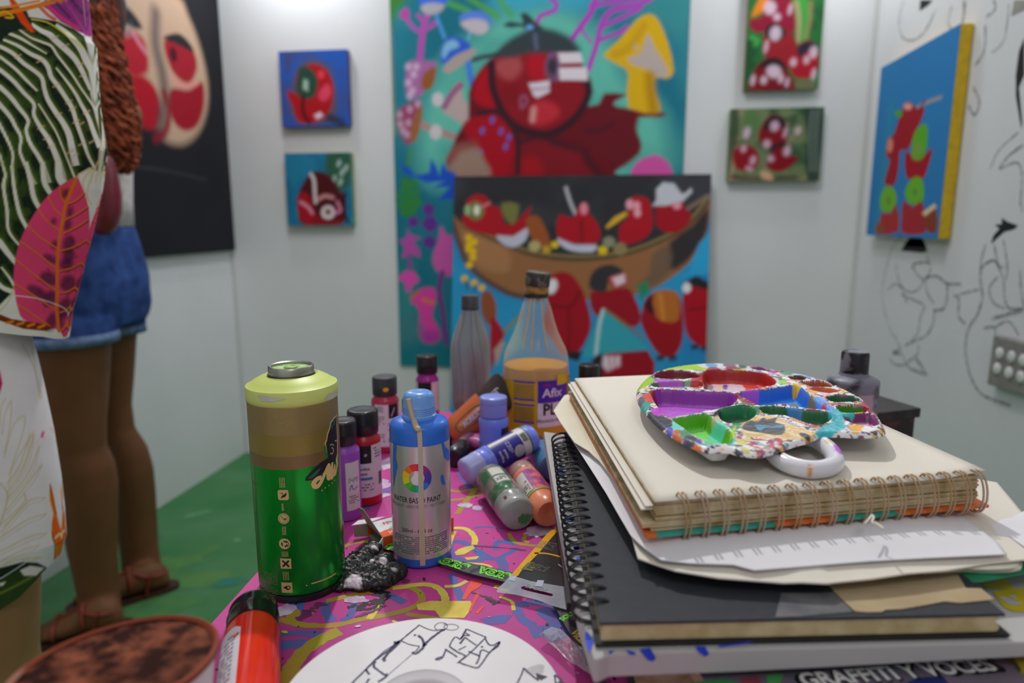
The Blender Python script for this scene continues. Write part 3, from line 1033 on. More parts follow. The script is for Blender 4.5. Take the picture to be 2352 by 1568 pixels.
    P.poly(k([(1310, 395), (1480, 395), (1500, 470), (1330, 475)]), (190, 182, 196), 5)
    P.poly(k([(1320, 510), (1530, 505), (1535, 605), (1325, 600)]), (190, 182, 196), 5)
    P.poly(k([(1090, 625), (1250, 605), (1250, 690), (1160, 735), (1130, 720)]), (188, 178, 190), 5)
    P.line(k([(1120, 670), (1250, 660)]), 3, (120, 100, 110), 3)
    P.line(k([(1030, 740), (1060, 720), (1080, 760), (1040, 810), (1030, 760)]), 6, (130, 80, 110), 5, .8)
    for x, y in [(820, 900), (745, 980), (885, 985), (945, 1030), (920, 1100), (730, 1150)]:
        P.ell(*k([(x, y)])[0], 6, 9, (96, 76, 150), .2, 5)
    P.poly(k([(490, 1200), (560, 1090), (700, 1090), (760, 1200), (810, 1330), (540, 1330)]), (134, 110, 98), 12, 1, 2)
    P.line(k([(500, 1200), (570, 1110), (680, 1080)]), 20, (120, 56, 56), 14, .8)
    # yellow toadstool
    P.poly(k([(1660, 400), (1760, 310), (1900, 150), (2000, 105), (2070, 160), (2140, 330), (2180, 530), (2130, 590), (2040, 580), (2040, 700), (2080, 840), (1840, 810), (1840, 560), (1790, 500), (1680, 440)]), (186, 148, 24), 7, 1, 2)
    P.poly(k([(1830, 440), (1900, 410), (1940, 380), (1985, 250), (2040, 360), (2120, 480), (2140, 560), (2060, 580), (1980, 520), (1880, 490)]), (158, 146, 140), 8, 1, 2)
    P.poly(k([(1870, 360), (1890, 310), (1920, 380)]), (160, 150, 130), 5)
    P.line(k([(2000, 570), (2010, 700), (2030, 820)]), 22, (150, 106, 20), 16, .8)
    P.line(k([(1740, 410), (1850, 350), (1960, 190)]), 14, (160, 120, 24), 12, .6)
    P.poly(k([(1850, 1330), (1900, 1220), (2040, 1160), (2140, 1220), (2180, 1330), (2180, 1420), (1850, 1420)]), (178, 74, 140), 7, 1, 2)
    # lower left: ferns, coral, dots, seahorse-like blobs
    q = K(880, 360, 3.015)
    P.poly(q([(110, 40), (180, 80), (230, 130), (320, 110), (330, 10), (370, 70), (390, 130), (410, 40), (450, 100), (500, 110), (500, 290), (380, 300), (460, 210), (350, 210), (420, 170), (300, 180), (240, 150), (150, 110)]), (28, 70, 166), 6, 1, 1)
    P.poly(q([(180, -60), (200, -60), (190, 50), (160, 60)]), (60, 120, 60), 6)
    P.line(q([(150, 400), (170, 280), (170, 160)]), 10, (42, 108, 50), 6)
    for a, b in [((140, 170), (230, 180)), ((130, 220), (240, 240)), ((110, 270), (240, 290)), ((110, 330), (250, 320)), ((130, 380), (220, 370))]:
        P.line(q([a, ((a[0]+b[0])/2, (a[1]+b[1])/2+20), b]), 13, (44, 112, 46), 7)
    for x, y, r in [(315, 365, 13), (325, 465, 17), (210, 450, 12), (320, 590, 14)]:
        P.ell(*q([(x, y)])[0], r, r*1.05, (84, 44, 122), 0, 6)
    P.poly(q([(170, 500), (190, 540), (260, 560), (210, 590), (250, 640), (260, 700), (200, 670), (130, 700), (150, 620), (110, 580), (160, 560)]), (158, 66, 142), 7, 1, 1)
    P.line(q([(180, 690), (190, 780)]), 9, (120, 60, 130), 6)
    P.poly(q([(100, 850), (140, 800), (190, 785), (240, 830), (245, 870), (205, 880), (195, 930), (160, 930), (150, 870)]), (196, 66, 150), 7, 1, 2)
    P.poly(q([(340, 700), (380, 580), (400, 480), (440, 540), (480, 560), (480, 800), (440, 820), (370, 790)]), (176, 78, 148), 7, 1, 3)
    P.line(q([(410, 800), (390, 920), (410, 1060), (440, 1300)]), 11, (104, 44, 118), 5)
    P.poly(q([(190, 1000), (250, 920), (340, 905), (370, 960), (350, 1050), (340, 1110), (380, 1180), (395, 1250), (330, 1290), (260, 1260), (240, 1180), (250, 1090), (230, 1030)]), (206, 58, 140), 8, 1, 3)
    P.poly(q([(250, 1150), (300, 1200), (390, 1210), (380, 1280), (300, 1290), (250, 1240)]), (148, 52, 136), 16, .9, 3)
    P.line(q([(200, 970), (240, 940)]), 10, (170, 90, 70), 6)
    P.line(q([(280, 990), (350, 1010)]), 10, (190, 100, 70), 6)
    P.poly(q([(100, 1130), (240, 1100), (250, 1280), (100, 1300)]), (56, 110, 116), 30, .8, 2)
    P.poly(q([(60, 1320), (500, 1320), (500, 1500), (60, 1500)]), (22, 102, 112), 40, .9)


canvas('mural_banner', 'tall turquoise painted cloth with a huge red bird and toadstools, hung on back wall', 'painting',
       (-0.866, YB-0.010, 0.424), (1, 0, 0), (0, 0, 1), 1.134, 1.75, 0.0058, 0.004, p_mural, M('cloth_edge', (60, 110, 110), .8, e=.5), rough=0.8, front='painted_cloth')


def p_boat(P):
    k = K(1000, 380, 3.135)
    P.fill((36, 124, 166))
    P.blot((34, 104, 156), 5, .4, .7, .8)
    P.poly(k([(60, 40), (2020, 40), (2020, 230), (1980, 200), (1900, 420), (1700, 540), (1300, 650), (1000, 665), (700, 640), (440, 560), (200, 450), (60, 330)]), (40, 40, 44), 5, 1)
    P.blot((52, 54, 60), 6, .5, .75, .7, k([(60, 40), (2020, 40), (2020, 230), (1200, 500), (60, 330)]))
    # hull
    P.poly(k([(120, 350), (200, 430), (440, 530), (700, 620), (1000, 660), (1300, 640), (1560, 560), (1800, 440), (1940, 300), (1990, 210), (1985, 330), (1940, 520), (1830, 700), (1680, 820), (1540, 900), (1300, 950), (900, 960), (560, 930), (400, 850), (280, 740), (190, 600)]), (124, 84, 54), 6, 1, 2)
    P.poly(k([(200, 460), (330, 510), (520, 590), (530, 760), (400, 760), (270, 690), (210, 560)]), (140, 100, 66), 14, .9, 2)
    P.poly(k([(1680, 560), (1850, 430), (1960, 300), (1960, 450), (1900, 580), (1800, 700), (1680, 750)]), (44, 40, 42), 12, 1, 2)
    P.poly(k([(1560, 640), (1690, 570), (1690, 760), (1560, 870), (1440, 870), (1540, 780)]), (92, 74, 60), 12, .9, 2)
    P.line(k([(200, 430), (440, 540), (700, 640), (1000, 675), (1300, 650), (1560, 570), (1800, 440), (1960, 260)]), 9, (60, 54, 42), 6)
    P.line(k([(200, 420), (440, 525), (700, 620), (1000, 652), (1300, 632), (1560, 552), (1800, 420), (1970, 220)]), 6, (116, 98, 60), 5)
    P.line(k([(120, 390), (170, 560), (220, 690), (290, 770), (400, 850), (560, 930), (760, 960)]), 12, (74, 54, 42), 8)
    P.line(k([(1960, 220), (1820, 310)]), 10, (104, 88, 76), 6)
    for x, y in [(240, 520), (280, 550), (240, 600), (270, 620), (245, 570), (270, 660), (245, 715), (210, 815), (280, 845), (335, 880)]:
        P.ell(*k([(x, y)])[0], 8, 8, (190, 156, 24), 0, 4)
    for a, b in [((215, 830), (235, 890)), ((285, 860), (280, 900))]:
        P.line(k([a, b]), 4, (60, 50, 40), 4)
    # passengers
    P.poly(k([(190, 390), (230, 300), (220, 260), (290, 205), (370, 230), (400, 290), (460, 300), (490, 400), (520, 430), (600, 390), (690, 290), (660, 400), (620, 500), (440, 510), (250, 460)]), RED, 5, 1, 2)
    P.ell(*k([(290, 325)])[0], 20, 22, (96, 100, 56), 0, 6)
    P.ell(*k([(298, 322)])[0], 7, 12, (196, 196, 176), 0, 5)
    P.ell(*k([(232, 320)])[0], 7, 12, (120, 150, 110), 0, 5)
    P.poly(k([(480, 270), (600, 280), (580, 400), (540, 420), (490, 360)]), (98, 98, 52), 8, 1, 2)
    P.line(k([(330, 300), (390, 270)]), 6, (170, 100, 110), 5)
    P.poly(k([(440, 500), (560, 510), (670, 440), (650, 540), (560, 590), (480, 560)]), (160, 160, 176), 5, 1, 2)
    P.poly(k([(650, 390), (730, 360), (780, 420), (830, 560), (780, 600), (700, 540)]), (128, 68, 36), 6, 1, 2)
    P.line(k([(940, 160), (970, 260), (1010, 350)]), 8, (150, 150, 156), 4)
    P.poly(k([(870, 440), (900, 350), (990, 380), (1030, 300), (1080, 280), (1110, 350), (1170, 420), (1190, 520), (1120, 570), (980, 560), (890, 530)]), RED, 5, 1, 2)
    P.line(k([(1050, 400), (1055, 560)]), 6, (90, 18, 26), 5, .8)
    P.ell(*k([(1070, 310)])[0], 9, 14, (196, 110, 126), 0, 6)
    P.poly(k([(880, 520), (1000, 570), (1160, 570), (1130, 625), (980, 615), (900, 570)]), (164, 164, 182), 5, 1, 2)
    P.poly(k([(1330, 430), (1390, 370), (1380, 270), (1440, 220), (1530, 240), (1560, 330), (1560, 460), (1480, 540), (1340, 570), (1320, 500)]), RED, 5, 1, 2)
    P.poly(k([(1225, 440), (1290, 370), (1370, 330), (1385, 355), (1310, 410), (1240, 455)]), (180, 140, 44), 5, 1, 1)
    for x, y, r in [(1400, 280, 9), (1450, 290, 8), (1455, 340, 8)]:
        P.ell(*k([(x, y)])[0], r, r*1.3, (196, 130, 146), 0, 6)
    P.poly(k([(1590, 330), (1600, 280), (1780, 250), (1790, 300), (1850, 370), (1780, 460), (1680, 490), (1590, 430)]), (132, 18, 30), 5, 1, 2)
    P.poly(k([(1560, 290), (1590, 250), (1590, 170), (1640, 120), (1720, 130), (1770, 200), (1800, 200), (1840, 160), (1850, 190), (1780, 260), (1660, 290)]), (160, 162, 170), 5, 1, 1)
    P.ell(*k([(1740, 290)])[0], 10, 8, (196, 120, 136), 0, 5)
    for x, y, r, c in [(860, 570, 9, (190, 160, 26)), (1205, 610, 11, (190, 160, 26)), (800, 605, 10, (160, 130, 40)), (715, 580, 14, (150, 140, 96)), (1330, 600, 16, (120, 106, 74)), (1250, 550, 14, (118, 116, 96))]:
        P.ell(*k([(x, y)])[0], r, r*.9, c, 0, 5)
    # swimmers
    P.poly(k([(800, 1000), (800, 830), (880, 770), (970, 780), (1050, 880), (1100, 1010), (1120, 1150), (1080, 1270), (1020, 1350), (920, 1360), (840, 1250), (780, 1150)]), (132, 18, 30), 5, 1, 3)
    P.line(k([(810, 1000), (900, 1020), (990, 1000), (1040, 900)]), 6, (80, 16, 24), 5, .8)
    P.line(k([(960, 1040), (965, 1200), (960, 1340)]), 6, (96, 14, 24), 8, .8)
    P.ell(*k([(840, 870)])[0], 12, 18, (196, 186, 190), .3, 6)
    P.poly(k([(940, 1340), (1060, 1340), (1030, 1410), (960, 1390)]), (34, 30, 34), 6)
    P.poly(k([(1120, 910), (1240, 900), (1380, 880), (1440, 960), (1480, 1080), (1450, 1160), (1340, 1140), (1220, 1050), (1170, 1090), (1120, 1020)]), (126, 18, 30), 5, 1, 2)
    P.poly(k([(1110, 880), (1120, 790), (1180, 730), (1280, 715), (1360, 770), (1260, 800), (1230, 900), (1180, 910)]), (44, 42, 46), 6, 1, 2)
    P.poly(k([(1240, 810), (1360, 770), (1390, 850), (1290, 890)]), (150, 30, 46), 5, 1, 1)
    P.poly(k([(1270, 810), (1360, 780), (1370, 840), (1300, 870)]), (196, 170, 180), 7)
    P.poly(k([(1450, 870), (1520, 830), (1550, 900), (1480, 970)]), (36, 110, 80), 8)
    P.poly(k([(1490, 1040), (1520, 950), (1600, 910), (1740, 920), (1780, 1060), (1780, 1250), (1720, 1370), (1620, 1370), (1530, 1250), (1480, 1130)]), (128, 18, 28), 5, 1, 3)
    P.poly(k([(1500, 1000), (1560, 930), (1580, 1080), (1540, 1060)]), (50, 22, 28), 6)
    P.poly(k([(1570, 910), (1730, 905), (1760, 1000), (1750, 1110), (1680, 1130), (1590, 1090)]), (150, 86, 36), 6, 1, 2)
    P.line(k([(1620, 930), (1640, 1100)]), 8, (182, 120, 50), 8, .7)
    P.poly(k([(1780, 950), (1820, 860), (1900, 850), (1980, 900), (1980, 1280), (1900, 1300), (1820, 1230), (1790, 1120)]), (140, 16, 30), 5, 1, 3)
    P.poly(k([(1770, 860), (1830, 820), (1880, 790), (1980, 850), (1985, 900), (1860, 870)]), (34, 32, 36), 6, 1, 1)
    P.ell(*k([(1810, 880)])[0], 10, 12, (190, 186, 190), 0, 5)
    P.line(k([(1830, 1040), (1960, 1020)]), 5, (90, 16, 24), 5, .8)
    for x, y in [(1620, 1370), (1710, 1370), (1870, 1290), (1940, 1300)]:
        P.poly(k([(x-30, y), (x+30, y), (x+20, y+40), (x, y+25), (x-20, y+45)]), (32, 30, 34), 5)
    # teal sail, canoe, bottom bird
    P.poly(k([(1050, 1380), (1130, 1200), (1200, 1040), (1260, 1060), (1400, 1200), (1530, 1320), (1300, 1360)]), (46, 134, 150), 5, 1)
    P.line(k([(1210, 1040), (1180, 1150), (1150, 1420)]), 8, (150, 176, 182), 5)
    P.line(k([(1230, 1045), (1350, 1130), (1490, 1240)]), 6, (110, 96, 60), 5)
    P.poly(k([(470, 1430), (580, 1100), (620, 1080), (620, 1300)]), (46, 140, 160), 6)
    P.line(k([(440, 1300), (530, 1160), (630, 1070)]), 7, (120, 106, 70), 5)
    P.poly(k([(330, 930), (390, 900), (440, 1000), (430, 1130), (380, 1150), (330, 1060)]), (120, 64, 40), 7, 1, 2)
    P.poly(k([(400, 1100), (440, 1110), (500, 1220), (450, 1300), (420, 1420), (400, 1480), (390, 1300)]), (136, 22, 34), 6, 1, 2)
    P.poly(k([(420, 1330), (480, 1260), (500, 1280), (440, 1440)]), (150, 128, 120), 7)
    P.poly(k([(1090, 1500), (1150, 1380), (1250, 1350), (1530, 1330), (1580, 1420), (1570, 1568), (1090, 1568)]), (128, 18, 30), 5, 1, 1)
    P.poly(k([(1100, 1450), (1150, 1370), (1210, 1350), (1200, 1568), (1090, 1568)]), (36, 32, 36), 6)
    P.poly(k([(1210, 1370), (1330, 1370), (1330, 1440), (1240, 1480), (1200, 1440)]), (196, 170, 180), 8, 1, 1)
    P.line(k([(1250, 1360), (1260, 1460)]), 3, (150, 60, 80), 3)
    P.line(k([(1290, 1360), (1295, 1460)]), 3, (150, 60, 80), 3)
    P.poly(k([(1840, 760), (1850, 680), (1900, 560), (1990, 470), (1990, 780), (1760, 800)]), (38, 136, 178), 8, .9, 1)


_tl, _tr = atY(1043, 405, 2.685), atY(1634, 405, 2.685)
_bl = atY(1034, 860, 2.575)
_uy = _tl-_bl
_uy[0] = 0
_uy /= np.linalg.norm(_uy)
_len = _tl[2]/_uy[2]
canvas('boat_canvas', 'broad canvas of red birds crowding a wooden boat, leaning in front of the turquoise cloth', 'painting',
       _tl-_uy*_len, (1, 0, 0), _uy, _tr[0]-_tl[0], _len, 0.0052, 0.03, p_boat, M('canvas_edge_dark', (44, 44, 48), .7, e=.5))

# ------------------------------------------------------------------ the pink work table
TZ = 0.75
TA = math.radians(3.2)
td, tn = np.array([-math.sin(TA), math.cos(TA), 0]), np.array([math.cos(TA), math.sin(TA), 0])


def tpt(a, b, z=0.0):
    return tn*a+td*b+np.array([0, 0, z])


tc4 = [tpt(-0.2495, 0.08), tpt(0.441, 0.08), tpt(0.441, 0.9655), tpt(-0.2495, 0.9655)]
table = thing('table', 'square work table with a bright pink top scribbled with paint', 'table', tpt(0.096, 0.52))
m_pink = M('pink_paint', (192, 66, 144), 0.42, e=0.82, rgb2=(164, 54, 128), vs=9, spec=0.35, bump=0.04, bs=90)
prism('tabletop', [p[:2] for p in tc4], TZ-0.018, TZ, m_pink, table, bevel=0.0015)
m_wood = M('table_wood', (150, 112, 78), 0.6, vs=30, e=.6)
for a in (-0.2, 0.39):
    for b in (0.13, 0.91):
        p = tpt(a, b)
        V, Fc = box_vf(p[0]-.022, p[1]-.022, 0, p[0]+.022, p[1]+.022, TZ-0.018, TA)
        bev(mk('leg', V, Fc, m_wood, table, False), .002)
for a0, b0, a1, b1 in ((-0.2, .12, .39, .14), (-0.2, .90, .39, .92), (-.21, .13, -.19, .91), (.38, .13, .40, .91)):
    V, Fc = prism_vf([tpt(a0, b0), tpt(a1, b0), tpt(a1, b1), tpt(a0, b1)], TZ-0.075, TZ-0.018)
    mk('apron', V, Fc, m_wood, table, False)


def T(pts, z=TZ):
    return [tuple(atz(x, y, z)[:2]) for x, y in pts]


_lay = [0]


def on_table(name, shapes, mat, low=None):
    _lay[0] += low is None
    if 'spatter' in name:
        shapes = [merge(shapes)]
    for i, s in enumerate(shapes):
        decal(name, [s], flat_map((0, 0, TZ+(0.00006*_lay[0]+.00002+.0000015*i if low is None else .00002+low)), (1, 0, 0), (0, 1, 0)), mat, table)


kB5, kG, kC = K(780, 1120, 5.6), K(440, 1300, 2.5565), K(980, 860, 3.408)
tb = lambda name, c, c2, a=1.0: M(name, c, 0.5, e=0.8, rgb2=c2, vs=70, t0=.3, t1=.6, spec=.35, alpha=a)
m_tblue, m_tol, m_tyel = tb('scribble_blue', (72, 104, 168), (110, 86, 160), .88), tb('scribble_olive', (156, 150, 40), (176, 124, 70), .92), tb('scribble_yellow', (206, 192, 84), (196, 168, 70))
J = 0.14
blue = []
for pts, w in [
    (kB5([(1390, 810), (1450, 710), (1550, 685), (1650, 725), (1750, 815), (1850, 895), (2000, 915), (2150, 850), (2300, 770)]), .0052),
    (kB5([(2010, 800), (2010, 740), (2070, 690), (2160, 685), (2260, 730)]), .005),
    (kB5([(1420, 700), (1430, 850), (1530, 905), (1700, 940), (1850, 920)]), .006),
    (kB5([(2060, 910), (2110, 1000), (2080, 1110)]), .009), (kB5([(1720, 520), (1850, 500), (2120, 525)]), .003),
    (kB5([(1440, 1110), (1500, 1260), (1560, 1420), (1620, 1580)]), .006), (kB5([(480, 1330), (650, 1390), (840, 1475)]), .0065),
    (kB5([(20, 925), (200, 890), (340, 865)]), .005), (kB5([(510, 840), (660, 870)]), .007),
    (kG([(790, 210), (790, 270), (830, 325)]), .007), (kG([(880, 320), (930, 290), (960, 210)]), .006),
    (kG([(520, 400), (640, 390), (760, 400), (830, 390)]), .007), (kG([(520, 465), (640, 455), (730, 475)]), .011),
    (kG([(590, 660), (640, 690), (700, 760)]), .009), (kG([(1910, 250), (1940, 310), (2010, 350)]), .008),
    (kG([(1990, 390), (2080, 380), (2170, 430)]), .014), (kG([(1880, 235), (1990, 215), (2090, 215)]), .007),
    (kG([(2070, 240), (2150, 330), (2200, 420)]), .016), (kG([(560, 240), (620, 230), (600, 280)]), .010),
    (kC([(220, 1300), (380, 1360), (520, 1440)]), .004), (kC([(530, 1340), (560, 1300), (640, 1320), (720, 1300)]), .004),
    ([(840, 1170), (880, 1130), (960, 1120)], .008), ([(1090, 1130), (1060, 1080), (1100, 1030)], .008),
]:
    blue.append(ribbon2d(T(pts), w, J))
blue.append(poly2d(T(kG([(1690, 310), (1790, 288), (1890, 285), (1840, 335), (1740, 345)]))))
on_table('blue_scribble', blue, m_tblue)
ol = []
for pts, w in [
    (kG([(790, 205), (900, 180), (1060, 150), (1180, 125), (1290, 128), (1350, 170), (1330, 225), (1200, 275), (1000, 310), (850, 345), (650, 345), (510, 310)]), .0055),
    (kB5([(0, 1425), (200, 1375), (420, 1325)]), .005), (kB5([(20, 760), (200, 710), (420, 685)]), .005),
    (kG([(870, 380), (760, 430), (660, 500), (590, 590), (550, 700)]), .011), (kG([(570, 330), (600, 280), (570, 260)]), .009),
    (kC([(180, 905), (260, 915), (400, 890)]), .005), (kC([(180, 985), (300, 970), (430, 930)]), .005),
    (kC([(640, 1240), (690, 1310), (790, 1335), (880, 1340)]), .004), (kC([(790, 1240), (760, 1290), (800, 1320)]), .004),
    (kB5([(30, 980), (150, 920), (270, 880)]), .004), ([(1180, 1060), (1120, 1090), (1050, 1180)], .006), (kG([(1260, 280), (1380, 300), (1450, 310)]), .005),
]:
    ol.append(ribbon2d(T(pts), w, J))
on_table('olive_scribble', ol, m_tol)
ye = []
for pts, w in [
    (kG([(1180, 130), (1350, 108), (1440, 125), (1490, 190), (1450, 250)]), .0058), (kG([(1110, 205), (1080, 260), (1040, 310)]), .005),
    (kB5([(1450, 520), (1600, 525), (1690, 575), (1740, 660), (1735, 735)]), .0055), (kB5([(1400, 960), (1600, 970), (1800, 980), (1930, 1010), (1940, 1060)]), .003),
    (kB5([(540, 910), (640, 930), (760, 980)]), .003), (kB5([(1640, 1200), (1500, 1260), (1350, 1270)]), .004),
    (kB5([(1990, 1270), (2200, 1330)]), .004), (kG([(1810, 180), (1880, 210), (1890, 260)]), .003),
    (kB5([(1480, 560), (1420, 700), (1400, 850)]), .004),
]:
    ye.append(ribbon2d(T(pts), w, J))
for pts in (kG([(1320, 225), (1400, 205), (1640, 205), (1650, 245), (1600, 305), (1460, 303), (1430, 262), (1330, 258)]),
            kB5([(1480, 830), (1530, 790), (1620, 760), (1720, 740), (1740, 780), (1600, 860), (1500, 870)]),
            kB5([(1600, 900), (1800, 880), (1760, 920), (1640, 930)]), kG([(700, 250), (730, 235), (725, 275), (705, 280)])):
    ye.append(poly2d(T(pts)))
on_table('yellow_paint', ye, m_tyel)
on_table('orange_paint', [poly2d(T(p)) for p in (
    kB5([(1690, 1190), (1850, 1215), (1800, 1280), (1690, 1340), (1620, 1440), (1570, 1440), (1610, 1350)]),
    kB5([(1780, 1330), (1800, 1380), (1740, 1480), (1690, 1600), (1660, 1590), (1720, 1440)]),
    kB5([(1830, 1520), (1860, 1530), (1780, 1620), (1740, 1610)]),
    kG([(2240, 330), (2260, 340), (2220, 350)]))], M('orange_red_paint', (246, 78, 52), .5, e=.82, rgb2=(225, 62, 60), vs=120))
dk = []
for pts, w in [(kB5([(590, 1340), (560, 1420), (470, 1480), (340, 1510), (230, 1550)]), .004), (kB5([(640, 1385), (590, 1440), (430, 1540), (210, 1570)]), .003),
               (kB5([(300, 1480), (420, 1450), (520, 1450)]), .003), (kB5([(100, 1540), (220, 1510)]), .003), (kB5([(1960, 1460), (2020, 1490)]), .005),
               (kB5([(560, 1330), (520, 1400)]), .012), (kC([(460, 1240), (485, 1242)]), .0012), (kG([(1740, 185), (1790, 215)]), .004)]:
    dk.append(ribbon2d(T(pts), w, .8))
on_table('black_paint', dk, M('table_black', (34, 33, 38), .5, e=.8, vs=100))
on_table('purple_smear', [ribbon2d(T(p), w, .6) for p in () for w in ()] + [
    ribbon2d(T(kG([(620, 315), (700, 260), (770, 215)])), .007, .8), ribbon2d(T(kG([(960, 300), (1080, 260), (1140, 230)])), .003, .8),
    ribbon2d(T(kC([(370, 1340), (640, 1360), (780, 1375)])), .002, .8), ribbon2d(T(kB5([(820, 1230), (880, 1180)])), .004, .8),
    ribbon2d(T(kB5([(1700, 1340), (1900, 1410), (2060, 1480)])), .002, .8)],
    M('smear_purple', (110, 52, 96), .5, e=.8, vs=60, alpha=.8))
wh = [ell2d(*T(kB5([(210, 1440)]))[0], .008, .005, .3, 20, .4), ell2d(*T(kB5([(330, 1455)]))[0], .003, .002, .3, 14, .4),
      ell2d(*T(kC([(400, 1047)]))[0], .0058, .0058, 0, 18, .15), ell2d(*T(kG([(550, 260)]))[0], .008, .008, 0, 20, .4),
      ell2d(*T(kC([(880, 1230)]))[0], .014, .010, .5, 22, .5), ell2d(*T([(865, 1112)])[0], .016, .014, 0, 22, .5),
      ell2d(*T([(890, 1065)])[0], .012, .02, 0, 22, .6), ell2d(*T([(868, 1140)])[0], .012, .006, .4, 20, .4),
      ell2d(*T(kB5([(1620, 230)]))[0], .008, .006, 0, 20, .5)]
on_table('white_paint', wh, M('table_white', (196, 190, 200), .5, e=.8, vs=90, rgb2=(170, 130, 180)))
# the rest of the top is scribbled over too
for i in range(30):
    a, b = rng.uniform(.14, .42), rng.uniform(.12, .94)
    q0 = tpt(a, b)
    h0 = rng.uniform(0, 6.28)
    pts = [q0[:2]]
    for j in range(rng.integers(4, 8)):
        h0 += rng.normal(0, .9)
        pts.append(pts[-1]+.035*np.array([math.cos(h0), math.sin(h0)]))
    pts = [p for p in pts if -.24 < np.dot(p, tn[:2]) < .43 and .10 < np.dot(p, td[:2]) < .955]
    if len(pts) > 2:
        on_table(['blue_scribble', 'olive_scribble', 'yellow_paint'][i % 3], [ribbon2d(pts, rng.uniform(.004, .009), J)], [m_tblue, m_tol, m_tyel][i % 3], .000001*i)
# spatter
sp = [[], [], []]
for i in range(520):
    a, b = rng.uniform(-.245, .30), rng.uniform(.30, .90)
    p = tpt(a, b)
    r = abs(rng.normal(0, .0006))+.0003
    sp[0 if i % 5 else (1 if i % 2 else 2)].append(ell2d(p[0], p[1], r*rng.uniform(1, 2), r, rng.uniform(0, 3), 7, .5))
on_table('black_spatter', sp[0], MATS['table_black'])
on_table('white_spatter', sp[1], MATS['table_white'])
on_table('yellow_spatter', sp[2], m_tyel)
for o in table.children:
    if 'spatter' in o.name:
        o['kind'] = 'stuff'


# ------------------------------------------------------------------ people
def loft_vf(rings, seg=20):
    """rings: (centre, ux, rx, uy, ry); closed with caps"""
    th = np.linspace(0, 2*np.pi, seg, endpoint=False)
    V = np.concatenate([np.asarray(c)+rx*np.cos(th)[:, None]*np.asarray(ux)+ry*np.sin(th)[:, None]*np.asarray(uy) for c, ux, rx, uy, ry in rings])
    n = len(rings)
    Fc = [(i*seg+j, i*seg+(j+1) % seg, (i+1)*seg+(j+1) % seg, (i+1)*seg+j) for i in range(n-1) for j in range(seg)]
    Fc.append(tuple(range(seg))[::-1])
    Fc.append(tuple((n-1)*seg+j for j in range(seg)))
    return V, Fc


def limb_vf(P, R, n=4, seg=16):
    P = smooth_line(P, n)
    R = np.interp(np.linspace(0, 1, len(P)), np.linspace(0, 1, len(R)), R)
    return tube_vf(P, R, seg)


def ball_vf(c, rx, ry, rz, ux=(1, 0, 0), uy=(0, 1, 0), n=10):
    t = np.linspace(-1, 1, n)*np.pi/2*0.98
    return loft_vf([(np.asarray(c)+np.array([0, 0, rz*math.sin(a)]), ux, rx*math.cos(a), uy, ry*math.cos(a)) for a in t])


def fuse(name, parts, mat, parent, vox=0.007, smooth=6, **kw):
    """grow separate volumes into one continuous skin"""
    V, Fc = merge(parts)
    me = bpy.data.meshes.new(name)
    me.from_pydata(V.tolist(), [], Fc)
    bm = bmesh.new()
    bm.from_mesh(me)
    bmesh.ops.recalc_face_normals(bm, faces=bm.faces)
    bm.to_mesh(me)
    bm.free()
    o = bpy.data.objects.new(name, me)
    COL.objects.link(o)
    r = o.modifiers.new('r', 'REMESH')
    r.mode, r.voxel_size = 'VOXEL', vox
    s = o.modifiers.new('s', 'SMOOTH')
    s.factor, s.iterations = 0.5, smooth
    bpy.context.view_layer.update()
    m2 = bpy.data.meshes.new_from_object(o.evaluated_get(bpy.context.evaluated_depsgraph_get()))
    bpy.data.objects.remove(o)
    V2 = np.empty(len(m2.vertices)*3)
    m2.vertices.foreach_get('co', V2)
    F2 = [tuple(p.vertices) for p in m2.polygons]
    bpy.data.meshes.remove(m2)
    return mk(name, V2.reshape(-1, 3), F2, mat, parent, True, **kw)


def hand_parts(wrist, d, up, side, s=1.0):
    """palm and five bent fingers; d = direction of the fingers, side = towards the thumb"""
    d, up, side = [np.asarray(v, float)/np.linalg.norm(v) for v in (d, up, side)]
    w = np.asarray(wrist, float)
    parts = [limb_vf([w-d*.02, w+d*.02, w+d*.06*s, w+d*.09*s], [.024, .027, .030, .024])]
    for i, (off, ln) in enumerate(((.030, .070), (.011, .080), (-.009, .074), (-.028, .058))):
        b = w+d*.085*s+side*off*s
        parts.append(limb_vf([b-d*.03, b, b+d*ln*.45-up*.006, b+d*ln*.8-up*.022, b+d*ln*.95-up*.036], [.0095, .0095, .009, .0085, .007], 3, 10))
    b = w+d*.03*s+side*.022
    parts.append(limb_vf([b-side*.012, b+side*.018+d*.012, b+side*.032+d*.035-up*.008, b+side*.036+d*.055-up*.014], [.013, .012, .0105, .008], 3, 10))
    return parts


m_skin2 = M('skin_brown', (104, 66, 42), 0.55, e=0.66, rgb2=(90, 60, 36), vs=6, spec=0.3)
m_skin1 = M('skin_tan', (120, 90, 60), 0.55, e=0.6, rgb2=(118, 88, 58), vs=6, spec=0.3)

# ---- woman in denim shorts, seen from behind, facing the left wall
Lf, Rf = atz(228, 1432, 0), atz(332, 1338, 0)
mid = (Lf+Rf)/2
los = np.array([mid[0], mid[1], 0])
los /= np.linalg.norm(los)
lat = np.array([los[1], -los[0], 0])
f2 = atz(85, 1478, 0)-atz(282, 1432, 0)
f2 /= np.linalg.norm(f2)
s2 = np.array([-f2[1], f2[0], 0])
ft2, st2 = f2, s2                          # along and across the feet
up3 = np.array([0, 0, 1.0])


def rowc(y, xl, xr, O):
    p = atplane((xl+xr)/2, y, O, los)
    return p, (xr-xl)/2*proj(p)[2]/F


def leg_rings(rows, O, kd=0.95):
    R = []
    for y, xl, xr in rows:
        p, r = rowc(y, xl, xr, O)
        R.append((p, lat, r, los, r*kd))
    return R


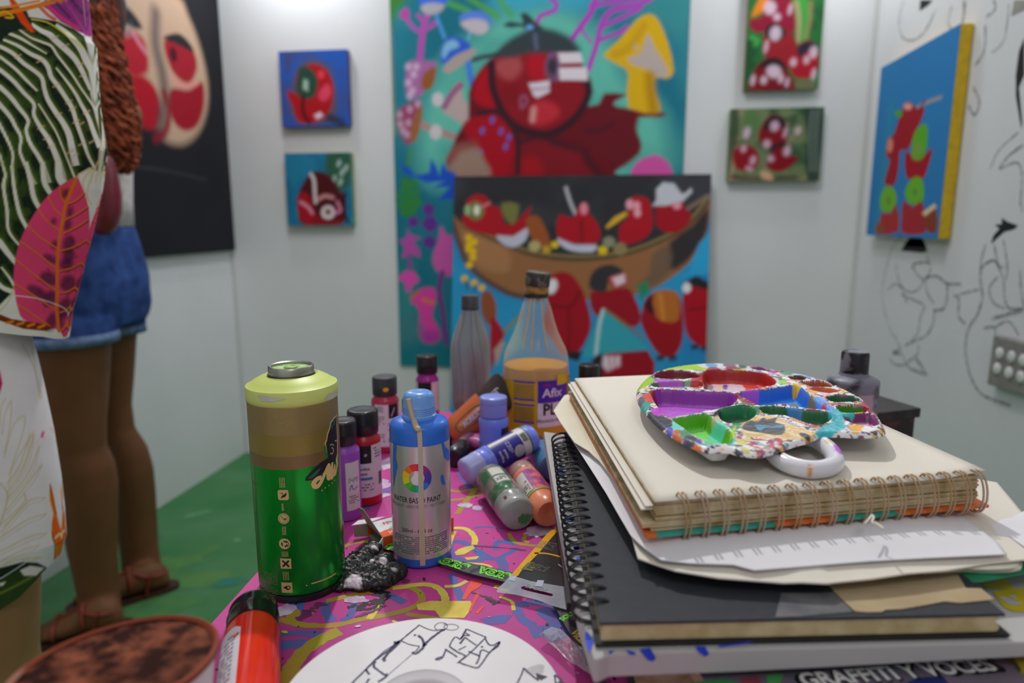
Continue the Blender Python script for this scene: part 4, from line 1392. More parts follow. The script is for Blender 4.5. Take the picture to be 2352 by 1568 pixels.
def foot_parts(heel, toe, zt=.0):
    d = (toe-heel)/np.linalg.norm(toe-heel)
    s = np.array([-d[1], d[0], 0])
    L = np.linalg.norm(toe-heel)
    rr = []
    for t, w, h in ((0.0, .018, .020), (.06, .030, .034), (.2, .034, .040), (.4, .034, .036), (.6, .040, .026), (.8, .044, .019), (.9, .038, .014)):
        rr.append((heel+d*L*t+up3*(.012+h), s, w, up3, h))
    P = [loft_vf(rr)]
    s2 = st2
    for i, o in enumerate((.030, .013, -.002, -.016, -.029)):
        b = heel+d*L*(.86-.03*i)+s*o*(1 if np.dot(s, s2) < 0 else -1)+up3*.026
        P.append(limb_vf([b-d*.03, b, b+d*.022-up3*.004, b+d*.032-up3*.008], [.011, .011, .010, .007] if i == 0 else [.009, .009, .008, .006], 3, 10))
    return P


lrows = [(760, 62, 244), (820, 70, 243), (900, 86, 240), (980, 108, 236), (1030, 122, 238), (1070, 130, 256), (1120, 140, 264), (1180, 148, 264), (1260, 162, 264), (1330, 178, 268), (1375, 186, 272), (1410, 196, 274)]
rrows = [(740, 200, 314), (780, 206, 308), (860, 215, 304), (930, 226, 299), (985, 238, 306), (1030, 248, 334), (1080, 256, 348), (1130, 264, 353), (1200, 272, 357), (1260, 280, 360), (1300, 284, 366), (1322, 290, 370)]
heelL, toeL = atz(286, 1440, 0), atz(78, 1480, 0)
heelR = atz(392, 1350, 0)
toeR = heelR+f2*0.235+s2*0.02
# the trunk faces left and away from the viewer
f2 = -lat*.86+los*.51
f2 /= np.linalg.norm(f2)
s2 = np.array([-f2[1], f2[0], 0])
w2 = thing('person', 'woman in blue denim shorts with long curly auburn hair, facing the black canvas', 'person', mid)
Om = mid.copy()
trows = [(742, 96, 316, .165), (690, 92, 322, .185), (640, 100, 318, .185), (580, 128, 300, .165), (520, 142, 282, .140), (460, 138, 278, .140), (380, 126, 274, .155), (310, 122, 270, .168), (255, 132, 262, .165), (222, 150, 248, .12), (195, 166, 232, .062), (150, 168, 226, .054)]
tr = []
for y, xl, xr, rs in trows:
    p, r = rowc(y, xl, xr, Om)
    tr.append((p, f2, r*.88, s2, rs*.94))
hr = []
for y, xl, xr, rs in [(165, 165, 222, .045), (140, 146, 232, .058), (100, 130, 240, .070), (50, 124, 246, .076), (0, 130, 246, .074), (-40, 150, 230, .058), (-62, 180, 206, .024)]:
    p, r = rowc(y, xl, xr, Om)
    hr.append((p, f2, r, s2, rs))
parts = [loft_vf(tr), loft_vf(hr), loft_vf(leg_rings(lrows, Lf)), loft_vf(leg_rings(rrows, Rf))]
hc = rowc(62, 124, 246, Om)[0]
parts.append(limb_vf([hc+f2*.070+up3*.01, hc+f2*.092-up3*.016, hc+f2*.080-up3*.03], [.010, .012, .009]))
for sg in (1, -1):
    parts.append(ball_vf(hc+s2*sg*.074-up3*.01, .012, .008, .026, f2, s2))
parts += foot_parts(heelL, toeL)+foot_parts(heelR, toeR)
for sg in (1, -1):
    sh = tr[8][0]+s2*sg*.17+up3*.005
    el = tr[5][0]+s2*sg*.13+f2*.13+up3*.04
    wr_ = el+f2*.06+up3*.18-s2*sg*.06
    parts.append(limb_vf([sh-s2*sg*.05, sh, (sh+el)/2, el, (el+wr_)/2, wr_], [.05, .05, .044, .037, .033, .024]))
    parts += hand_parts(wr_, up3-s2*sg*.4, -f2, -s2*sg*.3+f2*.6, .85)
fuse('body', parts, m_skin2, w2, 0.0065, 6)
for sg in (1, -1):
    e = hc+f2*.066+s2*sg*.03+up3*.012
    V, Fc = ball_vf(e, .012, .012, .010, f2, s2)
    mk('eye', V, Fc, M('eye_white', (200, 196, 190), .3), w2)
V, Fc = limb_vf([hc+f2*.073+s2*.022-up3*.052, hc+f2*.080-up3*.05, hc+f2*.073-s2*.022-up3*.052], [.004, .008, .004])
mk('mouth', V, Fc, M('lips', (130, 60, 56), .5), w2)
# shorts, cuffs, top
m_den = M('denim', (52, 78, 134), 0.85, e=0.74, rgb2=(34, 54, 104), vs=26, spec=.15, bump=.3, bs=700)
m_den2 = M('denim_pale', (112, 132, 162), 0.9, e=0.74, rgb2=(86, 106, 142), vs=60, spec=.1)
g = .010
sp_ = [loft_vf([(c, a, rx+g, b, ry+g) for c, a, rx, b, ry in tr[:4]+[tr[4]]])]
hipc = tr[1][0]
for rows, O in ((lrows, Lf), (rrows, Rf)):
    r0 = leg_rings(rows[:2], O)
    c, a, rx, b, ry = r0[0]
    c1 = c*1.0
    sp_.append(loft_vf([(hipc*.55+c*.45+up3*.02, a, rx*1.02, b, ry*1.0), (c+up3*.03, a, rx+.012, b, ry+.012), (c-up3*.012, a, rx+.016, b, ry+.016)]))
bk = rowc(690, 200, 322, Om)[0]
for sg in (.55, -.55):
    sp_.append(ball_vf(rowc(690, 220, 296, Om)[0]+s2*sg*.11, .062, .070, .085, f2, s2))
shorts = fuse('denim_shorts', sp_, m_den, w2, 0.0065, 5)
for rows, O in ((lrows, Lf), (rrows, Rf)):
    c, a, rx, b, ry = leg_rings(rows[:1], O)[0]
    V, Fc = lathe_vf([(1.0, 0.0), (1.06, .004), (1.06, -.022), (1.0, -.020)], (0, 0, 0), seg=40)
    V = c+V[:, :1]*a*(rx+.010)+V[:, 1:2]*b*(ry+.010)+np.outer(V[:, 2]-.006, up3)
    mk('rolled_cuff', V, [f for f in Fc if len(f) == 4], m_den2, w2)
mtop = M('white_cotton', (168, 160, 158), .9, e=.5, bump=.1)
V, Fc = loft_vf([(c, a, rx+.008, b, ry+.010) for c, a, rx, b, ry in tr[4:10]], 40)
mk('white_top', V, Fc, mtop, w2)
# sandals
m_leather = M('sandal_leather', (104, 40, 24), .5, e=.48, rgb2=(78, 30, 20), vs=40)
for heel, toe in ((heelL, toeL), (heelR, toeR)):
    d = (toe-heel)/np.linalg.norm(toe-heel)
    s = np.array([-d[1], d[0], 0])
    L = np.linalg.norm(toe-heel)
    out = [heel-d*.012+s*.02, heel-d*.012-s*.02, heel+d*.08-s*.036, heel+d*L*.75-s*.050, heel+d*L*1.02-s*.034, heel+d*L*1.06+s*.01, heel+d*L*.95+s*.044, heel+d*L*.7+s*.048, heel+d*.08+s*.036]
    so = prism('sandal', [tuple(q[:2]) for q in smooth_line(out, 4, True)], .001, .014, M('sandal_sole', (52, 28, 20), .6, e=.5), w2)
    V, Fc = [], []
    ps = []
    for t, hh, w in ((.42, .036, .036), (.74, .0205, .044)):
        a_ = np.linspace(-.35, np.pi+.35, 18)
        c = heel+d*L*t+up3*(.012+hh)
        ps.append(tube_vf([c+s*(w+.003)*math.cos(q)+up3*(hh+.003)*math.sin(q) for q in a_], .005, 6))
    a_ = np.linspace(0, 2*np.pi, 24)
    c = heel+d*.050
    ps.append(tube_vf([c+s*.036*math.cos(q)+d*.043*math.sin(q)+up3*(.066+.010*math.sin(q)) for q in a_], .005, 6))
    for sg in (1, -1):
        ps.append(tube_vf(smooth_line([c+s*.036*sg+up3*.066, c+s*.037*sg+d*.008+up3*.04, c+s*.034*sg+d*.012+up3*.012], 4), .0045, 6))
    ps.append(tube_vf(smooth_line([heel+d*L*.38+up3*.089, heel+d*L*.55+up3*.070, heel+d*L*.74+up3*.056], 4), .0045, 6))
    V, Fc = merge(ps)
    mk('strap', V, Fc, m_leather, so)
# curly hair: a dark mass with coiled strands over it
m_hair, m_hair2 = M('hair_auburn', (138, 70, 44), .6, e=.50, rgb2=(80, 36, 24), vs=40, spec=.3), M('hair_dark', (56, 26, 20), .8, e=.5)
path = smooth_line([atplane(x, y, Om+f2*0, los) for x, y in [(172, -50), (184, 40), (206, 130), (232, 220), (252, 300), (260, 370), (265, 402)]], 6)
prad = np.interp(np.linspace(0, 1, len(path)), [0, .15, .4, .7, .9, 1], [.05, .068, .064, .058, .042, .02])
off = -los*.02
core = tube_vf(path-los*.10, prad*.9, 20)
hm = fuse('hair', [core, loft_vf([(c+up3*.012-f2*.014, a, rx+.018, b, ry+.020) for c, a, rx, b, ry in hr[2:]])], m_hair2, w2, .008, 3)
st = []
for i in range(210):
    a0, rr = rng.uniform(0, 2*np.pi), math.sqrt(rng.uniform(.25, 1.0))
    t0, t1 = rng.uniform(0, .3), rng.uniform(.72, 1.0)
    m = 56
    tt = np.linspace(t0, t1, m)
    ce = np.stack([np.interp(tt, np.linspace(0, 1, len(path)), path[:, q]) for q in range(3)], 1)-los*.10
    pr = np.interp(tt, np.linspace(0, 1, len(path)), prad)
    a1 = a0+rng.uniform(-.8, .8)*np.linspace(0, 1, m)
    ce = ce+(np.cos(a1)*pr*rr)[:, None]*lat+(np.sin(a1)*pr*rr)[:, None]*los
    ph = np.linspace(0, rng.uniform(11, 17)*2*np.pi*(t1-t0), m)+rng.uniform(0, 6)
    rad = rng.uniform(.006, .010)
    ce = ce+(np.cos(ph)*rad)[:, None]*lat+(np.sin(ph)*rad)[:, None]*los+up3*0.006*np.sin(ph*.5)[:, None]
    st.append(tube_vf(ce, rng.uniform(.0022, .0034), 5, cap=False))
V, Fc = merge(st)
o = mk('curls', V, Fc, m_hair, hm)
o['kind'] = 'stuff'
# the dark red bag at her back
m_bag = M('bag_maroon', (98, 24, 36), .38, e=.5, rgb2=(70, 16, 26), vs=10, spec=.6, bump=.12, bs=60)
bc = atplane(246, 452, tr[5][0]-los*.205, los)
bag = thing('shoulder_bag', 'shiny dark red rounded bag at the back of the woman in denim shorts', 'bag', bc-up3*.1)
rows = [(350, 236, 242, .02), (365, 224, 258, .05), (400, 214, 268, .075), (450, 206, 276, .085), (490, 206, 276, .085), (520, 212, 268, .075), (540, 226, 252, .03)]
R = []
for y, xl, xr, rs in rows:
    p, r = rowc(y, xl, xr, bc)
    R.append((p, lat, r, los, rs*.55))
V, Fc = loft_vf(R, 28)
mk('bag_body', V, Fc, m_bag, bag)
q = [atplane(x, y, bc-los*.004, los) for x, y in [(238, 352), (232, 330), (225, 290), (215, 240)]]
tube('strap', smooth_line(q, 5), .006, m_bag, bag, 8)

# ---- person in the leaf-print tunic, close by on the left
A1 = atD(-150, 784, 0.80)
A1[2] = 0
fh = np.array([fwd[0], fwd[1], 0])
fh /= np.linalg.norm(fh)


def rad1(x, y):
    p = atplane(x, y, A1, fh)
    return np.dot(p-A1, rgt), p[2]


p1 = thing('person', 'person in a green palm-print tunic over white printed skirt, left of the table', 'person', A1)


def garment(name, rows, hem_front, hem_back, thetas, zs, paint, kd=0.45, inside=(122, 106, 84), fold=0.004, period=226):
    rz = sorted([(rad1(x, y)[1], rad1(x, y)[0]) for y, x in rows])
    zz, rr = np.array([a for a, b in rz]), np.array([b for a, b in rz])
    nt, nz = len(thetas), len(zs)
    TH, S = np.meshgrid(thetas, zs)
    co, si = np.cos(TH), np.sin(TH)
    # hem height by direction, then rows spread between hem and top
    top = zz.max()
    L0 = np.interp(np.full_like(TH, zz.min()), zz, rr)*co
    hem = np.where(si <= 0, hem_front(co), hem_back(co))
    Z = hem+(top-hem)*S
    Rr = np.interp(Z, zz, rr)
    wob = 1+fold/0.19*(np.sin(5*TH+9*Z)+.6*np.sin(9*TH-14*Z+1))*np.clip(-si, 0, 1)
    Lx, Dy = Rr*co, Rr*si*kd*wob
    V = A1+Lx.ravel()[:, None]*rgt+Dy.ravel()[:, None]*fh+np.outer(Z.ravel(), up3)
    V[:, 2] = Z.ravel()
    Vf = A1+Lx.ravel()[:, None]*rgt-np.abs(Dy.ravel())[:, None]*fh
    Vf[:, 2] = Z.ravel()
    # print coordinates of the cloth (laid flat across its front)
    q = (Vf-C0) @ RM.T
    uv = np.stack([CX+F*q[:, 0]/q[:, 2], CY-F*q[:, 1]/q[:, 2]], 1)
    far = uv[:, 0] < 0                                     # the print repeats mirrored beyond this width
    uv[far, 0] = period-np.abs((-uv[far, 0]) % (2*period)-period)
    P = Pic(uv, lambda x, y: (x, y), 1.0, 0.62)
    paint(P)
    Fc = [(j*nt+i, j*nt+(i+1) % nt, (j+1)*nt+(i+1) % nt, (j+1)*nt+i) for j in range(nz-1) for i in range(nt)]
    return mk(name, V, Fc, MV('cloth_print_'+name, .85, .15, .25, 900, inside=inside), p1, True, paint=P.c)


def th_sample(fine):
    a = np.linspace(math.radians(-82), math.radians(6), fine, endpoint=False)
    b = np.linspace(math.radians(6), math.radians(278), 60, endpoint=False)
    return np.concatenate([a, b])


def p_tunic(P):
    k1 = K(0, 0, 3.733)
    G1, G2, G3 = (40, 56, 26), (22, 34, 26), (74, 92, 30)
    P.fill((206, 196, 186))
    # palm fan: gold grid lines on white, then leaflets on both sides of the rib
    for pts in ([(200, 0), (240, 200), (220, 420)], [(120, 180), (200, 330), (210, 420)], [(90, 60), (160, 130), (230, 300)], [(60, 250), (110, 380), (140, 420)]):
        P.line(pts, 3, (190, 170, 110), 3, .8)
    kf, kh = K(0, 0, 3.733), K(0, 380, 3.733)
    P.poly([(-40, 50), (25, 35), (75, 40), (128, 48), (171, 67), (193, 83), (201, 110), (204, 180), (210, 235), (228, 300), (230, 318), (224, 392), (205, 385), (180, 400), (160, 425), (110, 470), (80, 520), (55, 570), (40, 620), (32, 668), (0, 700), (-40, 720)], G2, 4)
    P.blot((46, 66, 26), .035, .45, .7, .9, [(-40, 50), (75, 40), (193, 83), (228, 300), (180, 400), (80, 520), (0, 700), (-40, 720)])
    stripes = [
        (kf, [(270, 205), (350, 260), (430, 300), (480, 350), (560, 420), (640, 500), (700, 600), (740, 690), (775, 770)], [8, 17, 17, 14, 8]),
        (kf, [(480, 210), (560, 270), (640, 350), (700, 430), (740, 520), (790, 620), (815, 760), (830, 900)], [6, 16, 20, 18, 16]),
        (kf, [(160, 250), (260, 320), (360, 360), (440, 395), (490, 470), (560, 560), (620, 640), (690, 750), (760, 850), (830, 960), (865, 1080)], [4, 6, 6, 5, 5, 7]),
        (kf, [(75, 285), (180, 330), (280, 390), (400, 460)], [8, 8, 5, 2]),
        (kf, [(30, 340), (150, 390), (260, 460), (360, 510), (410, 570), (440, 660), (500, 740), (560, 830), (620, 930), (660, 1060), (710, 1200), (760, 1340), (820, 1450)], [6, 11, 13, 12, 12, 10, 6]),
        (kf, [(-60, 370), (100, 450), (200, 540), (300, 610), (360, 670), (380, 760), (410, 850), (470, 950), (540, 1050), (590, 1150), (620, 1280), (650, 1420)], [10, 11, 11, 12, 14, 18, 22]),
        (kf, [(-60, 440), (120, 580), (220, 680), (320, 780)], [7, 8, 8, 4]),
        (kf, [(-60, 550), (100, 680), (200, 790), (290, 890), (290, 980), (340, 1080), (420, 1200), (480, 1330), (520, 1450), (550, 1568)], [11, 11, 9, 10, 14, 18, 20]),
        (kf, [(-60, 690), (80, 820), (160, 920), (240, 1030), (225, 1120), (260, 1230), (330, 1340), (380, 1440), (420, 1568)], [13, 12, 9, 10, 12, 13]),
        (kf, [(-60, 830), (80, 990), (130, 1080), (180, 1180), (170, 1290), (210, 1400), (260, 1500), (300, 1580)], [13, 10, 7, 9, 11]),
        (kf, [(-60, 960), (60, 1190), (110, 1320), (105, 1420), (118, 1568)], [10, 7, 6, 8]), (kf, [(-20, 1260), (40, 1480), (40, 1590)], [6, 4, 5]),
        (kf, [(330, 890), (400, 1000), (480, 1130), (540, 1270), (600, 1420), (640, 1520)], [3, 4, 4, 5]),
        (kf, [(480, 580), (560, 680), (640, 790), (700, 900), (760, 1010), (800, 1120), (855, 1260)], [3, 7, 10, 12, 15]),
        (kf, [(800, 560), (830, 760), (860, 1000), (890, 1200), (880, 1500)], [4, 6, 8, 14, 26]),
        (kh, [(20, -10), (45, 80), (30, 180), (60, 380), (75, 560), (180, 700)], [5, 7, 9, 9, 7, 4]), (kh, [(100, 0), (120, 180), (150, 340), (180, 440), (240, 550)], [7, 10, 11, 10]),
        (kh, [(222, -30), (262, 130), (290, 270), (340, 370)], [11, 14, 14, 12]), (kh, [(365, -30), (380, 140), (440, 250)], [12, 15, 13]), (kh, [(500, -40), (510, 100), (570, 190)], [17, 22, 20]),
        (kh, [(-60, 600), (0, 660), (60, 740), (140, 840)], [18, 18, 16, 12]), (kh, [(10, 870), (80, 960), (122, 1030)], [3, 6, 8]), (kh, [(-40, 980), (30, 1050), (140, 1090)], [10, 12, 14])]
    for kq, pts, w in stripes:
        Q = smooth_line(kq(pts), 6)
        w = .74*np.interp(np.linspace(0, 1, len(Q)), np.linspace(0, 1, len(w)), w)
        T_ = np.gradient(Q, axis=0)
        T_ /= np.linalg.norm(T_, axis=1)[:, None]+1e-9
        N = np.stack([-T_[:, 1], T_[:, 0]], 1)
        ww = w[:, None]
        P.line(Q-N*(ww/2+4), 6, (72, 96, 30), 6, .55, 0)
        P.poly(np.concatenate([Q+N*(ww/2+.9), (Q-N*(ww/2+.9))[::-1]]), (150, 152, 70), 2.5)
        P.poly(np.concatenate([Q+N*ww/2, (Q-N*ww/2)[::-1]]), (206, 196, 186), 2.2)
    for x, y in [(470, 320), (560, 390), (690, 550), (480, 730), (590, 870), (620, 930), (500, 980), (350, 1090), (650, 1040), (710, 640), (740, 960), (400, 1180), (440, 1250), (600, 1300), (640, 1330), (790, 1210), (340, 520), (150, 480), (700, 1230), (690, 1060)]:
        c_ = kf([(x, y)])[0]
        P.line([(c_[0]-6, c_[1]+4), (c_[0]+7, c_[1]-3)], 4, (186, 158, 116), 3, .6)
    # flower at the shoulder
    P.poly([(-60, 10), (60, 20), (75, 62), (30, 72), (0, 90), (-60, 110)], (24, 36, 28), 4)
    P.poly([(90, 10), (150, -30), (190, -10), (198, 60), (206, 84), (180, 72), (140, 50), (110, 22)], (124, 48, 108), 4)
    for pts, w, c in [([(110, 14), (140, 40), (180, 66)], 8, (206, 50, 104)), ([(150, 4), (175, 40), (198, 80)], 7, (150, 60, 130)), ([(165, 0), (188, 30)], 6, (60, 34, 80)), ([(130, 8), (160, 40)], 5, (70, 36, 90)),
                      ([(92, 16), (112, 36), (126, 44)], 8, (186, 60, 30))]:
        P.line(pts, w, c, 4, .9)
    P.poly([(15, -20), (42, 10), (60, 40), (80, 74), (70, 74), (48, 52), (28, 20)], (208, 62, 22), 3)
    P.line([(-30, 40), (40, 24), (90, 12), (150, -4)], 10, (218, 110, 24), 3)
    P.line([(-20, 22), (40, 12), (90, 2)], 6, (206, 120, 30), 3, .9)
    P.line([(-10, 34), (12, 26), (30, 40), (14, 40)], 5, (222, 150, 30), 3, .9)
    P.line([(72, 44), (110, 52), (150, 78), (190, 110)], 3, (188, 180, 50), 2, .9)
    # white with gold outlines beside the pink leaf
    for pts in ([(208, 390), (190, 420), (200, 460)], [(225, 370), (200, 440), (210, 470)], [(0, 715), (20, 690), (32, 660)], [(180, 400), (214, 384)]):
        P.line(pts, 3, (186, 164, 96), 2.5, .9)
    # the pink leaf
    k3 = K(0, 380, 3.733)
    P.poly(k3([(650, 100), (690, 150), (730, 260), (765, 390), (765, 560), (730, 760), (690, 960), (640, 1180), (590, 1400), (548, 1475), (505, 1410), (380, 1385), (200, 1320), (150, 1210), (122, 1060), (120, 880), (150, 720), (200, 580), (290, 420), (400, 270), (520, 170)]), (208, 58, 98), 2.5, 1, 3)
    P.poly(k3([(500, 190), (640, 110), (680, 160), (640, 240), (560, 320), (520, 260)]), (190, 66, 66), 8, .8, 2)
    for x, y, a, b, r in [(590, 670, 14, 20, .2), (430, 800, 18, 9, .5), (570, 850, 16, 14, .2), (420, 970, 22, 16, .5), (585, 1010, 18, 20, .2), (320, 1085, 26, 13, .5), (430, 1140, 14, 20, .4), (560, 1220, 16, 24, .2), (440, 1340, 12, 22, .3), (600, 400, 8, 14, .2), (580, 510, 9, 14, .2), (590, 770, 14, 18, .1), (520, 1330, 8, 20, 0), (460, 480, 6, 9, .4), (470, 680, 8, 10, .4), (560, 240, 8, 12, .5)]:
        P.ell(*k3([(x, y)])[0], a, b, (52, 26, 54), r, 11, .78)
    P.blot((70, 30, 66), .09, .55, .7, .4, k3([(540, 600), (720, 600), (560, 1400), (300, 1200), (300, 1000)]))
    OR, OD = (226, 98, 22), (60, 26, 30)
    for a, b, c in [((545, 440), (470, 370), (415, 265)), ((520, 565), (420, 490), (330, 380)), ((490, 710), (350, 620), (240, 515)), ((480, 880), (340, 770), (175, 650)), ((478, 1070), (300, 940), (130, 805)), ((478, 1240), (300, 1120), (125, 1015)), ((440, 1385), (300, 1290), (150, 1190)), ((570, 325), (530, 280), (515, 190)),
                    ((570, 330), (650, 300), (722, 235)), ((560, 462), (650, 420), (752, 352)), ((545, 580), (650, 530), (752, 465)), ((525, 728), (630, 700), (740, 640)), ((510, 905), (610, 880), (702, 830)), ((510, 1092), (580, 1080), (652, 1038)), ((512, 1258), (570, 1240), (615, 1185)), ((520, 1420), (560, 1380), (580, 1330))]:
        P.line(k3([(p[0]+8, p[1]+10) for p in (a, b, c)]), 2.6, OD, 2.2, .85)
        P.line(k3([a, b, c]), 3.4, OR, 2)
    P.line(k3([(650, 120), (600, 240), (560, 350), (540, 460), (515, 600), (495, 760), (490, 920), (488, 1080), (488, 1240), (505, 1420)]), 7, OR, 2.5)
    P.line(k3([(130, 1115), (300, 1135), (480, 1190), (570, 1240), (590, 1320)]), 2, (214, 190, 180), 2, .9)
    # printed hem
    P.poly(k3([(-300, 1240), (0, 1275), (100, 1315), (330, 1350), (460, 1385), (400, 1420), (200, 1400), (0, 1330), (-300, 1300)]), (104, 40, 14), 3)
    for x in (60, 150, 240, 330):
        P.line(k3([(x, 1340+x*.15), (x+50, 1330+x*.12)]), 6, (196, 110, 20), 3)
    P.shade(.012, .10)


def p_skirt(P):
    P.fill((196, 188, 192))
    GO = (172, 156, 106)
    k = K(0, 760, 1.94)
    k4 = K(0, 960, 2.905)
    for a, b, c in [((40, 440), (130, 320), (200, 110)), ((45, 500), (160, 330), (225, 110)), ((50, 540), (180, 380), (262, 190)), ((40, 620), (150, 480), (280, 310)), ((20, 700), (160, 560), (160, 500)), ((10, 760), (180, 560), (305, 530)), ((0, 800), (180, 680), (308, 640)), ((0, 890), (200, 790), (308, 770)), ((0, 960), (150, 880), (260, 850)), ((0, 1000), (100, 950), (270, 930))]:
        P.line(k4([a, b, c]), 2.6, GO, 2.4, .85)
        P.line(k4([c, ((b[0]+c[0])/2+18, (b[1]+c[1])/2+16), (b[0]+8, b[1]+24), (a[0]+6, a[1]+20)]), 2, GO, 2.2, .7)
    P.line(k4([(-60, 380), (40, 480), (45, 560), (0, 720)]), 4, GO, 3, .8)
    for pts in ([(10, 460), (20, 380), (50, 310), (45, 420), (20, 540)], [(20, 560), (60, 420), (110, 380), (100, 460), (40, 640)], [(0, 420), (5, 340), (25, 300)], [(150, 450), (60, 600), (40, 700)], [(100, 60), (150, 160), (180, 300)]):
        P.line(k(pts), 2.4, GO, 2.2, .75)
    P.poly(k4([(280, 90), (298, 85), (288, 130), (270, 130)]), (206, 50, 120), 3)
    P.poly([(-40, 840), (0, 850), (6, 880), (0, 905), (-40, 900)], (170, 30, 80), 4)
    # orange flower at the side
    P.poly(k4([(335, 440), (360, 520), (380, 640), (400, 720), (425, 800), (415, 850), (380, 930), (360, 940), (370, 860), (345, 800), (345, 700), (355, 640), (330, 540)]), (204, 108, 24), 3, 1, 2)
    P.poly(k4([(360, 640), (385, 700), (420, 800), (380, 850), (350, 720)]), (214, 84, 22), 4, 1, 2)
    P.line(k4([(335, 440), (350, 540), (375, 640)]), 2, (70, 40, 20), 2)
    P.line(k4([(370, 800), (400, 770), (415, 800)]), 4, (230, 190, 150), 3)
    P.line(k4([(350, 760), (365, 850), (365, 940)]), 2, (60, 36, 20), 2)
    # leaf at the hem
    P.poly(k4([(-200, 1080), (0, 1000), (150, 960), (250, 965), (310, 995), (330, 1100), (0, 1330), (-200, 1400)]), (40, 56, 26), 3)
    P.poly(k4([(130, 1010), (200, 980), (295, 1000), (240, 1050), (160, 1050)]), (190, 184, 184), 3)
    P.poly(k4([(-100, 1060), (0, 1000), (150, 960), (250, 965), (310, 995), (200, 985), (120, 1020), (0, 1075)]), (24, 36, 26), 3)
    P.line(k4([(0, 1170), (100, 1120), (210, 1060)]), 5, (92, 110, 40), 4, .8)
    P.poly(k4([(0, 1100), (40, 1090), (20, 1115), (0, 1120)]), (190, 184, 170), 3)
    P.line(k4([(-30, 1090), (100, 1010), (230, 920)]), 1.6, (206, 202, 196), 2)
    P.shade(.02, .07)


_zt = rad1(0, -330)[1]
tun_rows = [(-330, -80), (-290, 40), (-230, 120), (-150, 165), (-80, 182), (0, 191), (80, 199), (100, 209), (245, 219), (345, 235), (435, 224), (530, 204), (612, 184), (714, 158), (800, 146)]


def hem_tun_front(co):
    return np.interp(co, [-1, .0, .40, .70, .93, 1.0], [rad1(0, 690)[1], rad1(0, 705)[1], rad1(0, 728)[1], rad1(0, 748)[1], rad1(0, 765)[1], rad1(0, 777)[1]])+.0


def hem_tun_back(co):
    return np.interp(co, [-1, 0, .8, 1.0], [rad1(0, 745)[1], rad1(0, 765)[1], rad1(0, 776)[1], rad1(0, 777)[1]])


zs = np.concatenate([np.linspace(0, .70, 430, endpoint=False), np.linspace(.70, 1, 40)])
garment('tunic', tun_rows, hem_tun_front, hem_tun_back, th_sample(190), zs, p_tunic, 0.42)
sk_rows = [(560, 20), (700, 40), (780, 62), (830, 76), (900, 92), (1000, 113), (1100, 129), (1180, 138), (1240, 142), (1300, 126), (1400, 120)]


def hem_sk_front(co):
    return np.interp(co, [-1, 0, .52, .80, .92, 1.0], [rad1(0, 1440)[1], rad1(0, 1400)[1], rad1(0, 1372)[1], rad1(0, 1340)[1], rad1(0, 1312)[1], rad1(0, 1285)[1]])


def hem_sk_back(co):
    return np.interp(co, [-1, 0, 1.0], [rad1(0, 1330)[1], rad1(0, 1300)[1], rad1(0, 1285)[1]])


garment('skirt', sk_rows, hem_sk_front, hem_sk_back, th_sample(150), np.linspace(0, 1, 330), p_skirt, 0.50, (150, 140, 130), period=118)
# body inside the clothes
pc = lambda L, z, d=0.0: A1+rgt*L+fh*d+up3*z
tor = [(.80, .095, .05), (.88, .10, .055), (.95, .115, .06), (1.02, .115, .06), (1.12, .13, .062), (1.24, .14, .062), (1.33, .15, .058), (1.385, .12, .045), (1.41, .052, .045), (1.46, .048, .046)]
parts = [loft_vf([(pc(0, z), rgt, rx, fh, ry) for z, rx, ry in tor])]
parts.append(loft_vf([(pc(0, z, .01), rgt, rx, fh, ry) for z, rx, ry in [(1.44, .042, .05), (1.47, .058, .075), (1.52, .068, .088), (1.57, .074, .092), (1.62, .070, .088), (1.655, .05, .06), (1.67, .02, .02)]]))
parts.append(limb_vf([pc(0, 1.57, .095), pc(0, 1.54, .118), pc(0, 1.525, .10)], [.01, .013, .009]))
for sg in (1, -1):
    parts.append(ball_vf(pc(.075*sg, 1.55, .005), .008, .013, .028, rgt, fh))
    parts.append(limb_vf([pc(.11*sg, 1.345), pc(.145*sg, 1.33), pc(.14*sg, 1.23, .02), pc(.11*sg, 1.13, .03), pc(.075*sg, 1.24, .09), pc(.045*sg, 1.36, .125)], [.045, .047, .042, .036, .031, .022]))
    parts += hand_parts(pc(.045*sg, 1.36, .125), up3-rgt*sg*.25, -fh, -rgt*sg, .85)
c1 = -28
for i, cpx in enumerate((-30, -255)):
    rws = [(.88, .082, .075), (.70, .078, .072), (.55, .062, .060), (.48, .056, .056), (.40, .056, .058), (.33, .055, .060), (.22, .044, .048), (.10, .034, .036), (.06, .036, .04)]
    Lc = np.dot(atplane(cpx, 1450, A1, fh)-A1, rgt)
    parts.append(loft_vf([(pc(Lc-(.004 if z < .5 else 0), z), rgt, rx, fh, ry) for z, rx, ry in rws]))
    parts += foot_parts(pc(Lc, 0, -.05), pc(Lc+.01, 0, .18))
fuse('body', parts, m_skin1, p1, 0.007, 5)
fuse('hair', [loft_vf([(pc(0, z, -.012), rgt, rx, fh, ry) for z, rx, ry in [(1.36, .07, .03), (1.44, .085, .05), (1.52, .088, .08), (1.60, .086, .092), (1.66, .066, .075), (1.69, .03, .03)]])], M('hair_black', (30, 22, 20), .5, e=.6, bump=.4, bs=90), p1, .008, 4)
for sg in (1, -1):
    V, Fc = ball_vf(pc(.028*sg, 1.575, .088), .012, .010, .010, rgt, fh)
    mk('eye', V, Fc, MATS['eye_white'], p1)
V, Fc = limb_vf([pc(-.022, 1.495, .082), pc(0, 1.497, .092), pc(.022, 1.495, .082)], [.004, .008, .004])
mk('mouth', V, Fc, MATS['lips'], p1)

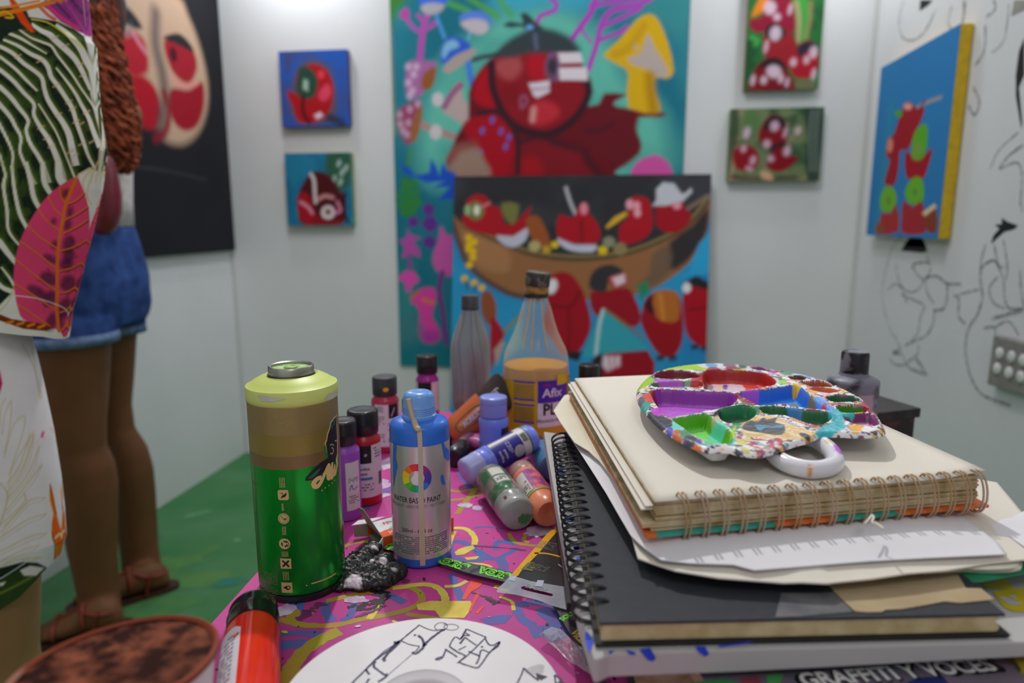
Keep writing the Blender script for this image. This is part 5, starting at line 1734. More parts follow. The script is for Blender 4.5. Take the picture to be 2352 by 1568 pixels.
# ------------------------------------------------------------------ the stack of sketchbooks on the right
fhz = np.array([-math.sin(YAW), math.cos(YAW), 0])
Z_GT, Z_GB = 0.873, 0.852        # gold-ringed sketchbook
Z_BT, Z_BB = 0.834, 0.8215       # black ringed sketchbook
Z_WT = 0.8208                    # white portfolio below it


def quad(fl, fr, bl, z):
    a, b, c = atz(*fl, z), atz(*fr, z), atz(*bl, z)
    return a, b, c, b+c-a


def slab(name, q, z0, z1, mat, parent, bevel=0.0, **kw):
    return prism(name, [q[0][:2], q[1][:2], q[3][:2], q[2][:2]], z0, z1, mat, parent, bevel=bevel, **kw)


def inset(q, l, r, f, b):
    """shrink a quad (fl, fr, bl, br) by metres from left, right, front, back (negative grows)"""
    fl, fr, bl, br = q
    u = (fr-fl)/np.linalg.norm(fr-fl)
    v = (bl-fl)/np.linalg.norm(bl-fl)
    return fl+u*l+v*f, fr-u*r+v*f, bl+u*l-v*b, br-u*r-v*b


m_cream = M('page_cream', (214, 209, 198), .8, e=.90, var=.02, vs=8, spec=.2)
m_edge = M('page_edge', (192, 178, 146), .85, e=.80, rgb2=(160, 138, 98), vs=90, spec=.15)
m_edge2 = M('page_edge_pale', (190, 178, 140), .85, e=.80, rgb2=(168, 152, 112), vs=70, spec=.15)
m_black = M('cover_black', (54, 56, 62), .6, e=.84, var=.06, vs=200, spec=.25, bump=.05, bs=900)
m_black2 = M('board_black', (26, 25, 28), .6, e=.80)
m_white = M('paper_white', (206, 206, 212), .75, e=.80, var=.02, vs=12, spec=.2)

# black sketchbook
Qb = quad((1370, 1430), (2310, 1409), (1292, 994), Z_BT)
bb = thing('sketchbook', 'black covered sketchbook with black wire rings and torn brown paper on its cover', 'sketchbook', (Qb[0]+Qb[3])/2*[1, 1, 0]+[0, 0, Z_BB])
slab('cover', inset(Qb, .0015, 0, 0, 0), Z_BT-.0016, Z_BT, m_black, bb, .0004)
rngp = np.random.default_rng(3)
npg = 7
for i in range(npg):
    z0 = Z_BB+.0018+(Z_BT-.0018-Z_BB-.0018)*i/npg
    z1 = Z_BB+.0018+(Z_BT-.0018-Z_BB-.0018)*(i+.97)/npg
    slab('page', inset(Qb, rngp.uniform(.0026, .0034), rngp.uniform(.001, .006), rngp.uniform(.0010, .0016), .002), z0, z1, m_edge2, bb)
slab('back_cover', inset(Qb, -.0005, -.003, -.0012, 0), Z_BB, Z_BB+.0017, m_black2, bb, .0004)
# torn kraft paper and a painted grey sheen for the lit part of the cover
k6 = K(1700, 1040, 2.969)


def onz(pts, z):
    return [tuple(atz(x, y, z)[:2]) for x, y in pts]


prism('torn_brown_paper', onz(k6([(560, 860), (600, 905), (640, 950), (700, 1010), (782, 1085), (860, 1092), (965, 1090), (990, 1075), (1100, 1070), (1250, 1045), (1390, 1018), (1500, 1028), (1700, 1008), (1730, 1000), (1640, 930), (1540, 928), (1480, 830), (1380, 800), (1000, 790)]), Z_BT), Z_BT+.0002, Z_BT+.0007,
      M('kraft_paper', (164, 148, 120), .9, e=.78, rgb2=(144, 126, 100), vs=22, bump=.3, bs=80, spec=.1), bb)
prism('sheen_patch', onz(k6([(280, 960), (450, 960), (640, 955), (770, 1086), (400, 1118), (240, 1122)]), Z_BT), Z_BT+.0001, Z_BT+.0004,
      M('sheen_grey', (104, 104, 106), .8, e=.8, rgb2=(80, 82, 88), vs=60), bb)
# wire rings along the left edge
m_wire = M('black_wire', (24, 25, 30), .32, e=.8, spec=.6, var=.02)
fl, fr, bl, br = Qb
ev = (bl-fl)/np.linalg.norm(bl-fl)
eu = (fr-fl)/np.linalg.norm(fr-fl)
Lb = np.linalg.norm(bl-fl)
th = np.linspace(0, 2*np.pi, 26, endpoint=False)
ring_me = None
for i in range(23):
    c = fl+ev*(.019+i*(Lb-.026)/22.0)
    zc = (Z_BT+Z_BB)/2+.0014
    c[2] = zc
    P = []
    for sgn in (1, -1):
        P.append(tube_vf([c+eu*(.0004+.0108*math.cos(a))+up3*(.0069*math.sin(a))+ev*sgn*(.0004+.0013*(1-math.cos(a))*.5) for a in th], .00062, 7, True))
    V, Fc = merge(P)
    mk('wire_ring', V, Fc, m_wire, bb)

# white portfolio under it, with blue brush marks and yellow letters
wl_ = [atz(x, y, Z_WT) for x, y in [(1249, 990), (1282, 1180), (1306, 1292), (1329, 1404), (1364, 1512)]]
pw = thing('portfolio', 'thick white portfolio with blue brush marks under the black sketchbook', 'portfolio', (wl_[0]+wl_[-1])/2*[1, 1, 0]+[.1, 0, .80])
fr_w = [atz(x, y, Z_WT) for x, y in [(1376, 1512), (1400, 1500), (1700, 1490), (2000, 1482), (2290, 1474), (2560, 1468)]]
bk_w = [atz(2600, 1340, Z_WT), atz(2190, 1185, Z_WT), atz(1900, 1080, Z_WT)]
out = [p[:2] for p in wl_+fr_w+bk_w]
V, Fc = prism_vf(out, .8075, Z_WT-.0002)
n = len(V)//2
V[:n, 2] = .8075+np.clip((V[:n, 0]-.06)/.2, 0, 1)*.0055
wo = mk('board', V, Fc, M('portfolio_white', (172, 172, 172), .6, e=.86, var=.03, vs=9, spec=.25), pw, False)
bev(wo, .0012)
m_bl = M('brush_blue', (22, 66, 190), .5, e=.8, vs=80)
kk7, kk3 = K(1100, 1180, 3.5636), K(980, 860, 3.408)
for pts in (kk3([(1020, 740), (1062, 715), (1060, 790), (1015, 790)]), kk3([(1070, 990), (1115, 985), (1115, 1015), (1080, 1015)]), kk3([(1100, 1120), (1150, 1105), (1150, 1150), (1095, 1150)]),
            kk3([(1150, 1355), (1200, 1350), (1195, 1385), (1150, 1380)]), kk3([(1170, 1440), (1215, 1430), (1200, 1475), (1170, 1475)]), kk7([(770, 270), (830, 260), (830, 300), (780, 295)]),
            kk7([(720, 40), (775, 20), (770, 60)]), kk7([(870, 965), (885, 960), (940, 1040), (905, 1140), (895, 1145), (870, 1040)]), kk7([(805, 390), (845, 365), (835, 400)])):
    decal('brush_mark', [poly2d(onz(pts, Z_WT))], flat_map((0, 0, Z_WT+.0003), (1, 0, 0), (0, 1, 0)), m_bl, pw)
# marks on its front face
f0, f1 = fr_w[1]+0, fr_w[3]+0
fx = (f1-f0)/np.linalg.norm(f1-f0)
fn = np.array([fx[1], -fx[0], 0])
for pts in (kk7([(1060, 1118), (1110, 1112), (1075, 1150)]), kk7([(1195, 1105), (1270, 1125), (1290, 1150), (1235, 1150)]), kk7([(1310, 1105), (1400, 1090), (1450, 1180), (1420, 1205), (1380, 1190)]),
            kk7([(1765, 1080), (1850, 1080), (1885, 1145), (1850, 1165), (1800, 1130)]), kk7([(1950, 1075), (2250, 1040), (2200, 1062), (1970, 1090)])):
    q = [atplane(x, y, f0+fn*.0004, fn) for x, y in pts]
    decal('brush_mark', [poly2d([(np.dot(p-f0, fx), p[2]) for p in q])], lambda uv, f0=f0: f0*[1, 1, 0]+fn*.0006+uv[:, :1]*fx+np.outer(uv[:, 1], up3), m_bl, pw)
k6b = K(2100, 1200, 4.262)
m_yl = M('print_yellow', (196, 178, 24), .5, e=.8)
ymap = flat_map((0, 0, Z_WT+.0002), (1, 0, 0), (0, 1, 0))
decal('yellow_letter', [poly2d(onz(k6b([(640, 582), (760, 560), (870, 540), (975, 622), (900, 655), (720, 640), (680, 610)]), Z_WT))], ymap, m_yl, pw)
decal('yellow_letter', [poly2d(onz(k6b([(770, 680), (900, 650), (1150, 640), (1250, 870), (1060, 878), (960, 868), (880, 830), (810, 740)]), Z_WT))], ymap, m_yl, pw)
wmap = flat_map((0, 0, Z_WT+.0004), (1, 0, 0), (0, 1, 0))
decal('letter_counter', [poly2d(onz(k6b(p), Z_WT)) for p in ([(680, 590), (800, 560), (830, 580), (720, 600)],)], wmap, MATS['portfolio_white'], pw)
decal('letter_counter', [poly2d(onz(k6b([(820, 728), (900, 730), (1000, 780), (1060, 790), (1030, 812), (930, 810)]), Z_WT))], wmap, MATS['portfolio_white'], pw)
decal('letter_counter', [poly2d(onz(k6b([(920, 718), (980, 712), (1010, 755), (980, 760)]), Z_WT))], wmap, MATS['portfolio_white'], pw)

# books under the portfolio
gz = .8035
gq = [atz(1440, 1600, gz), atz(2400, 1580, gz)]
gr = thing('magazine', 'glossy grey magazine with bold white title letters at the bottom of the stack', 'magazine', atz(1900, 1560, gz)*[1, 1, 0]+[0, 0, .792])
gA, gB = atz(1395, 1660, gz), atz(2500, 1655, gz)
gC = atz(2309, 1497, gz)
u_ = (gB-gA)/np.linalg.norm(gB-gA)
t0 = atz(1864, 1563, gz)
t1 = atz(2256, 1529, gz)
tu = (t1-t0)/np.linalg.norm(t1-t0)
tv = np.array([-tu[1], tu[0], 0])
rt = gC+tu*.004
gout = [rt+tv*.12, rt-tv*.075, rt-tv*.075-tu*.172, rt+tv*.12-tu*.172]
prism('cover', [p[:2] for p in gout], gz-.0008, gz, M('magazine_grey', (104, 92, 104), .35, e=.62, rgb2=(74, 70, 84), vs=14, spec=.5), gr)
prism('pages', [(p-(p-sum(gout)/4)*.012)[:2] for p in gout], gz-.0115, gz-.0008, m_edge, gr)
gmap = flat_map(t0*[1, 1, 0]+[0, 0, gz+.0002], tu, tv)
gmap2 = flat_map(t0*[1, 1, 0]+[0, 0, gz+.0004], tu, tv)
LT = np.linalg.norm(t1-t0)
hpx = atz(2100, 1528, gz)-atz(2100, 1556, gz)
th_ = np.dot(hpx, tv)
tx, tf = text_vf('GRAFFITI Y VOCES', .03)
wd = tx[:, 0].max()-tx[:, 0].min()
sxx = LT/(wd*th_/0.7)
decal('title_shadow', [text2d('GRAFFITI Y VOCES', LT/2+.0006, -.0008, th_*1.2, 0, .05, 0, sxx*.99)], gmap, M('print_black', (18, 18, 22), .5, e=.7), gr)
decal('title', [text2d('GRAFFITI Y VOCES', LT/2, 0, th_*1.12, 0, .028, 0, sxx)], gmap2, M('print_white', (224, 224, 224), .5, e=.66), gr)
ar = []
for pts, c in (([(1590, 1566), (1660, 1558), (1700, 1568), (1640, 1590)], (50, 110, 70)), ([(1700, 1556), (1740, 1552), (1750, 1572), (1705, 1580)], (110, 50, 60)), ([(1760, 1550), (1800, 1548), (1790, 1572), (1765, 1574)], (60, 130, 70)), ([(1860, 1540), (1895, 1537), (1880, 1556), (1850, 1560)], (26, 26, 30)), ([(1925, 1535), (2040, 1524), (2090, 1520), (2060, 1545), (1960, 1552)], (70, 84, 92)), ([(2050, 1524), (2100, 1518), (2110, 1524), (2070, 1532)], (22, 24, 28)), ([(2080, 1568), (2110, 1556), (2165, 1552), (2180, 1570), (2140, 1590)], (28, 36, 90)), ([(1560, 1575), (1600, 1570), (1600, 1600), (1550, 1600)], (90, 60, 110))):
    decal('cover_art', [poly2d(onz(pts, gz))], flat_map((0, 0, gz+.0001), (1, 0, 0), (0, 1, 0)), M('art_%d_%d' % c[:2], c, .4, e=.62), gr)
# black band that shows beside the rings, and the thick books carrying the stack
fo = [atz(x, y, .800) for x, y in [(1262, 1010), (1277, 1200), (1292, 1300), (1302, 1395)]]
fo = [p for p in fo]
fb = [fo[-1]+eu*.026, fo[0]+eu*.026]
fd = thing('band', 'black folder edge showing left of the white portfolio', 'band', (fo[0]+fb[0])/2*[1, 1, 0]+[0, 0, .7965])
prism('cover', [p[:2] for p in fo+fb], .7972, .8035-.0125+.012, m_black2, fd)
prism('sheets', [(p-(p-sum(fo+fb)/6)*.02)[:2] for p in fo+fb], .7962, .7970, m_cream, fd)
bkq = quad((1420, 1490), (2250, 1470), (1330, 1120), .795)
for i, (z0, z1, c, lab) in enumerate(((.7505, .7730, (70, 72, 80), 'thick grey book lying lowest under the stack on the table'), (.7732, .7958, (150, 120, 70), 'thick ochre book under the black folder in the stack'))):
    qd = inset(bkq, .012+.004*i, .01, .02, .0)
    t = thing('book', lab, 'book', (qd[0]+qd[3])/2*[1, 1, 0]+[0, 0, z0])
    mc = M('book_cloth_%d' % i, c, .7, e=.8)
    slab('cover', qd, z1-.002, z1, mc, t)
    slab('back_cover', qd, z0, z0+.002, mc, t)
    slab('pages', inset(qd, .004, .004, .004, 0), z0+.002, z1-.002, m_edge, t)
# yellow-edged booklet at the far right
yb_ = [atz(x, y, .806) for x, y in [(2322, 1500), (2345, 1535), (2480, 1560), (2480, 1480)]]
yo = prism('booklet', [p[:2] for p in yb_], .7975, .806, M('booklet_yellow', (176, 150, 30), .5, e=.62, rgb2=(120, 110, 30), vs=30), None)
tag(yo, 'yellow booklet right of the magazine at the picture edge', 'booklet')


# loose sheets between the two sketchbooks
def sheet(name, px, zc, ze, mat, thick, label, cat, wave=.0006, parent=None):
    """paper outline seen at height ze (edge) that rises to zc in the middle"""
    P = np.array([atz(x, y, ze) for x, y in px])
    c = P.mean(0)
    S = [1, .985, .95, .88, .75, .55, .3]
    V, n = [], len(P)
    for s in S:
        r = c+(P-c)*s
        t = min(1, (1-s)/.30)
        r[:, 2] = ze+(zc-ze)*t*t*(3-2*t)+wave*np.sin(np.arange(n)*1.9)*(1-t)
        V.append(r)
    V.append(np.array([[c[0], c[1], zc]]))
    V = np.concatenate(V)
    Fc = [(i*n+j, i*n+(j+1) % n, (i+1)*n+(j+1) % n, (i+1)*n+j) for i in range(len(S)-1) for j in range(n)]
    Fc += [((len(S)-1)*n+j, (len(S)-1)*n+(j+1) % n, len(V)-1) for j in range(n)]
    o = mk(name, V, Fc, mat, parent, True)
    sd = o.modifiers.new('thickness', 'SOLIDIFY')
    sd.thickness, sd.offset = thick, 0
    if parent is None:
        tag(o, label, cat)
    return o


m_teal = M('card_teal', (34, 122, 88), .5, e=.72)
o = sheet('card', [(2120, 1288), (2207, 1314), (2234, 1337), (2252, 1336), (2350, 1318), (2440, 1300), (2460, 1250), (2300, 1200), (2100, 1230)], Z_BT+.002, Z_BT+.0012, m_teal, .0006, 'dark green card sticking out under the loose cream paper at right', 'card', 0)
k4 = K(1220, 820, 3.016)
cream_px = k4([(690, 1225), (715, 1320), (738, 1392), (850, 1432), (1000, 1490), (1300, 1532), (1749, 1560)])+k6([(420, 890), (590, 897), (640, 880), (900, 862), (1150, 830), (1400, 800), (1700, 752), (1936, 738), (2080, 715)])+[(2360, 1190), (2290, 1110), (1900, 1040), (1400, 1010), (1330, 1010), (1380, 1100)]
sheet('cream_paper', cream_px, .8452, .8424, m_cream, .0010, 'large cream sheet jutting out lowest under the gold-ringed sketchbook', 'paper')
sheet('folded_paper', k6([(1250, 815), (1500, 800), (1700, 806), (1850, 800), (1915, 785), (1925, 765), (1880, 748), (1700, 745), (1400, 770)]), Z_BT+.0052, Z_BT+.0042, M('paper_fold', (226, 220, 200), .8, e=.8), .003, 'curled folded end of cream paper over the green card', 'paper', 0)
white_px = k4([(205, 462), (270, 560), (340, 660), (430, 800), (520, 950), (610, 1100), (690, 1230), (740, 1290), (800, 1340), (900, 1400), (1100, 1430), (1400, 1445)])+k6([(100, 797), (400, 775), (900, 745), (1300, 715), (1820, 688), (1760, 620), (1640, 525), (1500, 420)])+[(2130, 1120), (1700, 1000), (1330, 930)]
sheet('white_paper', white_px, .8492, .8464, m_white, .0006, 'white drawing paper with a faint blue pencil line under the gold-ringed sketchbook', 'paper')
sheet('white_paper', k6([(1560, 560), (1640, 520), (1800, 445), (1850, 440), (1940, 400), (1990, 540), (2060, 640), (1960, 660), (1830, 570)]), .8440, .8436, m_white, .0005, 'white sheet corner sticking out beyond the right end of the gold rings', 'paper')
torn_px = k4([(155, 372), (230, 268), (292, 250), (330, 240), (500, 330), (900, 800), (1000, 1150), (900, 1250), (865, 1240), (740, 1052), (600, 882), (520, 782), (470, 715), (430, 682), (400, 655), (300, 592), (205, 455)])
sheet('torn_paper', torn_px, .8509, .8509, M('paper_torn', (208, 204, 188), .85, e=.8, rgb2=(196, 190, 170), vs=10), .0007, 'torn cream sheet edge showing left of the gold-ringed sketchbook', 'paper', .0003)
pl = smooth_line([atz(x, y, .8462) for x, y in k6([(-100, 735), (200, 705), (420, 688), (640, 660), (850, 630), (1100, 595), (1400, 555), (1640, 520)])], 5)
pl[:, 2] = .8484

# gold-ringed sketchbook
Qg = quad((1508, 1152), (2258, 1092), (1322, 868), Z_GT)
gb = thing('sketchbook', 'open cream sketchbook with gold wire rings, topmost of the stack under the palette', 'sketchbook', (Qg[0]+Qg[3])/2*[1, 1, 0]+[0, 0, Z_GB])
npg = 13
hz = (Z_GT-.0006-Z_GB-.0022)/npg
for i in range(npg):
    z0 = Z_GB+.0022+hz*i
    j = rngp.uniform
    left = -.0075 if 2 <= i <= 3 else (j(-.0015, .001) if i > 3 else -.002)
    q = inset(Qg, left, j(-.001, .002), .0022+j(-.0006, .0014), 0)
    o = slab('page', q, z0, z0+hz*(.80+.12*j(-1, 1)), m_edge, gb)
q = inset(Qg, -.0005, -.002, .0006, 0)
# top leaf, lifting a little at its right corner
nx, ny = 24, 24
V, Fc = grid2d(0, 0, 1, 1, nx, ny)
Wd = [q[0]*(1-a)*(1-b)+q[1]*a*(1-b)+q[2]*(1-a)*b+q[3]*a*b for a, b in V]
Wd = np.array(Wd)
Wd[:, 2] = Z_GT+.0035*np.clip((V[:, 0]-.78)/.22, 0, 1)**2*np.clip(1-V[:, 1]/.35, 0, 1)-.0004
o = mk('top_page', Wd, Fc, m_cream, gb)
sd = o.modifiers.new('t', 'SOLIDIFY')
sd.thickness, sd.offset = .0005, 0
for dl, dz in ((.0055, .0045), (.008, .0062)):
    qq = inset(Qg, -dl, .1, .004, .0)
    slab('page', qq, Z_GT-dz, Z_GT-dz+.0007, m_cream, gb)
# patterned back cover: orange and turquoise stretches
mo, mtq = M('cover_orange', (206, 104, 44), .6, e=.75, vs=60), M('cover_turquoise', (52, 150, 138), .6, e=.75, vs=60)
bq = inset(Qg, -.006, -.006, -.0015, 0)
slab('back_cover', bq, Z_GB, Z_GB+.0016, mo, gb)
gfl, gfr, gbl, gbr = bq
gu = (gfr-gfl)/np.linalg.norm(gfr-gfl)
gv = np.array([-gu[1], gu[0], 0])
gfn = -gv
Lg = np.linalg.norm(gfr-gfl)
for a, b, mm in ((.03, .355, mtq), (.53, .715, mtq)):
    p0, p1 = gfl+gu*Lg*a+gfn*.0003, gfl+gu*Lg*b+gfn*.0003
    q4 = [p0, p1, p1+gv*.004, p0+gv*.004]
    prism('cover_stripe', [p[:2] for p in q4], Z_GB+.0001, Z_GB+.0018, mm, gb)
m_gold = M('ring_gold', (170, 150, 136), .38, metal=.35, e=.80, spec=.5, rgb2=(160, 134, 92), vs=30)
g0 = Qg[0]
gL = np.linalg.norm(Qg[1]-Qg[0])
gu2 = (Qg[1]-Qg[0])/gL
gv2 = np.array([-gu2[1], gu2[0], 0])
th = np.linspace(0, 2*np.pi, 30, endpoint=False)
for i in range(18):
    c = g0+gu2*(.017+i*(gL-.020)/17.0)
    c[2] = (Z_GT+Z_GB)/2+.0002
    P = []
    for sgn in (1, -1):
        P.append(tube_vf([c+gv2*(.0012+.0075*math.cos(a))+up3*(.0137*math.sin(a))+gu2*(sgn*.00135-.0012*math.sin(a)) for a in th], .00064, 7, True))
    V, Fc = merge(P)
    mk('wire_ring', V, Fc, m_gold, gb)
# a scrap caught in the rings
V, Fc = merge([tube_vf(smooth_line([atz(x, y, .862)-fhz*.008 for x, y in k6([(800, 440), (830, 410), (850, 385), (862, 400), (850, 430), (880, 440), (930, 475)])], 4), .0007, 6)])
mk('paper_scrap', V, Fc, m_cream, gb)

# ------------------------------------------------------------------ paint palette
ZR = Z_GT+.0165
kp = K(1420, 800, 3.36)
pal_out = [(140, 330), (165, 265), (250, 190), (400, 138), (650, 108), (850, 110), (1100, 140), (1350, 180), (1550, 225), (1780, 320), (1900, 390), (1990, 480), (2060, 590), (2050, 640), (1960, 655), (1750, 650), (1600, 648), (1545, 665), (1480, 690), (1380, 720), (1250, 760), (1120, 800), (1000, 797), (900, 778), (870, 770), (800, 768), (650, 760), (500, 700), (350, 610), (230, 500), (160, 410)]
PO = smooth_line([atz(x, y, ZR)[:2] for x, y in kp(pal_out)], 9, True)
pal_root = thing('paint_palette', 'white plastic paint palette with thumb ring, wells smeared with bright paints', 'palette', np.array([*PO.mean(0), Z_GT]))
cpal = np.array(atz(*kp([(1080, 400)])[0], ZR)[:2])
S = np.concatenate([np.linspace(0.004, .93, 235), np.linspace(.934, 1.0, 18)])
nth = 620
d_ = PO-cpal
ang = np.unwrap(np.arctan2(d_[:, 1], d_[:, 0]))
if ang[-1] < ang[0]:
    d_, ang = d_[::-1], ang[::-1]
tt = np.linspace(ang[0], ang[0]+2*np.pi, nth, endpoint=False)
aa = np.concatenate([ang, [ang[0]+2*np.pi]])
rr = np.interp(tt, aa, np.concatenate([np.hypot(*d_.T), [np.hypot(*d_[0])]]))
U = np.stack([np.cos(tt)*rr, np.sin(tt)*rr], 1)
UV = (cpal+S[:, None, None]*U[None]).reshape(-1, 2)
PP = Pic(UV, lambda x, y: tuple(atz(x, y, ZR)[:2]), .00030, .80)
PP.fill((214, 210, 214))
H = np.zeros(len(UV))
wells = [
    ([(275, 205), (300, 182), (380, 170), (460, 168), (560, 175), (630, 195), (635, 215), (560, 235), (460, 240), (350, 238), (285, 225)], .009, .004, (112, 24, 48), (108, 130, 30)),
    ([(655, 180), (780, 165), (980, 172), (1150, 195), (1222, 268), (1100, 300), (905, 335), (690, 318), (655, 290)], .012, .006, (150, 22, 24), (190, 60, 48)),
    ([(262, 322), (600, 328), (905, 348), (890, 430), (730, 474), (405, 532), (310, 465)], .013, .0065, (128, 46, 150), (172, 88, 196)),
    ([(925, 345), (1130, 318), (1340, 285), (1420, 302), (1500, 380), (1640, 470), (1560, 470), (1400, 452), (1250, 436), (1090, 440), (1000, 400)], .012, .006, (32, 98, 196), (62, 140, 226)),
    ([(415, 545), (560, 515), (690, 505), (740, 550), (870, 640), (885, 720), (830, 742), (700, 738), (570, 665), (470, 595)], .011, .005, (84, 158, 36), (118, 200, 100)),
    ([(790, 470), (950, 440), (1050, 455), (1072, 500), (1010, 560), (890, 588), (800, 560), (770, 510)], .009, .005, (26, 102, 66), (42, 84, 60)),
    ([(1085, 452), (1250, 447), (1400, 472), (1630, 490), (1645, 550), (1540, 600), (1400, 560), (1280, 520), (1140, 510)], .010, .005, (30, 100, 58), (96, 92, 56)),
    ([(1600, 372), (1700, 360), (1850, 380), (1860, 405), (1750, 420), (1640, 410)], .009, .003, (20, 96, 58), (34, 80, 60)),
    ([(1685, 447), (1800, 440), (1925, 455), (1915, 490), (1790, 495), (1705, 482)], .009, .003, (60, 120, 26), (84, 150, 30)),
    ([(1735, 515), (1950, 502), (2015, 560), (1985, 602), (1800, 582)], .007, .006, (104, 40, 90), (190, 156, 190)),
    ([(1400, 258), (1540, 246), (1680, 275), (1640, 297), (1480, 292)], .008, .003, (150, 76, 36), (164, 84, 34)),
    ([(1310, 213), (1440, 220), (1430, 246), (1340, 242)], .006, .003, (90, 30, 40), (60, 60, 80)),
    ([(1460, 312), (1600, 302), (1720, 330), (1610, 348)], .006, .004, (176, 90, 50), (200, 196, 200)),
    ([(1030, 150), (1150, 150), (1265, 172), (1240, 188), (1070, 170)], .005, .003, (120, 40, 90), (170, 60, 150)),
    ([(280, 265), (630, 255), (645, 300), (300, 304)], .004, .003, (80, 96, 84), (150, 120, 150)),
]
# rim splashes first, so that wells cover them
for sc_, lo, hi, c, off in ((180, .60, .66, (52, 54, 66), 0.0), (200, .585, .60, (70, 72, 84), 8.3), (120, .62, .68, (170, 76, 60), .7), (90, .64, .70, (70, 156, 160), 1.9), (110, .65, .7, (206, 168, 70), 3.1), (100, .66, .71, (150, 40, 110), 4.4), (120, .66, .71, (50, 110, 80), 5.2), (140, .67, .72, (92, 90, 180), 6.6)):
    PP.blot(c, sc_*1.5, lo+.055, hi+.04, 1, None, off)


def pp(pts, c, soft=4, a=1, sm=2):
    PP.poly(kp(pts), c, soft, a, sm)


pp([(140, 320), (165, 260), (250, 190), (400, 137), (640, 108), (655, 140), (720, 150), (640, 168), (450, 160), (280, 178), (250, 225), (300, 245), (200, 300)], (150, 190, 34))
pp([(650, 110), (1100, 140), (1400, 190), (1380, 215), (1000, 160), (660, 150)], (206, 200, 212), 6, .8)
for x, y, a, b, c in [(720, 130, 14, 5, (90, 150, 190)), (860, 130, 16, 5, (110, 90, 110)), (960, 138, 10, 5, (34, 80, 66)), (1080, 152, 20, 5, (140, 60, 120)), (1190, 170, 16, 7, (170, 70, 170)), (1300, 186, 18, 6, (70, 130, 96)), (1390, 205, 14, 5, (150, 190, 200)), (890, 160, 20, 6, (130, 40, 60)), (740, 160, 16, 5, (140, 50, 80)),
                      (1400, 225, 16, 6, (40, 40, 52)), (1350, 235, 8, 5, (180, 120, 60)), (1480, 210, 12, 5, (90, 150, 190)), (1750, 320, 12, 5, (220, 180, 70)), (1500, 325, 14, 6, (206, 140, 60)), (1580, 320, 14, 6, (170, 90, 40)), (1660, 310, 12, 5, (210, 200, 206)), (1600, 350, 12, 4, (220, 160, 180))]:
    PP.ell(*kp([(x, y)])[0], a, b, c, .1, 3)
pp([(890, 160), (980, 165), (960, 185), (900, 180)], (150, 190, 40))
pp([(1240, 250), (1290, 240), (1300, 265), (1250, 275)], (140, 190, 40))
# wells: real hollows, coloured wall and floor
for pts, dep, ww, cw, cf in wells:
    Q = smooth_line(PP.P(kp(pts)), 4, True)
    idx = PP._near(Q, .003)
    d, ins = PP._dist(idx, Q, True)
    t = np.where(ins, np.clip(d/ww, 0, 1), 0)
    H[idx] = np.minimum(H[idx], -dep*t*t*(3-2*t))
    H[idx] += np.where(~ins, .0008*np.clip(1-d/.0022, 0, 1), 0)
    PP._blend(idx, np.where(ins, np.clip(d/.0004, 0, 1), 0), cw)
    PP._blend(idx, np.where(ins, np.clip((d/ww-.72)/.16, 0, 1), 0), cf)
# smears inside and between wells
pp([(150, 350), (250, 400), (240, 340), (255, 325), (310, 330), (345, 420), (300, 430), (270, 400)], (140, 26, 40), 4, .9)
pp([(560, 240), (650, 190), (655, 300), (560, 300)], (160, 26, 30))
pp([(270, 238), (400, 240), (500, 255), (490, 285), (380, 280), (300, 262)], (162, 92, 184))
pp([(520, 250), (560, 240), (550, 270), (500, 285)], (130, 160, 140))
pp([(460, 280), (480, 280), (475, 310), (460, 310)], (150, 190, 40))
pp([(690, 190), (820, 180), (960, 185), (980, 240), (840, 262), (720, 262)], (196, 176, 190), 5, .95)
pp([(815, 185), (850, 185), (845, 215), (815, 215)], (84, 60, 160))
pp([(780, 195), (805, 195), (800, 220), (780, 215)], (220, 180, 60))
pp([(700, 190), (740, 195), (720, 240), (660, 230)], (70, 70, 80), 5, .7)
pp([(900, 350), (950, 350), (1060, 420), (1050, 440), (960, 420)], (128, 36, 48))
pp([(980, 325), (1080, 315), (1080, 345), (1020, 360), (960, 345)], (164, 80, 190))
pp([(1330, 330), (1390, 320), (1390, 370), (1350, 385), (1320, 355)], (110, 110, 60))
pp([(1460, 380), (1500, 370), (1545, 440), (1520, 460)], (108, 100, 70))
pp([(1350, 275), (1400, 270), (1410, 300), (1350, 295)], (200, 170, 70))
pp([(1500, 380), (1580, 380), (1640, 440), (1730, 520), (1740, 570), (1690, 560), (1600, 470)], (82, 140, 214), 5, .9)
pp([(1620, 500), (1700, 470), (1750, 570), (1700, 600), (1620, 620), (1530, 660), (1560, 610), (1650, 570)], (44, 158, 172))
pp([(1680, 600), (1760, 590), (1740, 625), (1560, 665), (1540, 640)], (56, 166, 180))
pp([(1570, 435), (1610, 430), (1600, 470), (1570, 465)], (170, 50, 90))
pp([(1600, 425), (1700, 420), (1850, 430), (1900, 400), (1960, 450), (1980, 500), (1920, 490), (1880, 440), (1720, 440)], (150, 50, 66))
pp([(1690, 490), (1820, 495), (1800, 520), (1700, 515)], (60, 170, 176))
pp([(1830, 550), (1900, 520), (1960, 540), (1940, 590), (1880, 590)], (206, 170, 206), 6, .9)
pp([(1740, 520), (1830, 520), (1850, 570), (1780, 570)], (84, 40, 70), 6, .9)
pp([(1780, 590), (1930, 600), (1950, 630), (1820, 640)], (222, 160, 60))
pp([(1900, 600), (1990, 620), (1960, 640), (1880, 640)], (226, 220, 226))
pp([(715, 520), (780, 475), (800, 490), (790, 515), (740, 530)], (24, 30, 26))
pp([(720, 545), (760, 520), (800, 560), (790, 585), (740, 570)], (176, 170, 130), 4, .9)
pp([(860, 610), (900, 580), (970, 560), (1000, 590), (930, 620), (890, 640)], (40, 130, 90))
pp([(870, 640), (910, 590), (900, 660), (910, 690), (860, 680)], (150, 190, 30))
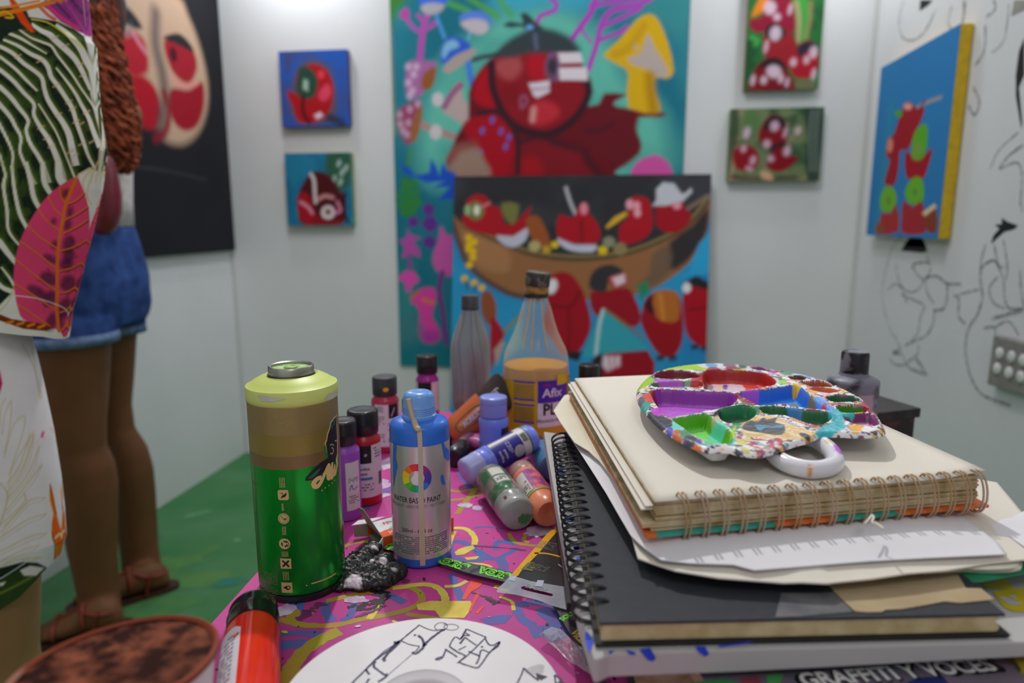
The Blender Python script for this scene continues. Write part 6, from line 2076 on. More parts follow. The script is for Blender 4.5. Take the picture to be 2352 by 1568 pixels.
pp([(880, 700), (905, 690), (890, 745), (850, 742)], (60, 180, 176))
pp([(780, 470), (950, 435), (1080, 450), (1090, 500), (1070, 520), (1060, 470), (950, 450), (800, 475)], (38, 118, 78))
pp([(690, 575), (760, 560), (860, 600), (820, 620), (740, 610)], (86, 196, 170), 6, .9)
pp([(1130, 470), (1220, 470), (1260, 500), (1180, 505)], (130, 120, 70), 6, .9)
pp([(1330, 530), (1440, 555), (1440, 580), (1350, 560)], (190, 130, 60), 6, .9)
pp([(1420, 480), (1620, 495), (1640, 550), (1560, 520), (1430, 510)], (26, 96, 60))
pp([(1300, 455), (1420, 470), (1400, 520), (1370, 520), (1360, 490)], (70, 130, 200), 5, .9)
# gold and black mound by the ring
pp([(945, 600), (1000, 550), (1100, 520), (1220, 530), (1330, 580), (1500, 650), (1480, 690), (1300, 700), (1120, 690), (980, 670)], (206, 176, 116), 6)
PP.blot((226, 204, 176), 260, .5, .62, .8, kp([(945, 600), (1100, 520), (1330, 580), (1500, 650), (1300, 700), (980, 670)]), 2)
PP.blot((196, 150, 60), 300, .55, .65, .9, kp([(945, 600), (1100, 520), (1330, 580), (1500, 650), (1300, 700), (980, 670)]), 7)
pp([(965, 590), (1020, 560), (1080, 560), (1120, 530), (1150, 550), (1230, 530), (1210, 570), (1280, 590), (1285, 650), (1220, 668), (1100, 650), (1010, 635), (955, 620)], (54, 54, 62), 4)
pp([(1050, 590), (1120, 590), (1180, 600), (1270, 585), (1250, 615), (1140, 610), (1100, 640), (1060, 605)], (60, 130, 166), 4, .9)
for x, y, a, b, c in [(330, 560, 30, 12, (54, 56, 70)), (270, 520, 18, 10, (54, 56, 66)), (200, 430, 14, 14, (60, 150, 140)), (230, 380, 14, 10, (196, 80, 60)), (180, 400, 8, 8, (90, 100, 110)), (300, 490, 14, 8, (180, 60, 190)), (450, 600, 16, 8, (110, 196, 190)), (470, 660, 16, 10, (180, 96, 60)), (520, 660, 14, 10, (70, 130, 100)), (600, 740, 14, 7, (190, 110, 60)), (560, 700, 16, 8, (58, 58, 70)), (620, 720, 8, 5, (80, 70, 160)), (400, 625, 8, 6, (84, 80, 170)), (380, 580, 12, 6, (50, 52, 64)),
                      (950, 725, 14, 5, (196, 190, 110)), (980, 775, 12, 4, (190, 186, 116)), (1180, 720, 8, 6, (150, 40, 100)), (1240, 710, 12, 5, (160, 40, 70)), (1440, 670, 14, 5, (60, 56, 60)), (1000, 700, 9, 5, (210, 180, 100))]:
    PP.ell(*kp([(x, y)])[0], a, b, c, .3, 3)
# thickness relief of the paint crust
crust = (fbm(UV[:, 0], UV[:, 1], 240)-.5)*.0007+(fbm(UV[:, 0]+2, UV[:, 1], 600)-.5)*.0003
s_all = np.repeat(S, nth)
ZV = ZR+H+crust-np.clip((s_all-.955)/.045, 0, 1)**2*.0035
i0 = len(UV)
V = np.concatenate([np.column_stack([UV, ZV]), [[cpal[0], cpal[1], ZV[:nth].mean()]]])
Fc = []
ns = len(S)
for i in range(ns-1):
    for j in range(nth):
        k = (j+1) % nth
        Fc.append((i*nth+j, (i+1)*nth+j, (i+1)*nth+k, i*nth+k))
Fc += [(i0, j, (j+1) % nth) for j in range(nth)]
pc_ = np.concatenate([PP.c, PP.c[:1]])
po = mk('tray', V, Fc, MV('palette_paint', .36, .5, .1, 700), pal_root, True, paint=pc_)
sd = po.modifiers.new('shell', 'SOLIDIFY')
sd.thickness, sd.offset = .0014, -1
po.data.materials.append(M('palette_white', (206, 206, 210), .3, e=.8, spec=.5))
sd.material_offset = 1
# thumb ring
rc, rx1, ry1 = kp([(1452, 775)])[0], None, None
ringpts = [(1130, 770), (1210, 735), (1300, 705), (1420, 690), (1540, 705), (1640, 750), (1690, 800), (1680, 850), (1600, 885), (1480, 895), (1350, 875), (1240, 835), (1170, 800)]
zr2 = Z_GT+.0085
RP = smooth_line([atz(x, y, zr2) for x, y in kp([(1178, 770), (1240, 725), (1330, 700), (1430, 690), (1530, 712), (1615, 760), (1668, 815), (1668, 868), (1590, 900), (1470, 905), (1340, 880), (1240, 835)])], 6, True)
cz = RP.mean(0)
near = np.array([np.dot(p-cz, fhz) for p in RP])
RP[:, 2] = np.interp(near, [near.min(), near.max()], [Z_GT+.0062, ZR-.0078])
V, Fc = tube_vf(RP, .0056, 16, True)
ru = V[:, :2].copy()
PR = Pic(ru, lambda x, y: tuple(atz(x, y, zr2)[:2]), .0003, .8)
PR.fill((206, 206, 214))
for x, y, a, b, c in [(1700, 815, 14, 10, (170, 90, 200)), (1185, 790, 18, 10, (150, 36, 90)), (1240, 830, 10, 8, (30, 30, 34)), (1485, 940, 9, 5, (200, 140, 60)), (1540, 715, 16, 4, (40, 38, 44)), (1620, 770, 10, 3, (200, 180, 130)), (1210, 720, 14, 6, (190, 60, 80)), (1250, 815, 6, 4, (200, 180, 60))]:
    PR.ell(*kp([(x, y)])[0], a, b, c, .3, 2)
mk('thumb_ring', V, Fc, MV('palette_gloss', .18, .6), pal_root, True, paint=PR.c)

# ------------------------------------------------------------------ bottles and small things on the table
def elev(y):
    return math.sin(PITCH+math.atan((y-CY)/F))


class Stand:
    """an upright turned thing whose base front edge is seen at (cx, yf) with half width rpx"""
    def __init__(s, cx, yf, rpx, z0=TZ+.0004):
        p = atz(cx+.026*(CX-cx), yf, z0)      # the near rim sits a little towards the picture centre
        r = rpx*proj(p)[2]/F
        away = p-C0
        away[2] = 0
        away /= np.linalg.norm(away)
        for _ in range(6):
            B = p+away*r
            r = rpx*proj(B)[2]/F
        s.B, s.r = B, r
        s.up = np.array([0, 0, 1.0])

    def at(s, rpx, yf):
        """(r, t) of a ring whose visible front edge is at row yf"""
        t, dep = zof(s.B, yf)
        r = rpx*dep/F
        t, dep = zof(s.B, yf-rpx*elev(yf))
        return rpx*dep/F, t

    def prof(s, L):
        return [s.at(r, y) for r, y in L]


def lath(name, prof, B, mat, parent, seg=56, **kw):
    return lathe(name, prof, B, mat, parent, seg=seg, **kw)


def facing(B):
    d = C0-np.asarray(B)
    d[2] = 0
    return d/np.linalg.norm(d)


def cylhit(px, py, B, r):
    """point of the photo on an upright cylinder -> (u, t)"""
    d = ray(px, py)
    o = C0-B
    a = d[0]**2+d[1]**2
    b = 2*(o[0]*d[0]+o[1]*d[1])
    c = o[0]**2+o[1]**2-r*r
    D = b*b-4*a*c
    k = (-b-math.sqrt(max(D, 0)))/(2*a)
    p = o+d*k
    f = facing(B)
    e2 = np.cross([0, 0, 1.0], f)
    return r*math.atan2(np.dot(p, e2), np.dot(p, f)), p[2]


def cmap(B, r, eps=.00012):
    m = cyl_map(B, (0, 0, 1), r+eps, facing(B))
    return lambda uv, k=(r+eps)/r: m(np.column_stack([uv[:, 0]*k, uv[:, 1]]))


def patch(name, B, r, u0, t0, u1, t1, mat, parent, eps=.00012, nu=14):
    return decal(name, [grid2d(u0, t0, u1, t1, nu, 1)], cmap(B, r, eps), mat, parent)


def micro(u0, t0, u1, t1, rows, dens=.75, dash=.0016):
    """lines of print too small to read"""
    out = []
    h = (t1-t0)/rows
    for i in range(rows):
        y = t0+h*(i+.5)
        x = u0
        while x < u1:
            w = dash*rng.uniform(.5, 1.8)
            if rng.random() < dens:
                out.append(grid2d(x, y-h*.22, min(x+w, u1), y+h*.22, 1, 1))
            x += w+dash*.35
    return out or [grid2d(u0, t0, u0+dash, t0+h*.4, 1, 1)]


m_blackcap = M('cap_black', (30, 30, 34), .28, e=.8, spec=.5, var=.05)

# ---- green spray can
S_ = Stand(687, 1384, 95)
B, r = S_.B, S_.r
can = thing('spray_can', 'tall green and gold spray paint can with lime collar and no cap', 'spray can', B)
t_top = S_.at(104, 936)[1]
t_col = S_.at(104, 908)[1]
t_sh = S_.at(50, 868)[1]
t_v = S_.at(52, 852)[1]
t_gold = S_.at(100, 1079)[1]
m_can_g = M('can_green', (14, 126, 38), .22, metal=.6, e=.60, var=.02, spec=.5)
m_can_o = M('can_gold', (128, 110, 70), .34, metal=.45, e=.72, var=.03)
m_can_o2 = M('can_gold_dark', (114, 94, 58), .36, metal=.4, e=.70, var=.03)
m_can_o3 = M('can_gold_olive', (126, 112, 54), .36, metal=.4, e=.70, var=.03)
lath('base_ring', [(r*.90, .0), (r*.985, .0006), (r*.995, .003), (r*.985, .0052), (r*.95, .0056)], B, m_blackcap, can)
lath('body', [(r*.94, .0054), (r*.985, .0062), (r, .0085), (r, t_gold)], B, m_can_g, can)
lath('gold_band', [(r, t_gold), (r, t_top-.002), (r*.985, t_top-.0004), (r*.96, t_top)], B, m_can_o, can)
m_lime = M('collar_lime', (196, 210, 116), .42, e=.80, var=.04, vs=18)
h = t_sh-t_col
lath('collar', [(r*.98, t_top-.0012), (r*1.012, t_top-.0002), (r*1.02, t_top+.003), (r*1.02, t_col-.001), (r*1.005, t_col+.0012), (r*.95, t_col+h*.22), (r*.85, t_col+h*.52), (r*.72, t_col+h*.80), (r*.585, t_col+h*1.0), (r*.55, t_col+h*.9)], B, m_lime, can)
m_al = M('valve_metal', (170, 172, 164), .32, metal=.9, e=.85)
lath('valve_gap', [(r*.55, t_col+h*.7), (r*.53, t_col+h*1.03), (r*.47, t_col+h*1.03), (r*.47, t_col+h*.7)], B, m_blackcap, can)
tr_ = t_v+.0012
lath('valve_ring', [(r*.49, tr_-.0085), (r*.505, tr_-.003), (r*.50, tr_-.0006), (r*.475, tr_), (r*.44, tr_-.0006), (r*.43, tr_-.003)], B, m_al, can)
lath('valve_cup', [(r*.44, tr_-.0022), (r*.36, tr_-.0052), (r*.20, tr_-.0056), (r*.16, tr_-.004), (r*.15, tr_-.0012), (r*.10, tr_-.0008), (r*.06, tr_-.002), (0, tr_-.002)], B, M('cup_green_paint', (160, 196, 108), .5, e=.8, rgb2=(120, 150, 90), vs=300), can)
# bands and print on the gold part
pt = lambda x, y: cylhit(x, y, B, r)
ua, ta = pt(580, 1012)
patch('olive_band', B, r, -r*1.5, pt(680, 1047)[1], r*1.5, pt(680, 1000)[1], m_can_o3, can, .00008, 30)
patch('brown_band', B, r, -r*1.5, t_gold, r*1.5, pt(680, 1049)[1], m_can_o2, can, .00008, 30)
m_pr = M('print_gold', (190, 166, 112), .45, e=.80, var=.02)
m_prd = M('print_dark_green', (14, 36, 24), .5, e=.8)
cm, cm2, cm3 = cmap(B, r, .00012), cmap(B, r, .0002), cmap(B, r, .00028)
# rows of icons down the front
kI = K(560, 1040, 4.355)


def uvs(pts, k=None):
    return [pt(x, y) for x, y in (k(pts) if k else pts)]


def icon_box(cx, cy, hw, hh, rnd=False):
    c = uvs([(cx, cy)], kI)[0]
    e = uvs([(cx+hw, cy)], kI)[0][0]-c[0]
    f = abs(uvs([(cx, cy+hh)], kI)[0][1]-c[1])
    return c, e, f


for cx, cy, kind in ((394, 420, 'leaf'), (398, 656, 'ring'), (408, 908, 'recycle'), (420, 1106, 'cross'), (431, 1346, 'flame')):
    c, e, f = icon_box(cx, cy, 60, 56)
    g = e*.92
    if kind in ('ring', 'recycle'):
        decal('icon_disc', [ell2d(c[0], c[1], g*1.05, g*1.05)], cm, m_pr, can)
    else:
        q = [(c[0]+g*math.copysign(abs(math.cos(a))**.35, math.cos(a)), c[1]+g*math.copysign(abs(math.sin(a))**.35, math.sin(a))) for a in np.linspace(0, 2*np.pi, 28, endpoint=False)] if kind == 'leaf' else [(c[0]-g, c[1]-g), (c[0]+g, c[1]-g), (c[0]+g, c[1]+g), (c[0]-g, c[1]+g)]
        decal('icon_square', [poly2d(q)], cm, m_pr, can)
    rot = lambda pts, c=c, g=g: [(c[0]+x*g, c[1]+y*g) for x, y in pts]
    if kind == 'leaf':
        decal('icon_mark', [poly2d(rot([(-.5, -.6), (-.2, -.1), (.3, .2), (.65, .6), (.6, 0), (.3, -.4), (-.2, -.5), (-.45, -.7)])), poly2d(rot([(-.7, .35), (-.2, .45), (.1, .2), (-.1, .15), (-.3, .3)]))], cm2, m_prd, can)
    elif kind == 'ring':
        decal('icon_mark', [ribbon2d(rot([(math.cos(a)*.85, math.sin(a)*.85) for a in np.linspace(0, 2*np.pi, 16, endpoint=False)]), g*.06, 0, 3, True), poly2d(rot([(-.55, .5), (-.4, .55), (.1, -.1), (.0, -.2)])), poly2d(rot([(-.1, -.1), (.5, .2), (.6, -.1), (.2, -.4)]))], cm2, M('print_mid_green', (58, 110, 56), .5, e=.8), can)
    elif kind == 'recycle':
        sh = []
        for k_ in range(3):
            a = 2*np.pi*k_/3+.5
            sh.append(ribbon2d(rot([(.5*math.cos(a+t), .5*math.sin(a+t)) for t in (0, .5, 1.0, 1.4)]), g*.26))
        decal('icon_mark', sh+[ribbon2d(rot([(.35, .6), (.7, .2), (.8, -.2), (.5, -.6)]), g*.12)], cm2, m_prd, can)
    elif kind == 'cross':
        decal('icon_mark', [ribbon2d(rot([(-.6, -.6), (.6, .6)]), g*.34), ribbon2d(rot([(-.6, .6), (.6, -.6)]), g*.34)], cm2, m_prd, can)
    else:
        decal('icon_mark', [poly2d(rot([(-.75, 0), (-.2, .25), (.05, .55), (0, .3), (.4, .45), (.7, .1), (.55, -.3), (.1, -.45), (-.3, -.2)])), ], cm2, m_prd, can)
        decal('icon_mark', [ell2d(*rot([(.30, .05)])[0], g*.22, g*.20)], cm3, m_pr, can)
for (x0, y0, x1, y1) in ((355, 245, 412, 345), (380, 505, 398, 575), (384, 735, 424, 818), (380, 985, 446, 1035), (392, 1185, 452, 1268)):
    a, b = uvs([(x0, y1), (x1, y0)], kI)
    n = max(2, int((b[0]-a[0])/.0010))
    sh = []
    for i in range(n):
        u = a[0]+(b[0]-a[0])*(i+.5)/n
        t = a[1]
        while t < b[1]:
            w = .0012*rng.uniform(.6, 1.5)
            sh.append(grid2d(u-.00022, t, u+.00022, min(t+w, b[1]), 1, 1))
            t += w+.0003
    o = decal('small_print', sh, cm, m_pr, can)
    o['kind'] = 'stuff'
for (x0, y0, x1, y1, n) in ((135, 1080, 330, 1195, 6), (142, 1215, 335, 1310, 5), (155, 1325, 310, 1355, 2), (84, 255, 130, 300, 3)):
    a, b = uvs([(x0, (y0+y1)/2), (x1, (y0+y1)/2)], kI)
    hh = abs(uvs([(x1, y0)], kI)[0][1]-uvs([(x1, y1)], kI)[0][1])
    o = decal('small_print', micro(a[0], a[1]-hh/2, b[0], a[1]+hh/2, n, .85, .001), cm, M('print_dim', (96, 130, 70), .5, e=.8), can)
    o['kind'] = 'stuff'
a, b = uvs([(620, 958), (672, 978)])
o = decal('small_print', micro(a[0], b[1], b[0], a[1], 4, .8, .001), cmap(B, r, .0002), M('print_faint', (150, 132, 80), .5, e=.8), can)
o['kind'] = 'stuff'
# painted emblem: dark plumed shape and script lettering
kE = K(690, 900, 3.136)


def hx(pts):
    out = []
    for x, y in kE(pts):
        d = ray(x, y)
        o = C0-B
        a = d[0]**2+d[1]**2
        b = 2*(o[0]*d[0]+o[1]*d[1])
        D = b*b-4*a*(o[0]**2+o[1]**2-r*r)
        if D < 0:
            x -= 6
        out.append(pt(x, y))
    return out


decal('emblem_green', [poly2d(hx([(165, 400), (180, 375), (185, 430), (205, 480), (180, 475)]))], cmap(B, r, .0001), M('emblem_leaf', (20, 120, 40), .4, e=.8), can)
decal('emblem_outline', [poly2d(hx([(172, 370), (185, 340), (190, 300), (205, 260), (215, 215), (240, 180), (262, 160), (262, 230), (266, 330), (268, 430), (250, 460), (215, 450), (190, 440), (185, 400)]))], cmap(B, r, .00015), m_pr, can)
m_emb = M('emblem_black', (28, 26, 34), .5, e=.8)
decal('emblem', [poly2d(hx([(182, 372), (192, 345), (198, 305), (212, 265), (222, 222), (244, 190), (260, 175), (258, 240), (262, 330), (262, 430), (248, 500), (200, 520), (150, 590), (90, 632), (34, 640), (40, 615), (80, 570), (140, 510), (200, 470), (192, 440), (188, 400)]))], cmap(B, r, .0002), m_emb, can)
for p in ([(222, 240), (232, 232), (228, 262), (220, 270)], [(236, 215), (246, 205), (243, 236), (234, 240)], [(248, 190), (257, 182), (254, 210), (247, 216)], [(50, 622), (110, 570), (150, 540), (120, 590), (80, 622)]):
    decal('emblem_feather', [poly2d(hx(p))], cmap(B, r, .00026), M('feather_green', (34, 96, 62), .5, e=.8), can)
decal('emblem_eye', [ribbon2d(hx([(222, 400), (232, 405), (236, 425), (226, 445), (214, 440)]), .0008), ribbon2d(hx([(246, 350), (256, 352), (262, 340)]), .0008), ribbon2d(hx([(210, 385), (222, 375), (240, 385)]), .0006)], cmap(B, r, .00026), m_pr, can)
mlet = M('lettering_gold', (206, 176, 116), .5, e=.8, var=.01)
let = [ribbon2d(hx([(150, 612), (120, 625), (95, 655), (105, 680), (130, 672), (160, 620), (190, 545), (205, 515)]), [.0030, .0034, .0038, .0036, .0032, .0028, .0024, .0020]),
       ribbon2d(hx([(205, 515), (203, 560), (200, 605), (206, 620), (222, 590)]), [.002, .0038, .0040, .0034, .0012]), ribbon2d(hx([(160, 590), (185, 585), (205, 580)]), .0016),
       ribbon2d(hx([(228, 505), (222, 570), (224, 615), (238, 590)]), [.0018, .0036, .0036, .0012]), ribbon2d(hx([(246, 520), (242, 560), (246, 590), (256, 560), (262, 500)]), [.0015, .0034, .0034, .002, .002]),
       ribbon2d(hx([(268, 440), (258, 480), (262, 520), (256, 545)]), [.0012, .0026, .0026, .002])]
decal('lettering', let, cmap(B, r, .00032), mlet, can)
decal('dotted_line', [ell2d(*q, .0006, .0006, 0, 8) for q in hx([(155, 708), (178, 690), (205, 672), (228, 655), (245, 636)])], cm2, m_pr, can)
a, b = hx([(45, 1392)])[0], hx([(258, 1300)])[0]
sh = []
for i in range(24):
    f = i/24
    c = (a[0]+(b[0]-a[0])*(.15+.85*f), a[1]+.0006)
    sh.append(grid2d(c[0]-.0004, c[1]-.0005, c[0]+.0005, c[1]+.0006, 1, 1))
sh.append(ell2d(a[0], a[1], .0006, .0006))
o = decal('small_print', sh, cm2, m_pr, can)
o['kind'] = 'stuff'
decal('worn_spot', [poly2d(uvs([(592, 908), (600, 920), (622, 922), (660, 915), (628, 913), (612, 908)])), poly2d(uvs([(745, 918), (752, 905), (770, 896), (772, 908), (758, 916)]))], cmap(B, r*1.02, .0003), M('scuff_white', (190, 190, 180), .5, e=.8), can)


# ---- silver paint bottle with blue paint
S_ = Stand(966, 1308, 66)
B, r = S_.B, S_.r
pb = thing('paint_bottle', 'silver labelled paint bottle of blue paint with a dried beige drip down its front', 'paint bottle', B)
m_bp = M('bottle_blue', (48, 112, 208), .30, e=.80, spec=.5, rgb2=(40, 96, 196), vs=30)
tS = S_.at(67, 990)[1]
tL0, tL1 = S_.at(66, 1284)[1], S_.at(67, 1026)[1]
tN = S_.at(37, 958)[1]
lath('body', [(r*.86, 0), (r*.95, .0006), (r, .003), (r, tS-.004), (r*.985, tS-.0008), (r*.93, tS+.0022), (r*.75, tS+.0040), (r*.56, tS+.0050), (r*.52, tS+.008)], B, m_bp, pb)
cs, ct = S_.at(36, 972), S_.at(33, 916)
m_cap = M('cap_translucent', (116, 160, 222), .25, e=.80, spec=.5, rgb2=(96, 146, 216), vs=50)
tC0, tC1 = tS+.0044, S_.at(34, 910)[1]
hC = tC1-tC0
rc_ = r*.525
lath('cap', [(rc_*1.08, tC0), (rc_*1.10, tC0+.003), (rc_*1.0, tC0+.004), (rc_*1.0, tC0+hC*.45), (rc_*1.02, tC0+hC*.47), (rc_*1.0, tC0+hC*.50), (rc_*.97, tC0+hC*.86), (rc_*.90, tC0+hC*.98), (rc_*.7, tC0+hC*1.06), (rc_*.3, tC0+hC*1.08), (rc_*.12, tC0+hC*1.05), (0, tC0+hC*1.05)], B, m_cap, pb)
for f in (.12, .2, .28, .36):
    V, Fc = lathe_vf([(rc_*1.0, tC0+hC*f), (rc_*1.035, tC0+hC*f+.0005), (rc_*1.0, tC0+hC*f+.001)], B, seg=40)
    mk('cap_thread', V, [q for q in Fc if len(q) == 4], m_cap, pb)
m_silver = M('label_silver', (206, 204, 206), .27, metal=.5, e=.95, var=.03, vs=5)
pt = lambda x, y: cylhit(x, y, B, r)
patch('label', B, r, -r*2.6, tL0, r*2.6, tL1, m_silver, pb, .00015, 60)
cm, cm2, cm3 = cmap(B, r, .0003), cmap(B, r, .0004), cmap(B, r, .0006)
c = pt(957, 1098)
R1, R0 = abs(pt(991, 1098)[0]-c[0]), abs(pt(975, 1098)[0]-c[0])
hues = [(214, 50, 60), (224, 110, 40), (232, 190, 30), (200, 210, 30), (80, 176, 60), (30, 160, 90), (30, 160, 190), (40, 110, 200), (60, 60, 160), (90, 50, 150), (140, 40, 120), (190, 40, 80)]
N = 48
for s_ in range(12):
    q = []
    a0, a1 = math.radians(90+30*s_), math.radians(90+30*(s_+1))
    aa = np.linspace(a0, a1, 5)
    P = [(c[0]+R1*math.cos(a), c[1]+R1*1.0*math.sin(a)) for a in aa]+[(c[0]+R0*math.cos(a), c[1]+R0*math.sin(a)) for a in aa[::-1]]
    decal('colour_ring', [poly2d(P)], cm, M('hue_%d' % s_, hues[s_], .4, e=.8, var=.01), pb)
decal('drop_mark', [poly2d([(c[0]-R0*.1, c[1]+R0*1.0), (c[0]-R0*.75, c[1]-R0*.2), (c[0]-R0*.5, c[1]-R0*.8), (c[0]+R0*.2, c[1]-R0*.95), (c[0]+R0*.8, c[1]-R0*.4), (c[0]+R0*.7, c[1]+R0*.2)])], cm, M('drop_white', (222, 220, 222), .4, e=.8), pb)
m_ink = M('ink_black', (26, 26, 30), .5, e=.8)
l0, l1 = pt(906, 1144), pt(1012, 1144)
tx, tf = text_vf('WATER BASED PAINT', .006)
wd = tx[:, 0].max()-tx[:, 0].min()
hh = abs(pt(960, 1140)[1]-pt(960, 1156)[1])*.76
mid_ = pt(966, 1150)
decal('lettering', [text2d('WATER BASED PAINT', (l0[0]+l1[0])/2, mid_[1], hh, 0, .006, 0, (l1[0]-l0[0])/(wd*hh/.7))], cm, m_ink, pb)
decal('lettering', [text2d('HIGH QUALITY - HIGH OPACITY - MATT FINISH', (l0[0]+l1[0])/2, pt(966, 1164)[1], hh*.62, 0, .0, 0, .62)], cm, M('ink_grey', (110, 104, 108), .5, e=.8), pb)
q0, q1 = pt(926, 1216), pt(990, 1216)
decal('lettering', [text2d('200ml - 6,76 oz', (q0[0]+q1[0])/2, pt(960, 1220)[1], hh*.74, 0, .002, 0, .86)], cm, m_ink, pb)
t0_, t1_ = pt(960, 1274)[1], pt(960, 1232)[1]
o = decal('small_print', micro(pt(908, 1250)[0], t0_, pt(1027, 1250)[0], t1_, 9, .9, .0012), cm, M('ink_dim', (96, 84, 92), .5, e=.8), pb)
o['kind'] = 'stuff'
decal('paint_splash', [poly2d(uvs(p)) for p in ([(1013, 1018), (1018, 1014), (1022, 1026), (1031, 1034), (1033, 1052), (1028, 1058), (1019, 1050), (1016, 1030)], )], cm2, m_bp, pb)
decal('paint_splash', [poly2d(uvs([(1012, 1092), (1016, 1088), (1020, 1100), (1022, 1112), (1015, 1112), (1011, 1102)]))], cm2, m_bp, pb)
decal('paint_splash', [poly2d(uvs([(904, 1015), (912, 1020), (910, 1050), (914, 1070), (908, 1100), (905, 1120), (903, 1060)]))], cm2, m_bp, pb)
# beige drip: raised streak
m_drip = M('drip_beige', (178, 166, 148), .4, e=.8, var=.02)
cl = [(938, 915), (942, 935), (947, 955), (951, 965)]
pts3 = []
for x, y in cl:
    B0 = B
    u, t = cylhit(x, y, B, rc_)
    pts3.append(cyl_map(B, (0, 0, 1), rc_+.0004, facing(B))(np.array([[u, t]]))[0])
V, Fc = tube_vf(smooth_line(pts3, 5), [.0012]*4+[.0026]*8+[.0030]*4 if False else .0022, 8)
mk('dried_drip', V, Fc, m_drip, pb)
e_ = facing(B)
sh_top = tS+.0024
P = [pts3[-1]]
for x, y in ((957, 972), (963, 984)):
    u, t = cylhit(x, y, B, r*.97)
    P.append(cyl_map(B, (0, 0, 1), r*.97, facing(B))(np.array([[u, min(t, sh_top)]]))[0])
V, Fc = tube_vf(smooth_line(P, 5), .0026, 8)
mk('dried_drip', V, Fc, m_drip, pb)
dl = [pt(x, y) for x, y in [(961, 982), (964, 1000), (966, 1060), (967, 1120), (968, 1200), (970, 1260), (971, 1298)]]
V2, F2 = ribbon2d(dl, [.0034, .0036, .0036, .0040, .0044, .0044, .0040], .06)
decal('dried_drip', [(V2, F2)], cmap(B, r, .0007), m_drip, pb)


# ---- standing acrylic bottles
def acrylic(cx, yf, rpx, ysh, ycap, ytop, rcap, name, label, col, capcol, lab_px=None, labelmat=None, cap_rough=.28, group=None, black=None, print_=True, nm='cap_black'):
    S_ = Stand(cx, yf, rpx)
    B, r = S_.B, S_.r
    root = thing('paint_bottle', label, 'paint bottle', B, group)
    mb = M(name, col, .30, e=.80, var=.05)
    rs, ts = S_.at(rpx*.98, ysh)
    rc, tc0 = S_.at(rcap, ycap)
    rt, tt = S_.at(rcap, ytop+rcap*elev(ytop)*1.0)
    rc = (rc+rt)/2
    tc0 = max(tc0, ts+.001)
    lath('body', [(r*.86, 0), (r*.96, .0007), (r, .003), (r, ts-.003), (r*.97, ts-.0008), (max(rc*.92, r*.75), ts+.002), (rc*.86, tc0-.0004), (rc*.86, tc0+.002)], B, mb, root, 48)
    hC = tt-tc0
    lath('cap', [(rc*.95, tc0), (rc, tc0+.0008), (rc, tc0+hC*.42), (rc*1.015, tc0+hC*.45), (rc, tc0+hC*.48), (rc, tc0+hC-.0022), (rc*.94, tc0+hC-.0004), (rc*.85, tc0+hC), (rc*.5, tc0+hC-.0006), (0, tc0+hC-.0006)], B, M(nm, capcol, cap_rough, e=.8, spec=.5), root, 40)
    return root, B, r, ts


mlab = M('label_white', (196, 188, 196), .45, e=.80, var=.03)
mkb = M('label_black', (24, 24, 28), .4, e=.8)
# purple
root, B, r, ts = acrylic(786, 1199, 36, 1040, 1027, 963, 32, 'bottle_purple', 'purple paint bottle with black cap, half hidden behind the green spray can', (146, 72, 178), (34, 34, 38))
pt = lambda x, y: cylhit(x, y, B, r)
u0, t0_ = pt(797, 1165)
u1, t1_ = pt(818, 1165)
tt1 = pt(805, 1062)[1]
tt0 = pt(808, 1172)[1]
patch('label', B, r, u0, tt0, u0+r*1.0, tt1, mlab, root, .00015, 12)
w_ = r*.9
o = decal('small_print', micro(u0+r*.15, tt0+(tt1-tt0)*.14, u0+r*.85, tt0+(tt1-tt0)*.32, 4, .9, .0012)+micro(u0+r*.15, tt0+(tt1-tt0)*.58, u0+r*.85, tt0+(tt1-tt0)*.68, 3, .9, .0012), cmap(B, r, .0003), M('ink_mid', (90, 86, 100), .5, e=.8), root)
o['kind'] = 'stuff'
decal('emblem', [ribbon2d([(u0+r*.2, tt0+(tt1-tt0)*.42), (u0+r*.35, tt0+(tt1-tt0)*.53), (u0+r*.45, tt0+(tt1-tt0)*.43), (u0+r*.8, tt0+(tt1-tt0)*.47)], .0008)], cmap(B, r, .0003), M('ink_blue', (60, 90, 170), .5, e=.8), root)
# red
root, B, r, ts = acrylic(832, 1164, 38, 1013, 1003, 939, 35, 'bottle_red', 'red paint bottle with white label and black cap, right of the purple bottle', (168, 24, 36), (34, 34, 38))
pt = lambda x, y: cylhit(x, y, B, r)
tt1, tt0 = pt(840, 1024)[1], pt(840, 1143)[1]
patch('label', B, r, -r*.75, tt0, r*1.45, tt1, mlab, root, .00015, 26)
patch('brand_panel', B, r, -r*.75, tt0+(tt1-tt0)*.66, r*.42, tt1, mkb, root, .00025, 14)
decal('lettering', [text2d('o', r*.06, tt0+(tt1-tt0)*.83, .0036, 0, .02, .3)], cmap(B, r, .0004), mlab, root)
decal('lettering', [text2d('acrilica', -r*.02, tt0+(tt1-tt0)*.555, .0028, 0, .02, 0, .95)], cmap(B, r, .0003), m_ink, root)
decal('lettering', [text2d('paint', -r*.08, tt0+(tt1-tt0)*.46, .0028, 0, .02, 0, .95)], cmap(B, r, .0003), m_ink, root)
patch('blue_bar', B, r, -r*.3, tt0+(tt1-tt0)*.34, r*.45, tt0+(tt1-tt0)*.39, M('label_blue', (70, 120, 160), .5, e=.8), root, .0003, 8)
o = decal('small_print', micro(-r*.2, tt0+(tt1-tt0)*.12, r*.5, tt0+(tt1-tt0)*.28, 3, .8, .0014)+micro(r*.55, tt0+(tt1-tt0)*.74, r*1.2, tt0+(tt1-tt0)*.96, 4, .8, .0012), cmap(B, r, .0003), MATS['ink_mid'], root)
o['kind'] = 'stuff'
